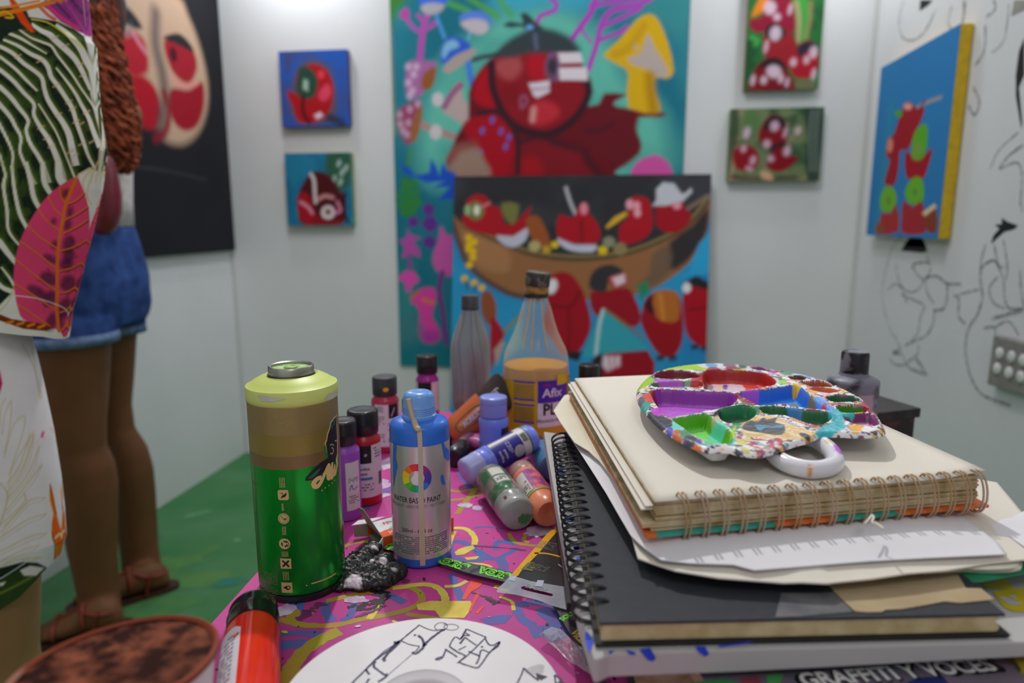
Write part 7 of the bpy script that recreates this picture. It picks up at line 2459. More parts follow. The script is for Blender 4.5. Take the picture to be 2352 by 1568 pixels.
sh = [grid2d(r*(.9+.06*i), tt0+(tt1-tt0)*.2, r*(.925+.06*i+.02*(i % 2)), tt0+(tt1-tt0)*.45, 1, 1) for i in range(6)]
decal('bar_marks', sh, cmap(B, r, .0003), m_ink, root)
# crimson
root, B, r, ts = acrylic(881, 1041, 31, 921, 912, 863, 28, 'bottle_crimson', 'crimson paint bottle with paint-smeared black cap, behind the red bottle', (166, 38, 72), (52, 54, 58), nm='cap_smeared', cap_rough=.4)
pt = lambda x, y: cylhit(x, y, B, r)
tt1, tt0 = pt(880, 930)[1], pt(880, 1026)[1]
patch('label', B, r, -r*.85, tt0, r*1.3, tt1, mlab, root, .00015, 22)
patch('brand_panel', B, r, r*.22, tt0+(tt1-tt0)*.67, r*1.1, tt1, mkb, root, .00025, 12)
decal('code_smudge', [grid2d(-r*.6, tt0+(tt1-tt0)*.82, -r*.15, tt0+(tt1-tt0)*.97, 4, 1)], cmap(B, r, .0003), M('label_grey', (160, 154, 162), .5, e=.8), root)
decal('lettering', [ribbon2d([(r*.4, tt0+(tt1-tt0)*.72), (r*.6, tt0+(tt1-tt0)*.85), (r*.65, tt0+(tt1-tt0)*.92)], .001)], cmap(B, r, .0004), mlab, root)
patch('orange_bar', B, r, r*.15, tt0+(tt1-tt0)*.37, r*.55, tt0+(tt1-tt0)*.42, M('label_orange', (216, 130, 30), .5, e=.8), root, .0003, 6)
o = decal('small_print', micro(-r*.6, tt0+(tt1-tt0)*.48, -r*.1, tt0+(tt1-tt0)*.74, 5, .8, .002)+micro(r*.15, tt0+(tt1-tt0)*.48, r*.8, tt0+(tt1-tt0)*.58, 2, .9, .003)+micro(-r*.5, tt0+(tt1-tt0)*.1, r*.7, tt0+(tt1-tt0)*.32, 4, .7, .002), cmap(B, r, .0003), MATS['ink_mid'], root)
o['kind'] = 'stuff'
u, t = cylhit(886, 895, B, r*.9)
decal('paint_dab', [ell2d(u, t, .0035, .0026)], cmap(B, r*.905, .0003), M('dab_yellow', (206, 156, 40), .4, e=.8), root)
# magenta at the back
root, B, r, ts = acrylic(978, 957, 26, 872, 861, 815, 24, 'bottle_magenta', 'magenta paint bottle with black cap, farthest back behind the silver bottle', (150, 34, 136), (32, 30, 36))
pt = lambda x, y: cylhit(x, y, B, r)
tt1, tt0 = pt(978, 879)[1], pt(978, 945)[1]
patch('label', B, r, -r*1.3, tt0, r*1.3, tt1, mlab, root, .00015, 22)
patch('brand_panel', B, r, -r*.95, tt0+(tt1-tt0)*.7, r*.35, tt1, mkb, root, .00025, 12)
# low black-capped one peeping from behind the silver bottle
root, B, r, ts = acrylic(936, 996, 20, 966, 960, 914, 17, 'bottle_plum', 'small black-capped bottle peeping out left behind the silver bottle', (90, 40, 80), (30, 30, 34))
# black-capped bottle behind the sketchbook
root, B, r, ts = acrylic(1354, 1000, 27, 890, 884, 836, 24, 'bottle_dark', 'black-capped bottle rising behind the gold-ringed sketchbook', (60, 30, 34), (30, 30, 34))
u, t = cylhit(1362, 843, B, r*.9)
# silver stained bottle right of the palette
S_ = Stand(1958, 1118, 54)
B, r = S_.B, S_.r
gbm = thing('paint_bottle', 'grey paint-stained bottle with dark cap, behind the palette near the black box', 'paint bottle', B)
m_st = M('stained_grey', (108, 110, 124), .4, e=.72, rgb2=(40, 40, 46), vs=45, t0=.38, t1=.52)
t_sh = S_.at(53, 884)[1]
lath('body', [(r*.9, 0), (r, .002), (r, t_sh-.002), (r*.97, t_sh+.001), (r*.85, t_sh+.003), (r*.58, t_sh+.005), (r*.55, t_sh+.008)], B, m_st, gbm)
tcap = S_.at(28, 812)[1]
lath('cap', [(r*.54, t_sh+.0056), (r*.54, t_sh+.009), (r*.53, tcap-.002), (r*.48, tcap), (r*.2, tcap-.0005), (0, tcap-.0005)], B, M('stained_cap', (98, 98, 108), .35, e=.72, rgb2=(22, 22, 26), vs=60, t0=.46, t1=.56), gbm)
patch('label', B, r, -r*1.2, t_sh-.06, r*.9, t_sh-.011, M('label_stained', (150, 140, 148), .4, e=.72, rgb2=(60, 56, 62), vs=50, t0=.35, t1=.5), gbm, .0002, 20)


# ---- see-through bottles
def clear_mat(name, col, alpha, col2, alpha2, vs, rough=.08, lo=.5, hi=.7):
    m = bpy.data.materials.new(name)
    m.use_nodes = True
    nt = m.node_tree
    b = nt.nodes['Principled BSDF']
    tc = nt.nodes.new('ShaderNodeTexCoord')
    mp = nt.nodes.new('ShaderNodeMapping')
    mp.inputs['Scale'].default_value = (1, 1, .35)
    nz = nt.nodes.new('ShaderNodeTexNoise')
    nz.inputs['Scale'].default_value, nz.inputs['Detail'].default_value = vs, 5
    nt.links.new(tc.outputs['Object'], mp.inputs['Vector'])
    nt.links.new(mp.outputs['Vector'], nz.inputs['Vector'])
    rp = nt.nodes.new('ShaderNodeValToRGB')
    rp.color_ramp.elements[0].position, rp.color_ramp.elements[1].position = lo, hi
    rp.color_ramp.elements[0].color = (*lin(col, .7), alpha)
    rp.color_ramp.elements[1].color = (*lin(col2, .7), alpha2)
    nt.links.new(nz.outputs['Fac'], rp.inputs['Fac'])
    nt.links.new(rp.outputs['Color'], b.inputs['Base Color'])
    # more surface seen at grazing angles, as in thin plastic
    lw = nt.nodes.new('ShaderNodeLayerWeight')
    lw.inputs['Blend'].default_value = .35
    ad = nt.nodes.new('ShaderNodeMath')
    ad.operation = 'MULTIPLY_ADD'
    nt.links.new(lw.outputs['Facing'], ad.inputs[0])
    ad.inputs[1].default_value = .45
    nt.links.new(rp.outputs['Alpha'], ad.inputs[2])
    ad.use_clamp = True
    nt.links.new(ad.outputs[0], b.inputs['Alpha'])
    b.inputs['Roughness'].default_value = rough
    MATS[name] = m
    return m


S_ = Stand(1080, 948, 45)
B, r = S_.B, S_.r
bt = thing('bottle', 'empty smeared clear plastic bottle with black cap, left of the amber glue bottle', 'bottle', B)
pr = S_.prof([(42, 940), (45, 925), (45, 880), (46, 840), (46, 815), (45, 800), (42, 785), (36, 765), (29, 745), (24, 730), (20, 720), (19, 708)])
pr = [(r*.9, 0)]+pr
lath('body', pr, B, clear_mat('clear_smeared', (146, 144, 138), .50, (92, 86, 82), .80, 22, .08, .42, .70), bt)
c0, c1 = S_.at(20, 708), S_.at(19, 680)
hc_ = c1[1]-c0[1]
lath('cap', [(c0[0]*.9, c0[1]-.004), (c0[0], c0[1]-.003), (c0[0]*1.05, c0[1]), (c0[0], c0[1]+.001), (c0[0], c0[1]+hc_*.9), (c0[0]*.9, c0[1]+hc_), (0, c0[1]+hc_)], B, M('cap_dark_grey', (40, 40, 44), .4, e=.7, rgb2=(64, 64, 66), vs=40), bt, 32)
for a0 in (-.55, .62, .15):
    P = []
    for rr_, t in pr[1:]:
        f = facing(B)
        e2 = np.cross([0, 0, 1.0], f)
        a = a0+.12*math.sin(t*40)
        P.append(B+(f*math.cos(a)+e2*math.sin(a))*(rr_*.985)+up3*t)
    tube('paint_streak', smooth_line(P, 4), .0006, M('streak_grey', (80, 78, 76), .5, e=.7), bt, 6)
lath('residue', [(r*.85, .001), (r*.93, .006), (r*.93, .016), (r*.6, .019), (0, .018)], B, M('residue_brown', (92, 78, 72), .5, e=.7, rgb2=(120, 112, 108), vs=50), bt)

S_ = Stand(1231, 1024, 76)
B, r = S_.B, S_.r
gl = thing('bottle', 'large plastic bottle half full of amber glue with purple label and crooked black cap', 'bottle', B)
neck = [(76, 868), (75, 845), (72, 822), (66, 806), (58, 788), (50, 768), (43, 745), (37, 722), (32, 703), (27, 692), (26, 682)]
body = [(r*.9, 0), (r*.97, .001), (r, .004)]+[S_.at(76, y) for y in (980, 900)]
t_liq = S_.at(75, 852)[1]
rl_, _ = S_.at(75, 852)
full = body+[S_.at(a, y) for a, y in neck]
lath('shell', full, B, clear_mat('clear_plastic', (196, 190, 176), .09, (190, 180, 150), .22, 18, .06), gl, 64)
lq = [(r*.85, .0006), (r*.95, .0016), (r*.985, .005)]+[(a*.985, t) for a, t in body[3:]]+[(a*.98, t) for a, t in [S_.at(76, 868)] if t < t_liq]+[(rl_*.975, t_liq), (rl_*.6, t_liq-.0004), (0, t_liq-.0004)]
m_amb = M('glue_amber', (186, 140, 66), .18, e=.74, var=.04, vs=10, spec=.6)
lath('glue', lq, B, m_amb, gl, 64)
m_ly, m_lp, m_lw = M('label_yellow', (186, 146, 22), .35, e=.74, var=.04), M('label_purple', (66, 38, 150), .35, e=.74, var=.03), M('label_lilac', (204, 200, 210), .35, e=.74)
pt = lambda x, y: cylhit(x, y, B, r)
patch('label', B, r, -r*2.4, pt(1231, 1018)[1], r*2.4, pt(1231, 880)[1], m_ly, gl, .00025, 70)
cm, cm2 = cmap(B, r, .0005), cmap(B, r, .0008)
uL, uR = pt(1235, 930)[0], pt(1301, 930)[0]
tA, tBm, tCm = pt(1262, 874)[1], pt(1262, 925)[1], pt(1262, 980)[1]
decal('brand_panel', [grid2d(uL, tBm, uR, tA, 16, 1)], cm, m_lp, gl)
decal('name_panel', [grid2d(uL, tCm, uR, tBm, 16, 1)], cm, m_lw, gl)
decal('price_sticker', [grid2d(pt(1279, 880)[0], pt(1279, 884)[1], pt(1301, 870)[0], pt(1290, 858)[1], 6, 1)], cm2, M('sticker_yellow', (196, 176, 24), .4, e=.74), gl)
ua, ub = pt(1245, 905)[0], pt(1289, 905)[0]
hA = abs(pt(1262, 890)[1]-pt(1262, 915)[1])*.78
decal('lettering', [text2d('Afix', (ua+ub)/2, pt(1262, 903)[1], hA, 0, .018, 0, (ub-ua)/(1.68*hA/.7))], cm2, m_lw, gl)
for a in (-.5, 0, .5):
    decal('red_spark', [ell2d(pt(1256, 886)[0]+.0035*a*2, pt(1256, 885)[1]+.001*(1-abs(a)*2), .0009, .0014, a)], cm2, M('spark_red', (206, 30, 60), .4, e=.74), gl)
ua, ub = pt(1243, 950)[0], pt(1279, 950)[0]
hA = abs(pt(1262, 926)[1]-pt(1262, 954)[1])*.9
decal('lettering', [text2d('PL', (ua+ub)/2, pt(1262, 941)[1], hA, 0, .03, 0, (ub-ua)/(1.2*hA/.7))], cm2, m_ink, gl)
decal('lettering', [text2d('PEGANTE PARA', pt(1266, 965)[0], pt(1264, 966)[1], hA*.26, 0, .012)], cm2, m_ink, gl)
for y in (877, 917, 929, 969):
    decal('label_rule', [grid2d(pt(1180, y)[0], pt(1200, y+2)[1], pt(1228, y)[0], pt(1200, y-2)[1], 10, 1)], cm, m_lp, gl)
decal('text_panel', [grid2d(pt(1180, 900)[0], pt(1200, 914)[1], pt(1226, 900)[0], pt(1200, 882)[1], 10, 1)], cm, M('label_tan', (150, 118, 40), .4, e=.74), gl)
decal('text_panel', [grid2d(pt(1180, 950)[0], pt(1200, 966)[1], pt(1226, 950)[0], pt(1200, 934)[1], 10, 1)], cm, MATS['label_tan'], gl)
n0, n1 = S_.at(27, 684), S_.at(26, 672)
lath('neck_ring', [(n0[0]*.98, n0[1]-.001), (n0[0]*1.08, n0[1]), (n0[0]*1.08, n0[1]+.004), (n0[0], n0[1]+.0045), (n0[0], n0[1]+.001)], B, m_blackcap, gl, 40, open_=True)
c_ = B+up3*(n0[1]+.003)
axc = np.array([0, 0, 1.0])+rgt*.10
lathe('crusted_neck', [(n0[0]*.98, 0), (n0[0]*1.04, .002), (n0[0]*1.02, .010), (n0[0]*.9, .014)], c_, M('glue_crust', (150, 112, 50), .25, e=.74, rgb2=(70, 54, 30), vs=80, bump=.4, bs=150), gl, axis=axc, seg=36)
ax2 = np.array([0, 0, 1.0])+rgt*.09-fhz*.05
hcap = S_.at(27, 634)[1]-S_.at(27, 656)[1]+.004
lathe('cap', [(n0[0]*1.0, .011), (n0[0]*1.06, .012), (n0[0]*1.06, .011+hcap), (n0[0]*.98, .0125+hcap), (0, .0125+hcap)], c_, M('cap_dirty', (44, 44, 44), .5, e=.7, rgb2=(84, 82, 66), vs=90, t0=.52, t1=.35), gl, axis=ax2, seg=36)
for a0, w in ((-.35, .0011), (-.12, .0009), (.30, .0010)):
    f = facing(B)
    e2 = np.cross([0, 0, 1.0], f)
    P = []
    for rr_, t in [S_.at(a, y) for a, y in neck[3:]]:
        a = a0*1.4
        P.append(B+(f*math.cos(a)+e2*math.sin(a))*rr_*.97+up3*t)
    tube('glue_streak', smooth_line(P, 4), w, M('glue_streak_tan', (190, 160, 90), .3, e=.74), gl, 6)

# periwinkle squeeze bottle standing
S_ = Stand(1133, 1068, 34)
B, r = S_.B, S_.r
wp = thing('paint_bottle', 'periwinkle squeeze bottle standing upright before the orange tube', 'paint bottle', B)
m_peri = M('bottle_periwinkle', (106, 122, 212), .30, e=.76, var=.04)
lath('body', [(r*.88, 0), (r, .003), S_.at(34, 1048), S_.at(33, 1014), S_.at(32, 1000), S_.at(33.5, 985), S_.at(34, 972), S_.at(30, 966), S_.at(27, 962)], B, m_peri, wp)
c0, c1, c2 = S_.at(31, 962), S_.at(31, 932), S_.at(31, 918)
lath('cap_skirt', [(c0[0]*.98, c0[1]), (c0[0], c0[1]+.001), (c0[0]*.99, c1[1]-.0006)], B, M('cap_periwinkle_dull', (126, 132, 190), .35, e=.74, rgb2=(112, 124, 200), vs=30), wp, 40, open_=True)
lath('cap', [(c0[0]*.98, c1[1]-.0008), (c0[0]*1.01, c1[1]), (c0[0]*1.01, c2[1]-.001), (c0[0]*.96, c2[1]), (c0[0]*.7, c2[1]+.0006), (0, c2[1]+.0006)], B, M('cap_periwinkle', (128, 144, 226), .28, e=.78), wp, 40)
u0 = cylhit(1152, 1010, B, r)[0]
patch('label', B, r, u0, cylhit(1150, 1030, B, r)[1], u0+r*.9, cylhit(1150, 985, B, r)[1], MATS['label_black'], wp, .0002, 10)


# ---- lying bottles: axis from P0 (cap end) to P1 (base end)
def lying(P0, P1, prof, mat, root, name, seg=48):
    ax = P1-P0
    L = np.linalg.norm(ax)
    return lathe(name, [(r_, t*L) for r_, t in prof], P0, mat, root, axis=ax, seg=seg)


def lmap(P0, P1, r, eps=.0002):
    ax = (P1-P0)/np.linalg.norm(P1-P0)
    ref = C0-(P0+P1)/2
    m = cyl_map(P0, ax, r+eps, ref)
    return lambda uv, k=(r+eps)/r: m(np.column_stack([uv[:, 0]*k, uv[:, 1]]))


# periwinkle bottle lying across the others
P0, P1 = atz(1066, 1086, TZ+.0165), atz(1224, 1002, TZ+.040)
r = 34*proj((P0+P1)/2)[2]/F
lp = thing('paint_bottle', 'periwinkle paint bottle lying tilted across the green and peach bottles, label side out', 'paint bottle', (P0+P1)/2*[1, 1, 0]+[0, 0, TZ])
L = np.linalg.norm(P1-P0)
lying(P0, P1, [(r*.86, .17), (r*.90, .2), (r*.97, .24), (r*.98, .30), (r*.93, .31), (r, .34), (r, .90), (r*.96, .96), (r*.80, 1.0), (r*.5, .985), (0, .975)], m_peri, lp, 'body')
lying(P0, P1, [(0, .0), (r*.7, .0), (r*.86, .012), (r*.92, .04), (r*.94, .16), (r*.97, .17), (r*.97, .22), (r*.88, .23)], M('cap_periwinkle_pale', (150, 156, 206), .3, e=.76), lp, 'cap')
lm, lm2 = lmap(P0, P1, r, .0003), lmap(P0, P1, r, .0006)
decal('label', [grid2d(-r*1.7, L*.36, r*1.5, L*.86, 30, 1)], lm, M('label_indigo', (44, 42, 128), .35, e=.76, var=.04), lp)
decal('white_band', [grid2d(-r*1.5, L*.75, r*1.3, L*.85, 24, 1)], lm2, M('label_pale', (186, 186, 190), .45, e=.78), lp)
decal('green_edge', [grid2d(-r*1.5, L*.855, r*1.3, L*.87, 24, 1)], lm2, M('label_green_line', (40, 110, 80), .45, e=.78), lp)
sgn = 1 if lm2(np.array([[r*.9, L*.5]]))[0][2] > lm2(np.array([[-r*.9, L*.5]]))[0][2] else -1
decal('white_stripe', [grid2d(sgn*r*.72, L*.36, sgn*r*1.0, L*.75, 6, 1)], lm2, MATS['label_pale'], lp)
decal('logo_patch', [ell2d(-sgn*r*.45, L*.68, r*.42, L*.075, 0, 20)], lm2, M('label_silvery', (160, 160, 166), .4, e=.78), lp)
bars = [grid2d(sgn*r*(-.05+.07*i), L*.765, sgn*r*(-.02+.07*i+.02*(i % 2)), L*.835, 1, 1) for i in range(9)]
decal('bar_marks', bars, lmap(P0, P1, r, .0009), m_ink, lp)
V, Fc = text_vf('acrilica', .02)
Wt = np.stack([-sgn*V[:, 0]*.0046-sgn*r*.25, L*.435+sgn*0+V[:, 1]*.0046*1], 1)
decal('lettering', [(Wt, Fc)], lm2, M('print_pale', (186, 184, 210), .5, e=.78), lp)
V, Fc = text_vf('paint', .02)
decal('lettering', [(np.stack([-sgn*V[:, 0]*.0052-sgn*r*.20, L*.50+V[:, 1]*.0046], 1), Fc)], lm2, MATS['print_pale'], lp)
o = decal('small_print', micro(-r*.5, L*.545, r*.3, L*.60, 3, .8, .002), lm2, MATS['print_pale'], lp)
o['kind'] = 'stuff'

# grey-green bottle lying with its cap to the viewer
P0, P1 = atz(1192, 1182, TZ+.0170), atz(1128, 1098, TZ+.0185)
r = 42*proj(P0)[2]/F
L = np.linalg.norm(P1-P0)
gg = thing('paint_bottle', 'nearly empty green-streaked clear bottle lying with grey cap toward the viewer', 'paint bottle', (P0+P1)/2*[1, 1, 0]+[0, 0, TZ])
m_gg = M('bottle_grey_green', (134, 108, 110), .22, e=.76, rgb2=(44, 92, 58), vs=34, t0=.42, t1=.56, spec=.5)
lying(P0, P1, [(r*.84, .22), (r*.92, .25), (r*.86, .29), (r*.96, .34), (r, .40), (r, .93), (r*.95, .985), (r*.7, 1.0), (0, .99)], m_gg, gg, 'body')
m_gc = M('cap_grey', (142, 146, 144), .25, e=.78, rgb2=(110, 116, 112), vs=30, spec=.55)
lying(P0, P1, [(0, .0), (r*.80, .0), (r*.93, .02), (r*.97, .07), (r*.97, .20), (r*1.0, .21), (r*1.0, .25), (r*.9, .26)], m_gc, gg, 'cap')
ax = (P0-P1)/np.linalg.norm(P1-P0)
e1, e2, _ = frame_of(ax)
decal('paint_smear', [ell2d(r*.28, -r*.22, r*.42, r*.26, .5, 22, .7)], flat_map(P0+ax*.0003, rgt, np.cross(ax, rgt)*1.0), M('smear_green', (48, 104, 54), .4, e=.78), gg)
lm, lm2 = lmap(P0, P1, r, .0003), lmap(P0, P1, r, .0006)
sg = 1 if np.dot(lm(np.array([[r*.9, L*.5]]))[0]-lm(np.array([[-r*.9, L*.5]]))[0], rgt) > 0 else -1
decal('label', [grid2d(sg*r*.0, L*.42, sg*r*1.0, L*.92, 14, 1)], lm, M('label_moss', (70, 112, 76), .4, e=.76, rgb2=(60, 84, 80), vs=60), gg)
for a, b in ((.46, .62), (.66, .86)):
    decal('label_panel', [grid2d(sg*r*.12, L*a, sg*r*.92, L*b, 12, 1)], lm2, M('label_offwhite', (182, 180, 172), .45, e=.78), gg)
o = decal('small_print', micro(min(sg*r*.2, sg*r*.8), L*.50, max(sg*r*.2, sg*r*.8), L*.60, 3, .8, .002), lmap(P0, P1, r, .0009), MATS['ink_mid'], gg)
o['kind'] = 'stuff'
decal('red_chip', [grid2d(-sg*r*.1, L*.10, sg*r*.06, L*.16, 3, 1)], lmap(P0, P1, r*.97, .0004), M('chip_maroon', (110, 40, 56), .4, e=.78), gg)

# peach bottle
P0, P1 = atz(1196, 1082, TZ+.0160), atz(1262, 1180, TZ+.0165)
r = 38*proj(P1)[2]/F
L = np.linalg.norm(P1-P0)
pe = thing('paint_bottle', 'peach paint bottle lying beside the black wire rings, base toward the viewer', 'paint bottle', (P0+P1)/2*[1, 1, 0]+[0, 0, TZ])
m_pe = M('bottle_peach', (206, 124, 92), .3, e=.76, var=.05)
lying(P0, P1, [(r*.84, .18), (r*.95, .22), (r, .28), (r, .88), (r*.95, .96), (r*.75, 1.0), (r*.45, .985), (0, .97)], m_pe, pe, 'body')
lying(P0, P1, [(0, 0), (r*.8, 0), (r*.92, .03), (r*.95, .17), (r*.88, .19)], M('cap_peach_dull', (150, 118, 110), .3, e=.76), pe, 'cap')
lm, lm2 = lmap(P0, P1, r, .0003), lmap(P0, P1, r, .0006)
sg = 1 if np.dot(lm(np.array([[r*.9, L*.5]]))[0]-lm(np.array([[-r*.9, L*.5]]))[0], rgt) > 0 else -1
decal('label', [grid2d(-sg*r*.75, L*.30, sg*r*1.2, L*.76, 20, 1)], lm, M('label_rainbow', (120, 50, 120), .4, e=.76, rgb2=(206, 90, 70), vs=70, t0=.42, t1=.55), pe)
decal('label_panel', [grid2d(-sg*r*.65, L*.34, sg*r*.05, L*.74, 10, 1)], lm2, MATS['label_offwhite'], pe)
decal('green_edge', [grid2d(-sg*r*.72, L*.755, sg*r*1.2, L*.785, 16, 1)], lm2, M('label_lime_line', (130, 160, 60), .4, e=.78), pe)
o = decal('small_print', micro(min(-sg*r*.55, -sg*r*.05), L*.52, max(-sg*r*.55, -sg*r*.05), L*.72, 5, .85, .002), lmap(P0, P1, r, .0009), MATS['ink_mid'], pe)
o['kind'] = 'stuff'
# blue bottle in the shadow behind the rings
P0, P1 = atz(1262, 1075, TZ+.0165), atz(1236, 1030, TZ+.0165)
P0[0] += .004
bl_ = thing('paint_bottle', 'dull blue bottle lying in shadow between peach bottle and wire rings', 'paint bottle', (P0+P1)/2*[1, 1, 0]+[0, 0, TZ])
lying(P0, P1, [(0, 0), (.010, 0), (.0145, .04), (.0155, .14), (.0155, .8), (.0125, .9), (.011, 1.0), (0, 1.0)], M('bottle_dull_blue', (70, 112, 150), .35, e=.76), bl_, 'body')
lying(P0, P1, [(.0105, .99), (.0125, 1.0), (.0125, 1.25), (.010, 1.3), (0, 1.3)], m_blackcap, bl_, 'cap')
# dark cap and magenta foil in the shadows
P0, P1 = atz(1040, 1052, TZ+.0125), atz(1082, 1010, TZ+.0125)
dk_ = thing('paint_bottle', 'black-capped bottle lying in shade under the orange tube', 'paint bottle', (P0+P1)/2*[1, 1, 0]+[0, 0, TZ])
lying(P0, P1, [(0, 0), (.009, 0), (.0115, .05), (.012, .5), (.011, .55)], m_blackcap, dk_, 'cap')
lying(P0, P1, [(.0105, .5), (.0122, .58), (.0122, 1.5), (.010, 1.6), (0, 1.6)], M('bottle_dark_plum', (84, 36, 70), .35, e=.76), dk_, 'body')
fo_ = []
c = atz(1075, 1040, TZ)
for i in range(9):
    fo_.append(ball_vf(c+np.array([rng.uniform(-.018, .018), rng.uniform(-.012, .02), .008+rng.uniform(0, .012)]), rng.uniform(.008, .014), rng.uniform(.006, .012), rng.uniform(.004, .009)))
foil = fuse('foil', fo_, M('foil_magenta', (150, 60, 122), .35, e=.76, rgb2=(110, 46, 92), vs=60, bump=.6, bs=150, spec=.6), None, .0022, 2)
tag(foil, 'crumpled magenta foil scrap beneath the orange paint tube', 'foil')

# ---- orange acrylic tube leaning towards the glue bottle
A_, B_ = atD(1034, 1004, .848), atD(1170, 886, .868)
B_ = B_+0
tb_ = thing('paint_tube', 'orange brown acrylic paint tube with black printed crimped end, leaning on the glue bottle', 'paint tube', (A_+B_)/2*[1, 1, 0]+[0, 0, TZ])
ax = (B_-A_)/np.linalg.norm(B_-A_)
L = np.linalg.norm(B_-A_)
vw = C0-(A_+B_)/2
wd_ = np.cross(ax, vw)
wd_ /= np.linalg.norm(wd_)
nr = np.cross(wd_, ax)
dR = proj((A_+B_)/2)[2]/F
prf = [(0, .010, .010), (.02, .016, .016), (.06, .021, .020), (.14, .0235, .022), (.5, .025, .019), (.75, .0265, .013), (.92, .028, .005), (1.0, .0285, .0012)]


def tube_ring(t):
    a = np.interp(t, [p[0] for p in prf], [p[1] for p in prf])
    b = np.interp(t, [p[0] for p in prf], [p[2] for p in prf])
    return a*38*dR/.025, b*38*dR/.025


ts_ = np.linspace(0, 1, 30)
V, Fc = loft_vf([(A_+ax*L*t, wd_, tube_ring(t)[0], nr, tube_ring(t)[1]) for t in ts_], 40)
mk('body', V, Fc, M('tube_orange', (164, 82, 40), .25, e=.72, var=.08, spec=.6, bump=.08, bs=40), tb_)
lathe('cap', [(0, -.020), (.008, -.020), (.0095, -.018), (.0095, .001), (.006, .002)], A_, m_blackcap, tb_, axis=ax, seg=28)


def tmap(eps):
    def f(uv):
        out = []
        for u, t in uv:
            a, b = tube_ring(np.clip(t, 0, 1))
            out.append(A_+ax*L*t+wd_*a*math.sin(u)*(1+eps/a)+nr*b*math.cos(u)*(1+eps/b))
        return np.array(out)
    return f


V, Fc = grid2d(-1.5, .60, 1.5, 1.0, 24, 8)
decal('printed_end', [(V, Fc)], tmap(.0003), M('tube_black', (30, 27, 30), .25, e=.72, spec=.6, rgb2=(46, 30, 26), vs=20), tb_)
q = [(.42*math.copysign(abs(math.cos(a))**.6, math.cos(a))-.05, .33+.22*math.copysign(abs(math.sin(a))**.6, math.sin(a))) for a in np.linspace(0, 2*np.pi, 26, endpoint=False)]
decal('name_panel', [poly2d(q)], tmap(.0004), MATS['tube_black'], tb_)
upd = 1 if tmap(0)(np.array([[.5, .5]]))[0][2] > tmap(0)(np.array([[-.5, .5]]))[0][2] else -1
V, Fc = text_vf('ACRILICA', .03)
decal('lettering', [(np.stack([upd*(V[:, 1]*.40)-.0, .37+V[:, 0]*.075], 1), Fc)], tmap(.0008), MATS['print_pale'], tb_)
V, Fc = text_vf('fron', .0)
decal('lettering', [(np.stack([upd*(-V[:, 0]*.5)+.0, .80+V[:, 1]*.16], 1), Fc)], tmap(.0008), MATS['print_pale'], tb_)

# ---- black box at the far right of the table
cB = atz(2096, 1008, TZ+.0004)
hB = zof(cB, 938)[0]
zt = cB[2]+hB
b_, a_, c_ = atz(2116, 937, zt), atz(2014, 906, zt), atz(1996, 951, zt)
va, vc = a_-b_, c_-b_
bx = thing('box', 'low black paint-flecked box at the far right corner of the table', 'box', np.array([*(b_+va/2+vc/2)[:2], TZ]))
sc_ = lambda o_, k: [b_[:2]+(va[:2]*s+vc[:2]*t) for s, t in ((o_, o_), (k, o_), (k, 1.0-o_), (o_, 1.0-o_))]
m_bx = M('box_black', (40, 37, 38), .6, e=.72, rgb2=(22, 20, 21), vs=50)
prism('tray', sc_(.05, .95), TZ+.0004, zt-hB*.30, M('box_dark', (30, 25, 23), .6, e=.72, rgb2=(60, 40, 30), vs=25, t0=.6, t1=.45), bx, bevel=.001)
prism('lid', sc_(0, 1.0), zt-hB*.30, zt, m_bx, bx, bevel=.001)

# ---- small open carton
fl_, fr_ = atz(881, 1266, TZ), atz(1042, 1219, TZ)
cu = (fr_-fl_)/np.linalg.norm(fr_-fl_)
cv = np.array([-cu[1], cu[0], 0])
Lc_, wc_, hc_ = np.linalg.norm(fr_-fl_), .034, zof(fl_, 1234)[0]
ct = thing('carton', 'little orange and white carton of chalk with its end flap open, behind the silver bottle', 'carton', fl_+cu*Lc_/2+cv*wc_/2)
m_or, m_wh, m_in = M('carton_orange', (226, 84, 24), .5, e=.8), M('carton_white', (206, 206, 214), .5, e=.8), M('carton_inside', (146, 140, 124), .8, e=.8)


def face(name, pts, mat, th=.0006):
    pts = [np.asarray(p, float) for p in pts]
    n = np.cross(pts[1]-pts[0], pts[2]-pts[0])
    n /= np.linalg.norm(n)
    V = np.array(pts+[p-n*th for p in pts])
    k = len(pts)
    Fc = [tuple(range(k)), tuple(range(k, 2*k))[::-1]]+[(i, k+i, k+(i+1) % k, (i+1) % k) for i in range(k)]
    return mk(name, V, Fc, mat, ct, False)


g = lambda a, b, z: fl_+cu*a+cv*b+up3*z
zz0, zz1 = .0004, hc_
face('side_panel', [g(0, 0, zz0), g(Lc_, 0, zz0), g(Lc_, 0, zz1), g(0, 0, zz1)], m_or)
face('side_panel', [g(Lc_, wc_, zz0), g(0, wc_, zz0), g(0, wc_, zz1), g(Lc_, wc_, zz1)], m_or)
face('bottom_panel', [g(0, 0, zz0+.0006), g(0, wc_, zz0+.0006), g(Lc_, wc_, zz0+.0006), g(Lc_, 0, zz0+.0006)], m_in)
face('top_panel', [g(0, 0, zz1), g(Lc_, 0, zz1), g(Lc_, wc_, zz1), g(0, wc_, zz1)], m_wh)
face('end_panel', [g(Lc_, 0, zz0), g(Lc_, wc_, zz0), g(Lc_, wc_, zz1), g(Lc_, 0, zz1)], m_or)
tm = lambda e: flat_map(g(0, 0, zz1+e), cu, cv)
decal('orange_print', [poly2d([(0, 0), (Lc_, 0), (Lc_, .006), (.008, .012), (0, .010)])], tm(.0002), m_or, ct)
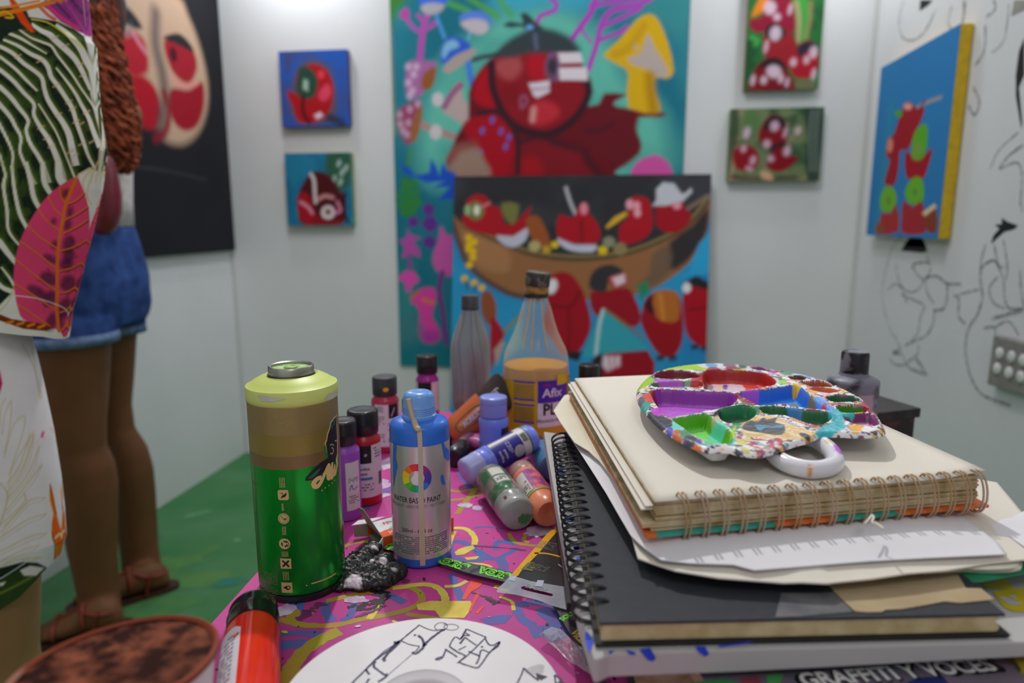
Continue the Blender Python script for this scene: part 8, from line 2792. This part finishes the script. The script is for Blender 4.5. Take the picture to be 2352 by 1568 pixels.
decal('green_print', [poly2d([(.010, .012), (Lc_, .008), (Lc_, .024), (.022, .022)])], tm(.0003), M('carton_green', (130, 200, 140), .5, e=.8), ct)
decal('lettering', [text2d('FEVICOL'[:3], .016, .0245, .0048, 0, .01)], tm(.0004), m_or, ct)
decal('lettering', [text2d('10', .010, .0050, .0042, 0, .03)], tm(.0004), m_wh, ct)
face('end_flap', [g(0, 0, zz1), g(0, wc_, zz1), g(-.008, wc_*1.0, zz1+.018), g(-.008, wc_*.62, zz1+.020)], m_in)
face('dust_flap', [g(0, 0, zz0), g(0, 0, zz1), g(-.007, -.006, zz1-.002), g(-.007, -.006, zz0+.001)], m_wh)
face('dust_flap', [g(0, wc_, zz1), g(0, wc_, zz0), g(-.012, wc_+.002, zz0+.002), g(-.012, wc_+.002, zz1-.002)], m_in)
face('tuck_flap', [g(-.0, wc_, zz1), g(.02, wc_+.004, zz1), g(-.006, wc_+.006, zz1+.002), g(-.014, wc_+.002, zz1+.001)], m_wh)
for i in range(4):
    a = (wc_-.003)/4
    x0 = .0015+a*i
    q = [g(.004, x0, 0)[:2], g(.050, x0, 0)[:2], g(.050, x0+a*.92, 0)[:2], g(.004, x0+a*.92, 0)[:2]]
    s_ = prism('chalk_stick', q, TZ+zz0+.0012, TZ+zz1-.0020, M('chalk_grey', (96, 104, 100), .7, e=.8), None, bevel=.0008)
    tag(s_, ['grey chalk stick nearest the front side inside the open orange carton', 'second grey chalk stick from the front in the orange carton', 'third grey chalk stick from the front in the orange carton', 'grey chalk stick at the rear side inside the orange carton'][i], 'chalk', 'chalk sticks in the carton')

# ---- dried lump of black and white paint
kL = K(780, 1120, 5.6)
lp_ = []


def lump(x, y, z, a, b, c):
    p = atz(*kL([(x, y+40)])[0], TZ)
    lp_.append(ball_vf(p+up3*z*.7, a*.95, b*.95, c*.8))


for x, y, z, a, b, c in [(100, 1110, .008, .009, .010, .008), (180, 1060, .010, .011, .009, .008), (270, 1000, .012, .011, .009, .008), (360, 930, .013, .009, .009, .007), (430, 860, .012, .007, .008, .006), (470, 830, .010, .005, .006, .005),
                          (110, 1240, .006, .008, .009, .006), (190, 1230, .007, .011, .010, .008), (300, 1240, .006, .010, .010, .007), (400, 1220, .006, .010, .010, .007), (520, 1220, .006, .011, .010, .007), (620, 1160, .008, .011, .011, .008), (700, 1120, .008, .011, .010, .007), (750, 1090, .006, .008, .008, .006),
                          (560, 1020, .010, .009, .010, .008), (480, 1050, .009, .009, .010, .008), (600, 980, .009, .006, .008, .006), (330, 1130, .008, .010, .010, .008), (230, 1150, .007, .010, .010, .007), (20, 1240, .004, .008, .010, .004)]:
    lump(x, y, z, a, b, c)
lo = fuse('paint_lump', lp_, MATS['cap_black'], None, .0008, 2)
me = lo.data
nv = len(me.vertices)
co = np.empty(nv*3)
me.vertices.foreach_get('co', co)
co = co.reshape(-1, 3)
no = np.empty(nv*3)
me.vertices.foreach_get('normal', no)
no = no.reshape(-1, 3)
ridg = np.abs(fbm(co[:, 0]*1.0+co[:, 2]*.6, co[:, 1]*2.4-co[:, 2]*.8, 120)-.5)*2
ridg2 = np.abs(fbm(co[:, 0]*2+co[:, 2], co[:, 1]-co[:, 2], 330)-.5)*2
disp = .0038*(.30-ridg)+.0007*(.30-ridg2)
co2 = co+no*disp[:, None]
co2[:, 2] = np.maximum(co2[:, 2], 0.0002)
me.vertices.foreach_set('co', co2.ravel())
wcol = np.clip((ridg2*.25+ridg*.8-.56)/.06, 0, 1)*.75
wx = co+np.array(lo.location)
for x, y, rr_ in [(165, 1215, .0075), (455, 835, .0042), (560, 985, .0036), (705, 1090, .0034), (250, 1260, .0034), (420, 1000, .0026)]:
    p = atz(*kL([(x, y)])[0], TZ+.008)
    d = np.hypot(wx[:, 0]-p[0], wx[:, 1]-p[1])
    n_ = fbm(wx[:, 0], wx[:, 1], 300)
    wcol = np.maximum(wcol, np.clip((rr_*(.55+n_*.7)-d)/.0015, 0, 1)*np.clip((no[:, 2]+.2)*2, 0, 1))
cA, cB_ = lin((30, 30, 32), .8), lin((206, 196, 206), .8)
at = me.color_attributes.new('Paint', 'FLOAT_COLOR', 'POINT')
c4 = np.ones((nv, 4), np.float32)
c4[:, :3] = cA*(1-wcol[:, None])+cB_*wcol[:, None]
at.data.foreach_set('color', c4.ravel())
me.materials.clear()
me.materials.append(MV('lump_paint', .32, .5, .2, 900))
tag(lo, 'wrinkled dried lump of black and white paint beside the green spray can', 'paint lump')

# ---- printed strips on the table
st_ = thing('sticker_strip', 'black sticker strip with lime graffiti letters running under the silver bottle', 'sticker', atz(1010, 1300, TZ+.002))
zS = TZ+.0085*0+.0062
zS = TZ+.0068*0+.0060
zS = TZ+.0058
strip = T([(846, 1251), (900, 1258), (950, 1273), (1012, 1291), (1100, 1310), (1186, 1329), (1163, 1350), (1080, 1330), (998, 1303), (940, 1288), (890, 1273), (846, 1262)])
prism('film', strip, TZ+.0046, TZ+.0050, M('strip_black', (30, 30, 34), .35, e=.8, rgb2=(70, 70, 74), vs=90, t0=.6, t1=.3), st_)
m_lg = M('graffiti_lime', (108, 206, 44), .4, e=.8, var=.06)
SB = (T([(998, 1303)])[0], T([(1163, 1350)])[0])


def strip_text(s, x0, x1, name='lettering', z=TZ+.0052, zk=TZ+.0054, bold=.13, mat=None):
    a, b = np.array(T([x0])[0]), np.array(T([x1])[0])
    u = (b-a)/np.linalg.norm(b-a)
    v = np.array([-u[1], u[0]])
    V, Fc = text_vf(s, bold)
    sx_ = np.linalg.norm(b-a)/(V[:, 0].max()-V[:, 0].min())
    hh_ = .0086/.74
    m_ = flat_map([*((a+b)/2), z], [*u, 0], [*v, 0])
    decal(name, [(np.column_stack([V[:, 0]*sx_, V[:, 1]*hh_]), Fc)], m_, mat or m_lg, st_)
    V, Fc = text_vf(s, -.012)
    m_ = flat_map([*((a+b)/2), zk], [*u, 0], [*v, 0])
    decal('letter_line', [(np.column_stack([V[:, 0]*sx_*.96, V[:, 1]*hh_*.9]), Fc)], m_, M('letter_dark', (34, 66, 22), .4, e=.8), st_)


strip_text('ORS', (1008, 1298), (1076, 1318))
strip_text('VORS', (1098, 1321), (1172, 1339))
strip_text('SI', (888, 1266), (902, 1270))
# black film with green and yellow tags beside the rings
s2_ = thing('sticker_strip', 'black printed ribbon with green and yellow tags beside the white portfolio', 'sticker', atz(1320, 1470, TZ))
prism('film', T([(1262, 1396), (1280, 1418), (1297, 1450), (1324, 1494), (1347, 1542), (1372, 1600), (1400, 1600), (1374, 1542), (1356, 1489), (1342, 1440), (1330, 1400), (1296, 1392)]), TZ+.0046, TZ+.0050, MATS['strip_black'], s2_)
for s, px, col, sz, rot in (('SOLS', (1303, 1430), m_lg, .0042, .9), ('VILLA', (1331, 1482), m_tyel, .0050, -1.0)):
    p = T([px])[0]
    decal('lettering', [text2d(s, p[0], p[1], sz, rot, .05)], flat_map((0, 0, TZ+.0052), (1, 0, 0), (0, 1, 0)), col, s2_)

# ---- plastic packet with yellow and black print
pk = thing('packet', 'flat plastic packet printed black and yellow with a hanging hole', 'packet', atz(1230, 1310, TZ+.005))
zp = TZ+.0066
film = M('packet_film', (176, 184, 190), .25, e=.8, alpha=.72, spec=.6, rgb2=(150, 156, 170), vs=40)
hole = T(kk7([(345, 600), (370, 592), (440, 612), (600, 655), (608, 668), (590, 676), (440, 640), (350, 618)]), zp)
outl = T(kk7([(145, 630), (165, 600), (215, 555), (262, 500), (420, 550), (720, 600), (790, 620), (760, 690), (740, 700), (716, 785), (600, 752), (480, 706), (300, 662), (150, 642)]), zp)
# film with the hole cut out: build as quads between outline and slot
tri = tessellate_polygon([[Vector((x, y, 0)) for x, y in outl], [Vector((x, y, 0)) for x, y in hole]])
allp = outl+hole
mk('header_film', [(x, y, zp+.0002) for x, y in allp], [tuple(t) for t in tri], film, pk, False)
prism('back', T(kk7([(270, 492), (560, 160), (650, 95), (720, 100), (800, 600), (720, 600), (420, 552)]), zp), zp-.0006, zp, M('packet_black', (44, 44, 46), .25, e=.8, spec=.6, rgb2=(30, 30, 32), vs=30, bump=.15, bs=60), pk)
m_py = M('packet_yellow', (226, 160, 20), .3, e=.8, spec=.5)
pm = lambda e: flat_map((0, 0, zp+e), (1, 0, 0), (0, 1, 0))
decal('yellow_band', [poly2d(T(kk7([(264, 500), (560, 160), (650, 95), (655, 130), (600, 190), (500, 310), (345, 470), (320, 508)]), zp))], pm(.0002), m_py, pk)
decal('yellow_rule', [ribbon2d(T(kk7([(455, 322), (560, 326), (690, 358)]), zp), .0022)], pm(.0002), m_py, pk)
decal('clear_window', [poly2d(T(kk7([(345, 455), (400, 400), (440, 395), (480, 420), (440, 470)]), zp))], pm(.0003), M('window_olive', (92, 96, 50), .4, e=.8), pk)
decal('white_chip', [poly2d(T(kk7([(480, 545), (533, 548), (520, 600), (460, 595)]), zp))], pm(.0005), M('chip_lilac', (170, 176, 200), .4, e=.8), pk)
decal('white_chip', [poly2d(T(kk7([(260, 505), (312, 510), (290, 555), (240, 545)]), zp))], pm(.0005), MATS['chip_lilac'], pk)
decal('glint', [poly2d(T(kk7([(650, 412), (690, 440), (685, 450), (648, 420)]), zp))], pm(.0005), M('glint_grey', (150, 150, 150), .5, e=.8), pk)  # highlight on the plastic, painted as a pale sliver
a0 = np.array(T(kk7([(430, 420)]), zp)[0])
au = np.array(T(kk7([(690, 480)]), zp)[0])-a0
al = np.linalg.norm(au)
au /= al
av = np.array([-au[1], au[0]])
for (x, y, n, hh_) in ((430, 400, 5, .010), (500, 215, 7, .014), (400, 575, 3, .006)):
    a0 = np.array(T(kk7([(x, y)]), zp)[0])
    o = decal('small_print', micro(0, -hh_, al*.62, 0, n, .85, .0016), flat_map([*a0, zp+.0003], [*au, 0], [*av, 0]), M('print_dim_grey', (104, 102, 98), .5, e=.8), pk)
    o['kind'] = 'stuff'
# crumpled clear wrapper
wr_px = kk7([(490, 1035), (540, 995), (592, 962), (650, 1000), (715, 1050), (790, 1090), (850, 1150), (880, 1230), (905, 1310), (930, 1370), (880, 1345), (800, 1280), (760, 1260), (700, 1210), (640, 1150), (560, 1080)])
P = np.array(T(wr_px, TZ+.003))
c = P.mean(0)
V, Fc = [], []
n = len(P)
SS = [1, .85, .7, .55, .4, .25, .1]
for s in SS:
    q = c+(P-c)*s
    V.append(np.column_stack([q, TZ+.0062+rng.uniform(0, .0045, n)*(1.0 if s < 1 else .3)]))
V = np.concatenate(V)
Fc = [(i*n+j, i*n+(j+1) % n, (i+1)*n+(j+1) % n, (i+1)*n+j) for i in range(len(SS)-1) for j in range(n)]
wo_ = mk('wrapper', V, Fc, M('wrapper_clear', (206, 208, 212), .12, e=.8, alpha=.5, spec=1.0, bump=1.0, bs=180), None, False)
tag(wo_, 'crumpled clear plastic wrapper between the white disc and black ribbon', 'wrapper')

# ---- white reel in the foreground with marker tags
zD = .775
back = atz(1004, 1418, zD)
Rd = .0775
cD = back-fhz*Rd
cD = np.array([cD[0], cD[1], TZ+.0004])
dc = thing('reel', 'round white plastic reel with marker graffiti tags on its face, at the table front', 'reel', cD)
m_rl = M('reel_white', (214, 212, 216), .42, e=.84, var=.015, vs=10, rgb2=(204, 202, 206))
T1 = zD-cD[2]
hr_ = .0198
hcn = fhz*.004+rgt*.0
lathe('flange', [(hr_+.004, T1-.0036), (Rd*.99, T1-.0036), (Rd, T1-.003), (Rd, T1-.0008), (Rd*.992, T1), (hr_+.0058, T1), (hr_+.0048, T1-.0014), (hr_+.0018, T1-.0020), (hr_, T1-.004), (hr_, .0005), (hr_+.003, .0005), (hr_+.003, T1-.0036)], cD, m_rl, dc, seg=96, open_=True)
lathe('lower_flange', [(hr_+.003, .0), (Rd*.99, .0), (Rd, .0008), (Rd, .003), (hr_+.003, .003)], cD, m_rl, dc, seg=96, open_=True)
lathe('core', [(.045, .003), (.045, T1-.0036)], cD, M('reel_core', (190, 188, 190), .6, e=.84), dc, seg=64, open_=True)
kR = K(680, 1400, 3.5636)
m_mk = M('marker_ink', (38, 34, 74), .5, e=.84, var=.03)
RT = lambda pts: [tuple(atz(x, y, zD)[:2]) for x, y in kR(pts)]
mkl = []
for pts, w in [([(1010, 125), (930, 190), (860, 250)], .0011), ([(860, 250), (810, 285), (760, 330), (650, 410)], .0016), ([(800, 275), (850, 262)], .0034), ([(650, 410), (570, 490), (450, 610)], .0013), ([(1010, 125), (1070, 155), (1130, 170), (1210, 160)], .0008),
               ([(860, 255), (930, 285), (1010, 300)], .0008), ([(1010, 300), (980, 340), (945, 350)], .0007), ([(1215, 160), (1150, 200), (1060, 275), (1040, 310), (985, 358), (950, 352)], .0018), ([(965, 205), (980, 210)], .0018), ([(1000, 210), (1040, 250), (1045, 300)], .0016),
               ([(840, 275), (770, 340), (720, 400), (730, 422)], .0018), ([(655, 425), (640, 440), (645, 475), (740, 545)], .0014), ([(740, 545), (700, 575), (670, 590)], .0016), ([(750, 545), (740, 520)], .0008), ([(950, 365), (850, 450), (745, 540)], .0004),
               ([(570, 490), (600, 530)], .0014), ([(600, 565), (575, 610), (640, 610)], .0012), ([(800, 290), (720, 340), (640, 415)], .0006), ([(1030, 300), (1070, 285)], .0010),
               ([(1395, 158), (1470, 190), (1555, 225)], .0009), ([(1555, 225), (1470, 310), (1400, 375), (1330, 432)], .0010), ([(1330, 430), (1400, 455), (1480, 475), (1520, 440), (1585, 350), (1670, 268)], .0011), ([(1395, 158), (1375, 195), (1350, 240)], .0013), ([(1345, 245), (1300, 225), (1255, 295)], .0009),
               ([(1255, 300), (1320, 345), (1385, 375)], .0011), ([(1385, 190), (1420, 212), (1375, 212), (1340, 245)], .0009), ([(1380, 225), (1430, 260), (1475, 290)], .0009), ([(1380, 230), (1340, 280)], .0012), ([(1330, 330), (1390, 300)], .0009),
               ([(1220, 322), (1270, 355), (1320, 388)], .0011), ([(1225, 335), (1195, 395), (1150, 410), (1150, 398), (1195, 385)], .0011), ([(1410, 342), (1455, 360), (1500, 385), (1475, 445)], .0011), ([(1500, 385), (1520, 330), (1580, 350)], .0010), ([(1515, 310), (1530, 300)], .0013), ([(1550, 240), (1580, 285), (1620, 290), (1665, 262), (1650, 300), (1600, 335)], .0011),
               ([(1315, 440), (1390, 375)], .0005), ([(1865, 475), (1840, 540), (1805, 610)], .0009), ([(1865, 480), (1920, 530), (1985, 580)], .0011), ([(2000, 575), (2050, 545)], .0011), ([(2115, 535), (2175, 578), (2120, 610)], .0013), ([(2115, 535), (2125, 600)], .0009), ([(1205, 118), (1228, 120)], .0005)]:
    mkl.append(ribbon2d(RT(pts), w, .3))
for x, y, a, b in ((1187, 137, .0040, .0042), (1270, 143, .0046, .0032)):
    p = RT([(x, y)])[0]
    mkl.append(ribbon2d([(p[0]+a*math.cos(t), p[1]+b*math.sin(t)) for t in np.linspace(0, 2*np.pi, 14, endpoint=False)], .0005, .2, 3, True))
for i, shp in enumerate(mkl):
    decal('marker_line', [shp], flat_map((0, 0, zD+.00015), (1, 0, 0), (0, 1, 0)), m_mk, dc)
decal('ink_smudge', [poly2d(RT([(1975, 570), (1960, 520), (2000, 530), (2060, 550), (2020, 565)]))], flat_map((0, 0, zD+.0002), (1, 0, 0), (0, 1, 0)), M('ink_smudge_dark', (60, 58, 66), .6, e=.84), dc)
decal('grey_smudge', [ell2d(*RT([(1960, 490)])[0], .006, .004, .5, 18, .4)], flat_map((0, 0, zD+.0001), (1, 0, 0), (0, 1, 0)), M('smudge_pale', (182, 180, 184), .6, e=.84), dc)

# ---- red paint bottle lying in front
rr0 = .0172
zc_ = TZ+rr0+.0004
P0 = atz(583, 1400, zc_)
P1 = atz(572, 1560, zc_)
ax = (P1-P0)/np.linalg.norm(P1-P0)
rb = thing('paint_bottle', 'glossy red paint bottle with black cap lying left of the white reel', 'paint bottle', (P0+ax*.06)*[1, 1, 0]+[0, 0, TZ])
m_rb = M('bottle_scarlet', (212, 44, 26), .16, e=.82, spec=.6, var=.04)
lathe('body', [(rr0*.86, .026), (rr0*.95, .029), (rr0, .034), (rr0, .128), (rr0*.95, .134), (rr0*.7, .136), (0, .135)], P0, m_rb, rb, axis=ax, seg=56)
lathe('cap', [(0, -.004), (rr0*.55, -.0038), (rr0*.82, -.001), (rr0*.93, .004), (rr0*.95, .012), (rr0*.97, .0135), (rr0*.95, .015), (rr0*.96, .0275), (rr0*.85, .028)], P0, M('cap_gloss_black', (26, 26, 28), .14, e=.82, spec=.6), rb, axis=ax, seg=48)
lm = cyl_map(P0, ax, rr0+.0002, up3)
sg = 1 if np.dot(lm(np.array([[rr0*.8, .06]]))[0]-lm(np.array([[-rr0*.8, .06]]))[0], rgt) < 0 else -1
lw_, le = .017, .0
q = [(.30, .047), (.42, .0435), (.62, .0425), (1.5, .0425), (1.5, .125), (.25, .125)]
V, Fc = grid2d(0, 0, 1, 1, 14, 1)
decal('label', [(np.column_stack([sg*rr0*(.28+1.3*V[:, 0]), .0425+.085*V[:, 1]+.004*np.clip(1-V[:, 0]*6, 0, 1)*(1-V[:, 1])]), Fc)], lm, mlab, rb)
lm2 = cyl_map(P0, ax, rr0+.0005, up3)
o = decal('small_print', micro(min(sg*rr0*.5, sg*rr0*1.2), .050, max(sg*rr0*.5, sg*rr0*1.2), .100, 12, .7, .003), lm2, M('ink_pale', (150, 140, 156), .5, e=.8), rb)
o['kind'] = 'stuff'
decal('red_scrape', [ribbon2d([(sg*rr0*.36, .052), (sg*rr0*.52, .056)], .0018, .5)], lm2, m_rb, rb)

# ---- stained paper cup at the lower left
zk = TZ+.090
cK = atz(266, 1528, zk)
Rk = .0405
cK = np.array([cK[0], cK[1], TZ+.0004])
hk = zk-cK[2]
cs_ = dict(squash=.84, su=(rgt*.80+fhz*.60))
cup = thing('paper_cup', 'white paper cup stained inside with rust red paint, lower left foreground', 'cup', cK)
m_ck = M('cup_white', (206, 200, 200), .5, e=.84, var=.02)
m_ci = M('cup_rust', (150, 84, 60), .65, e=1.15, rgb2=(48, 18, 11), vs=105, t0=.40, t1=.72, spec=.1, bump=.3, bs=120)
lathe('cup_wall', [(Rk*.68, 0), (Rk*.70, .001), (Rk*.985, hk-.002), (Rk*.985, hk-.0012)], cK, m_ck, cup, seg=72, open_=True, **cs_)
lathe('cup_rim', [(Rk*.955, hk-.0022), (Rk*1.0, hk-.0030), (Rk*1.035, hk-.0016), (Rk*1.03, hk+.0006), (Rk*.99, hk+.0013), (Rk*.955, hk)], cK, M('rim_stained', (196, 160, 140), .55, e=.9, rgb2=(128, 58, 38), vs=16, t0=.54, t1=.66, spec=.2), cup, seg=72, open_=True, **cs_)
lathe('stained_lining', [(0, .038), (Rk*.40, .038), (Rk*.78, .0385), (Rk*.805, .044), (Rk*.965, hk-.0005), (Rk*.975, hk-.0005)], cK, m_ci, cup, seg=72, **cs_)
lathe('paint_pool', [(0, .0415), (Rk*.5, .0415), (Rk*.77, .0413), (Rk*.790, .0405)], cK, M('pool_rust', (150, 64, 26), .3, e=.84, rgb2=(110, 42, 20), vs=60, spec=.6), cup, seg=56, **cs_)
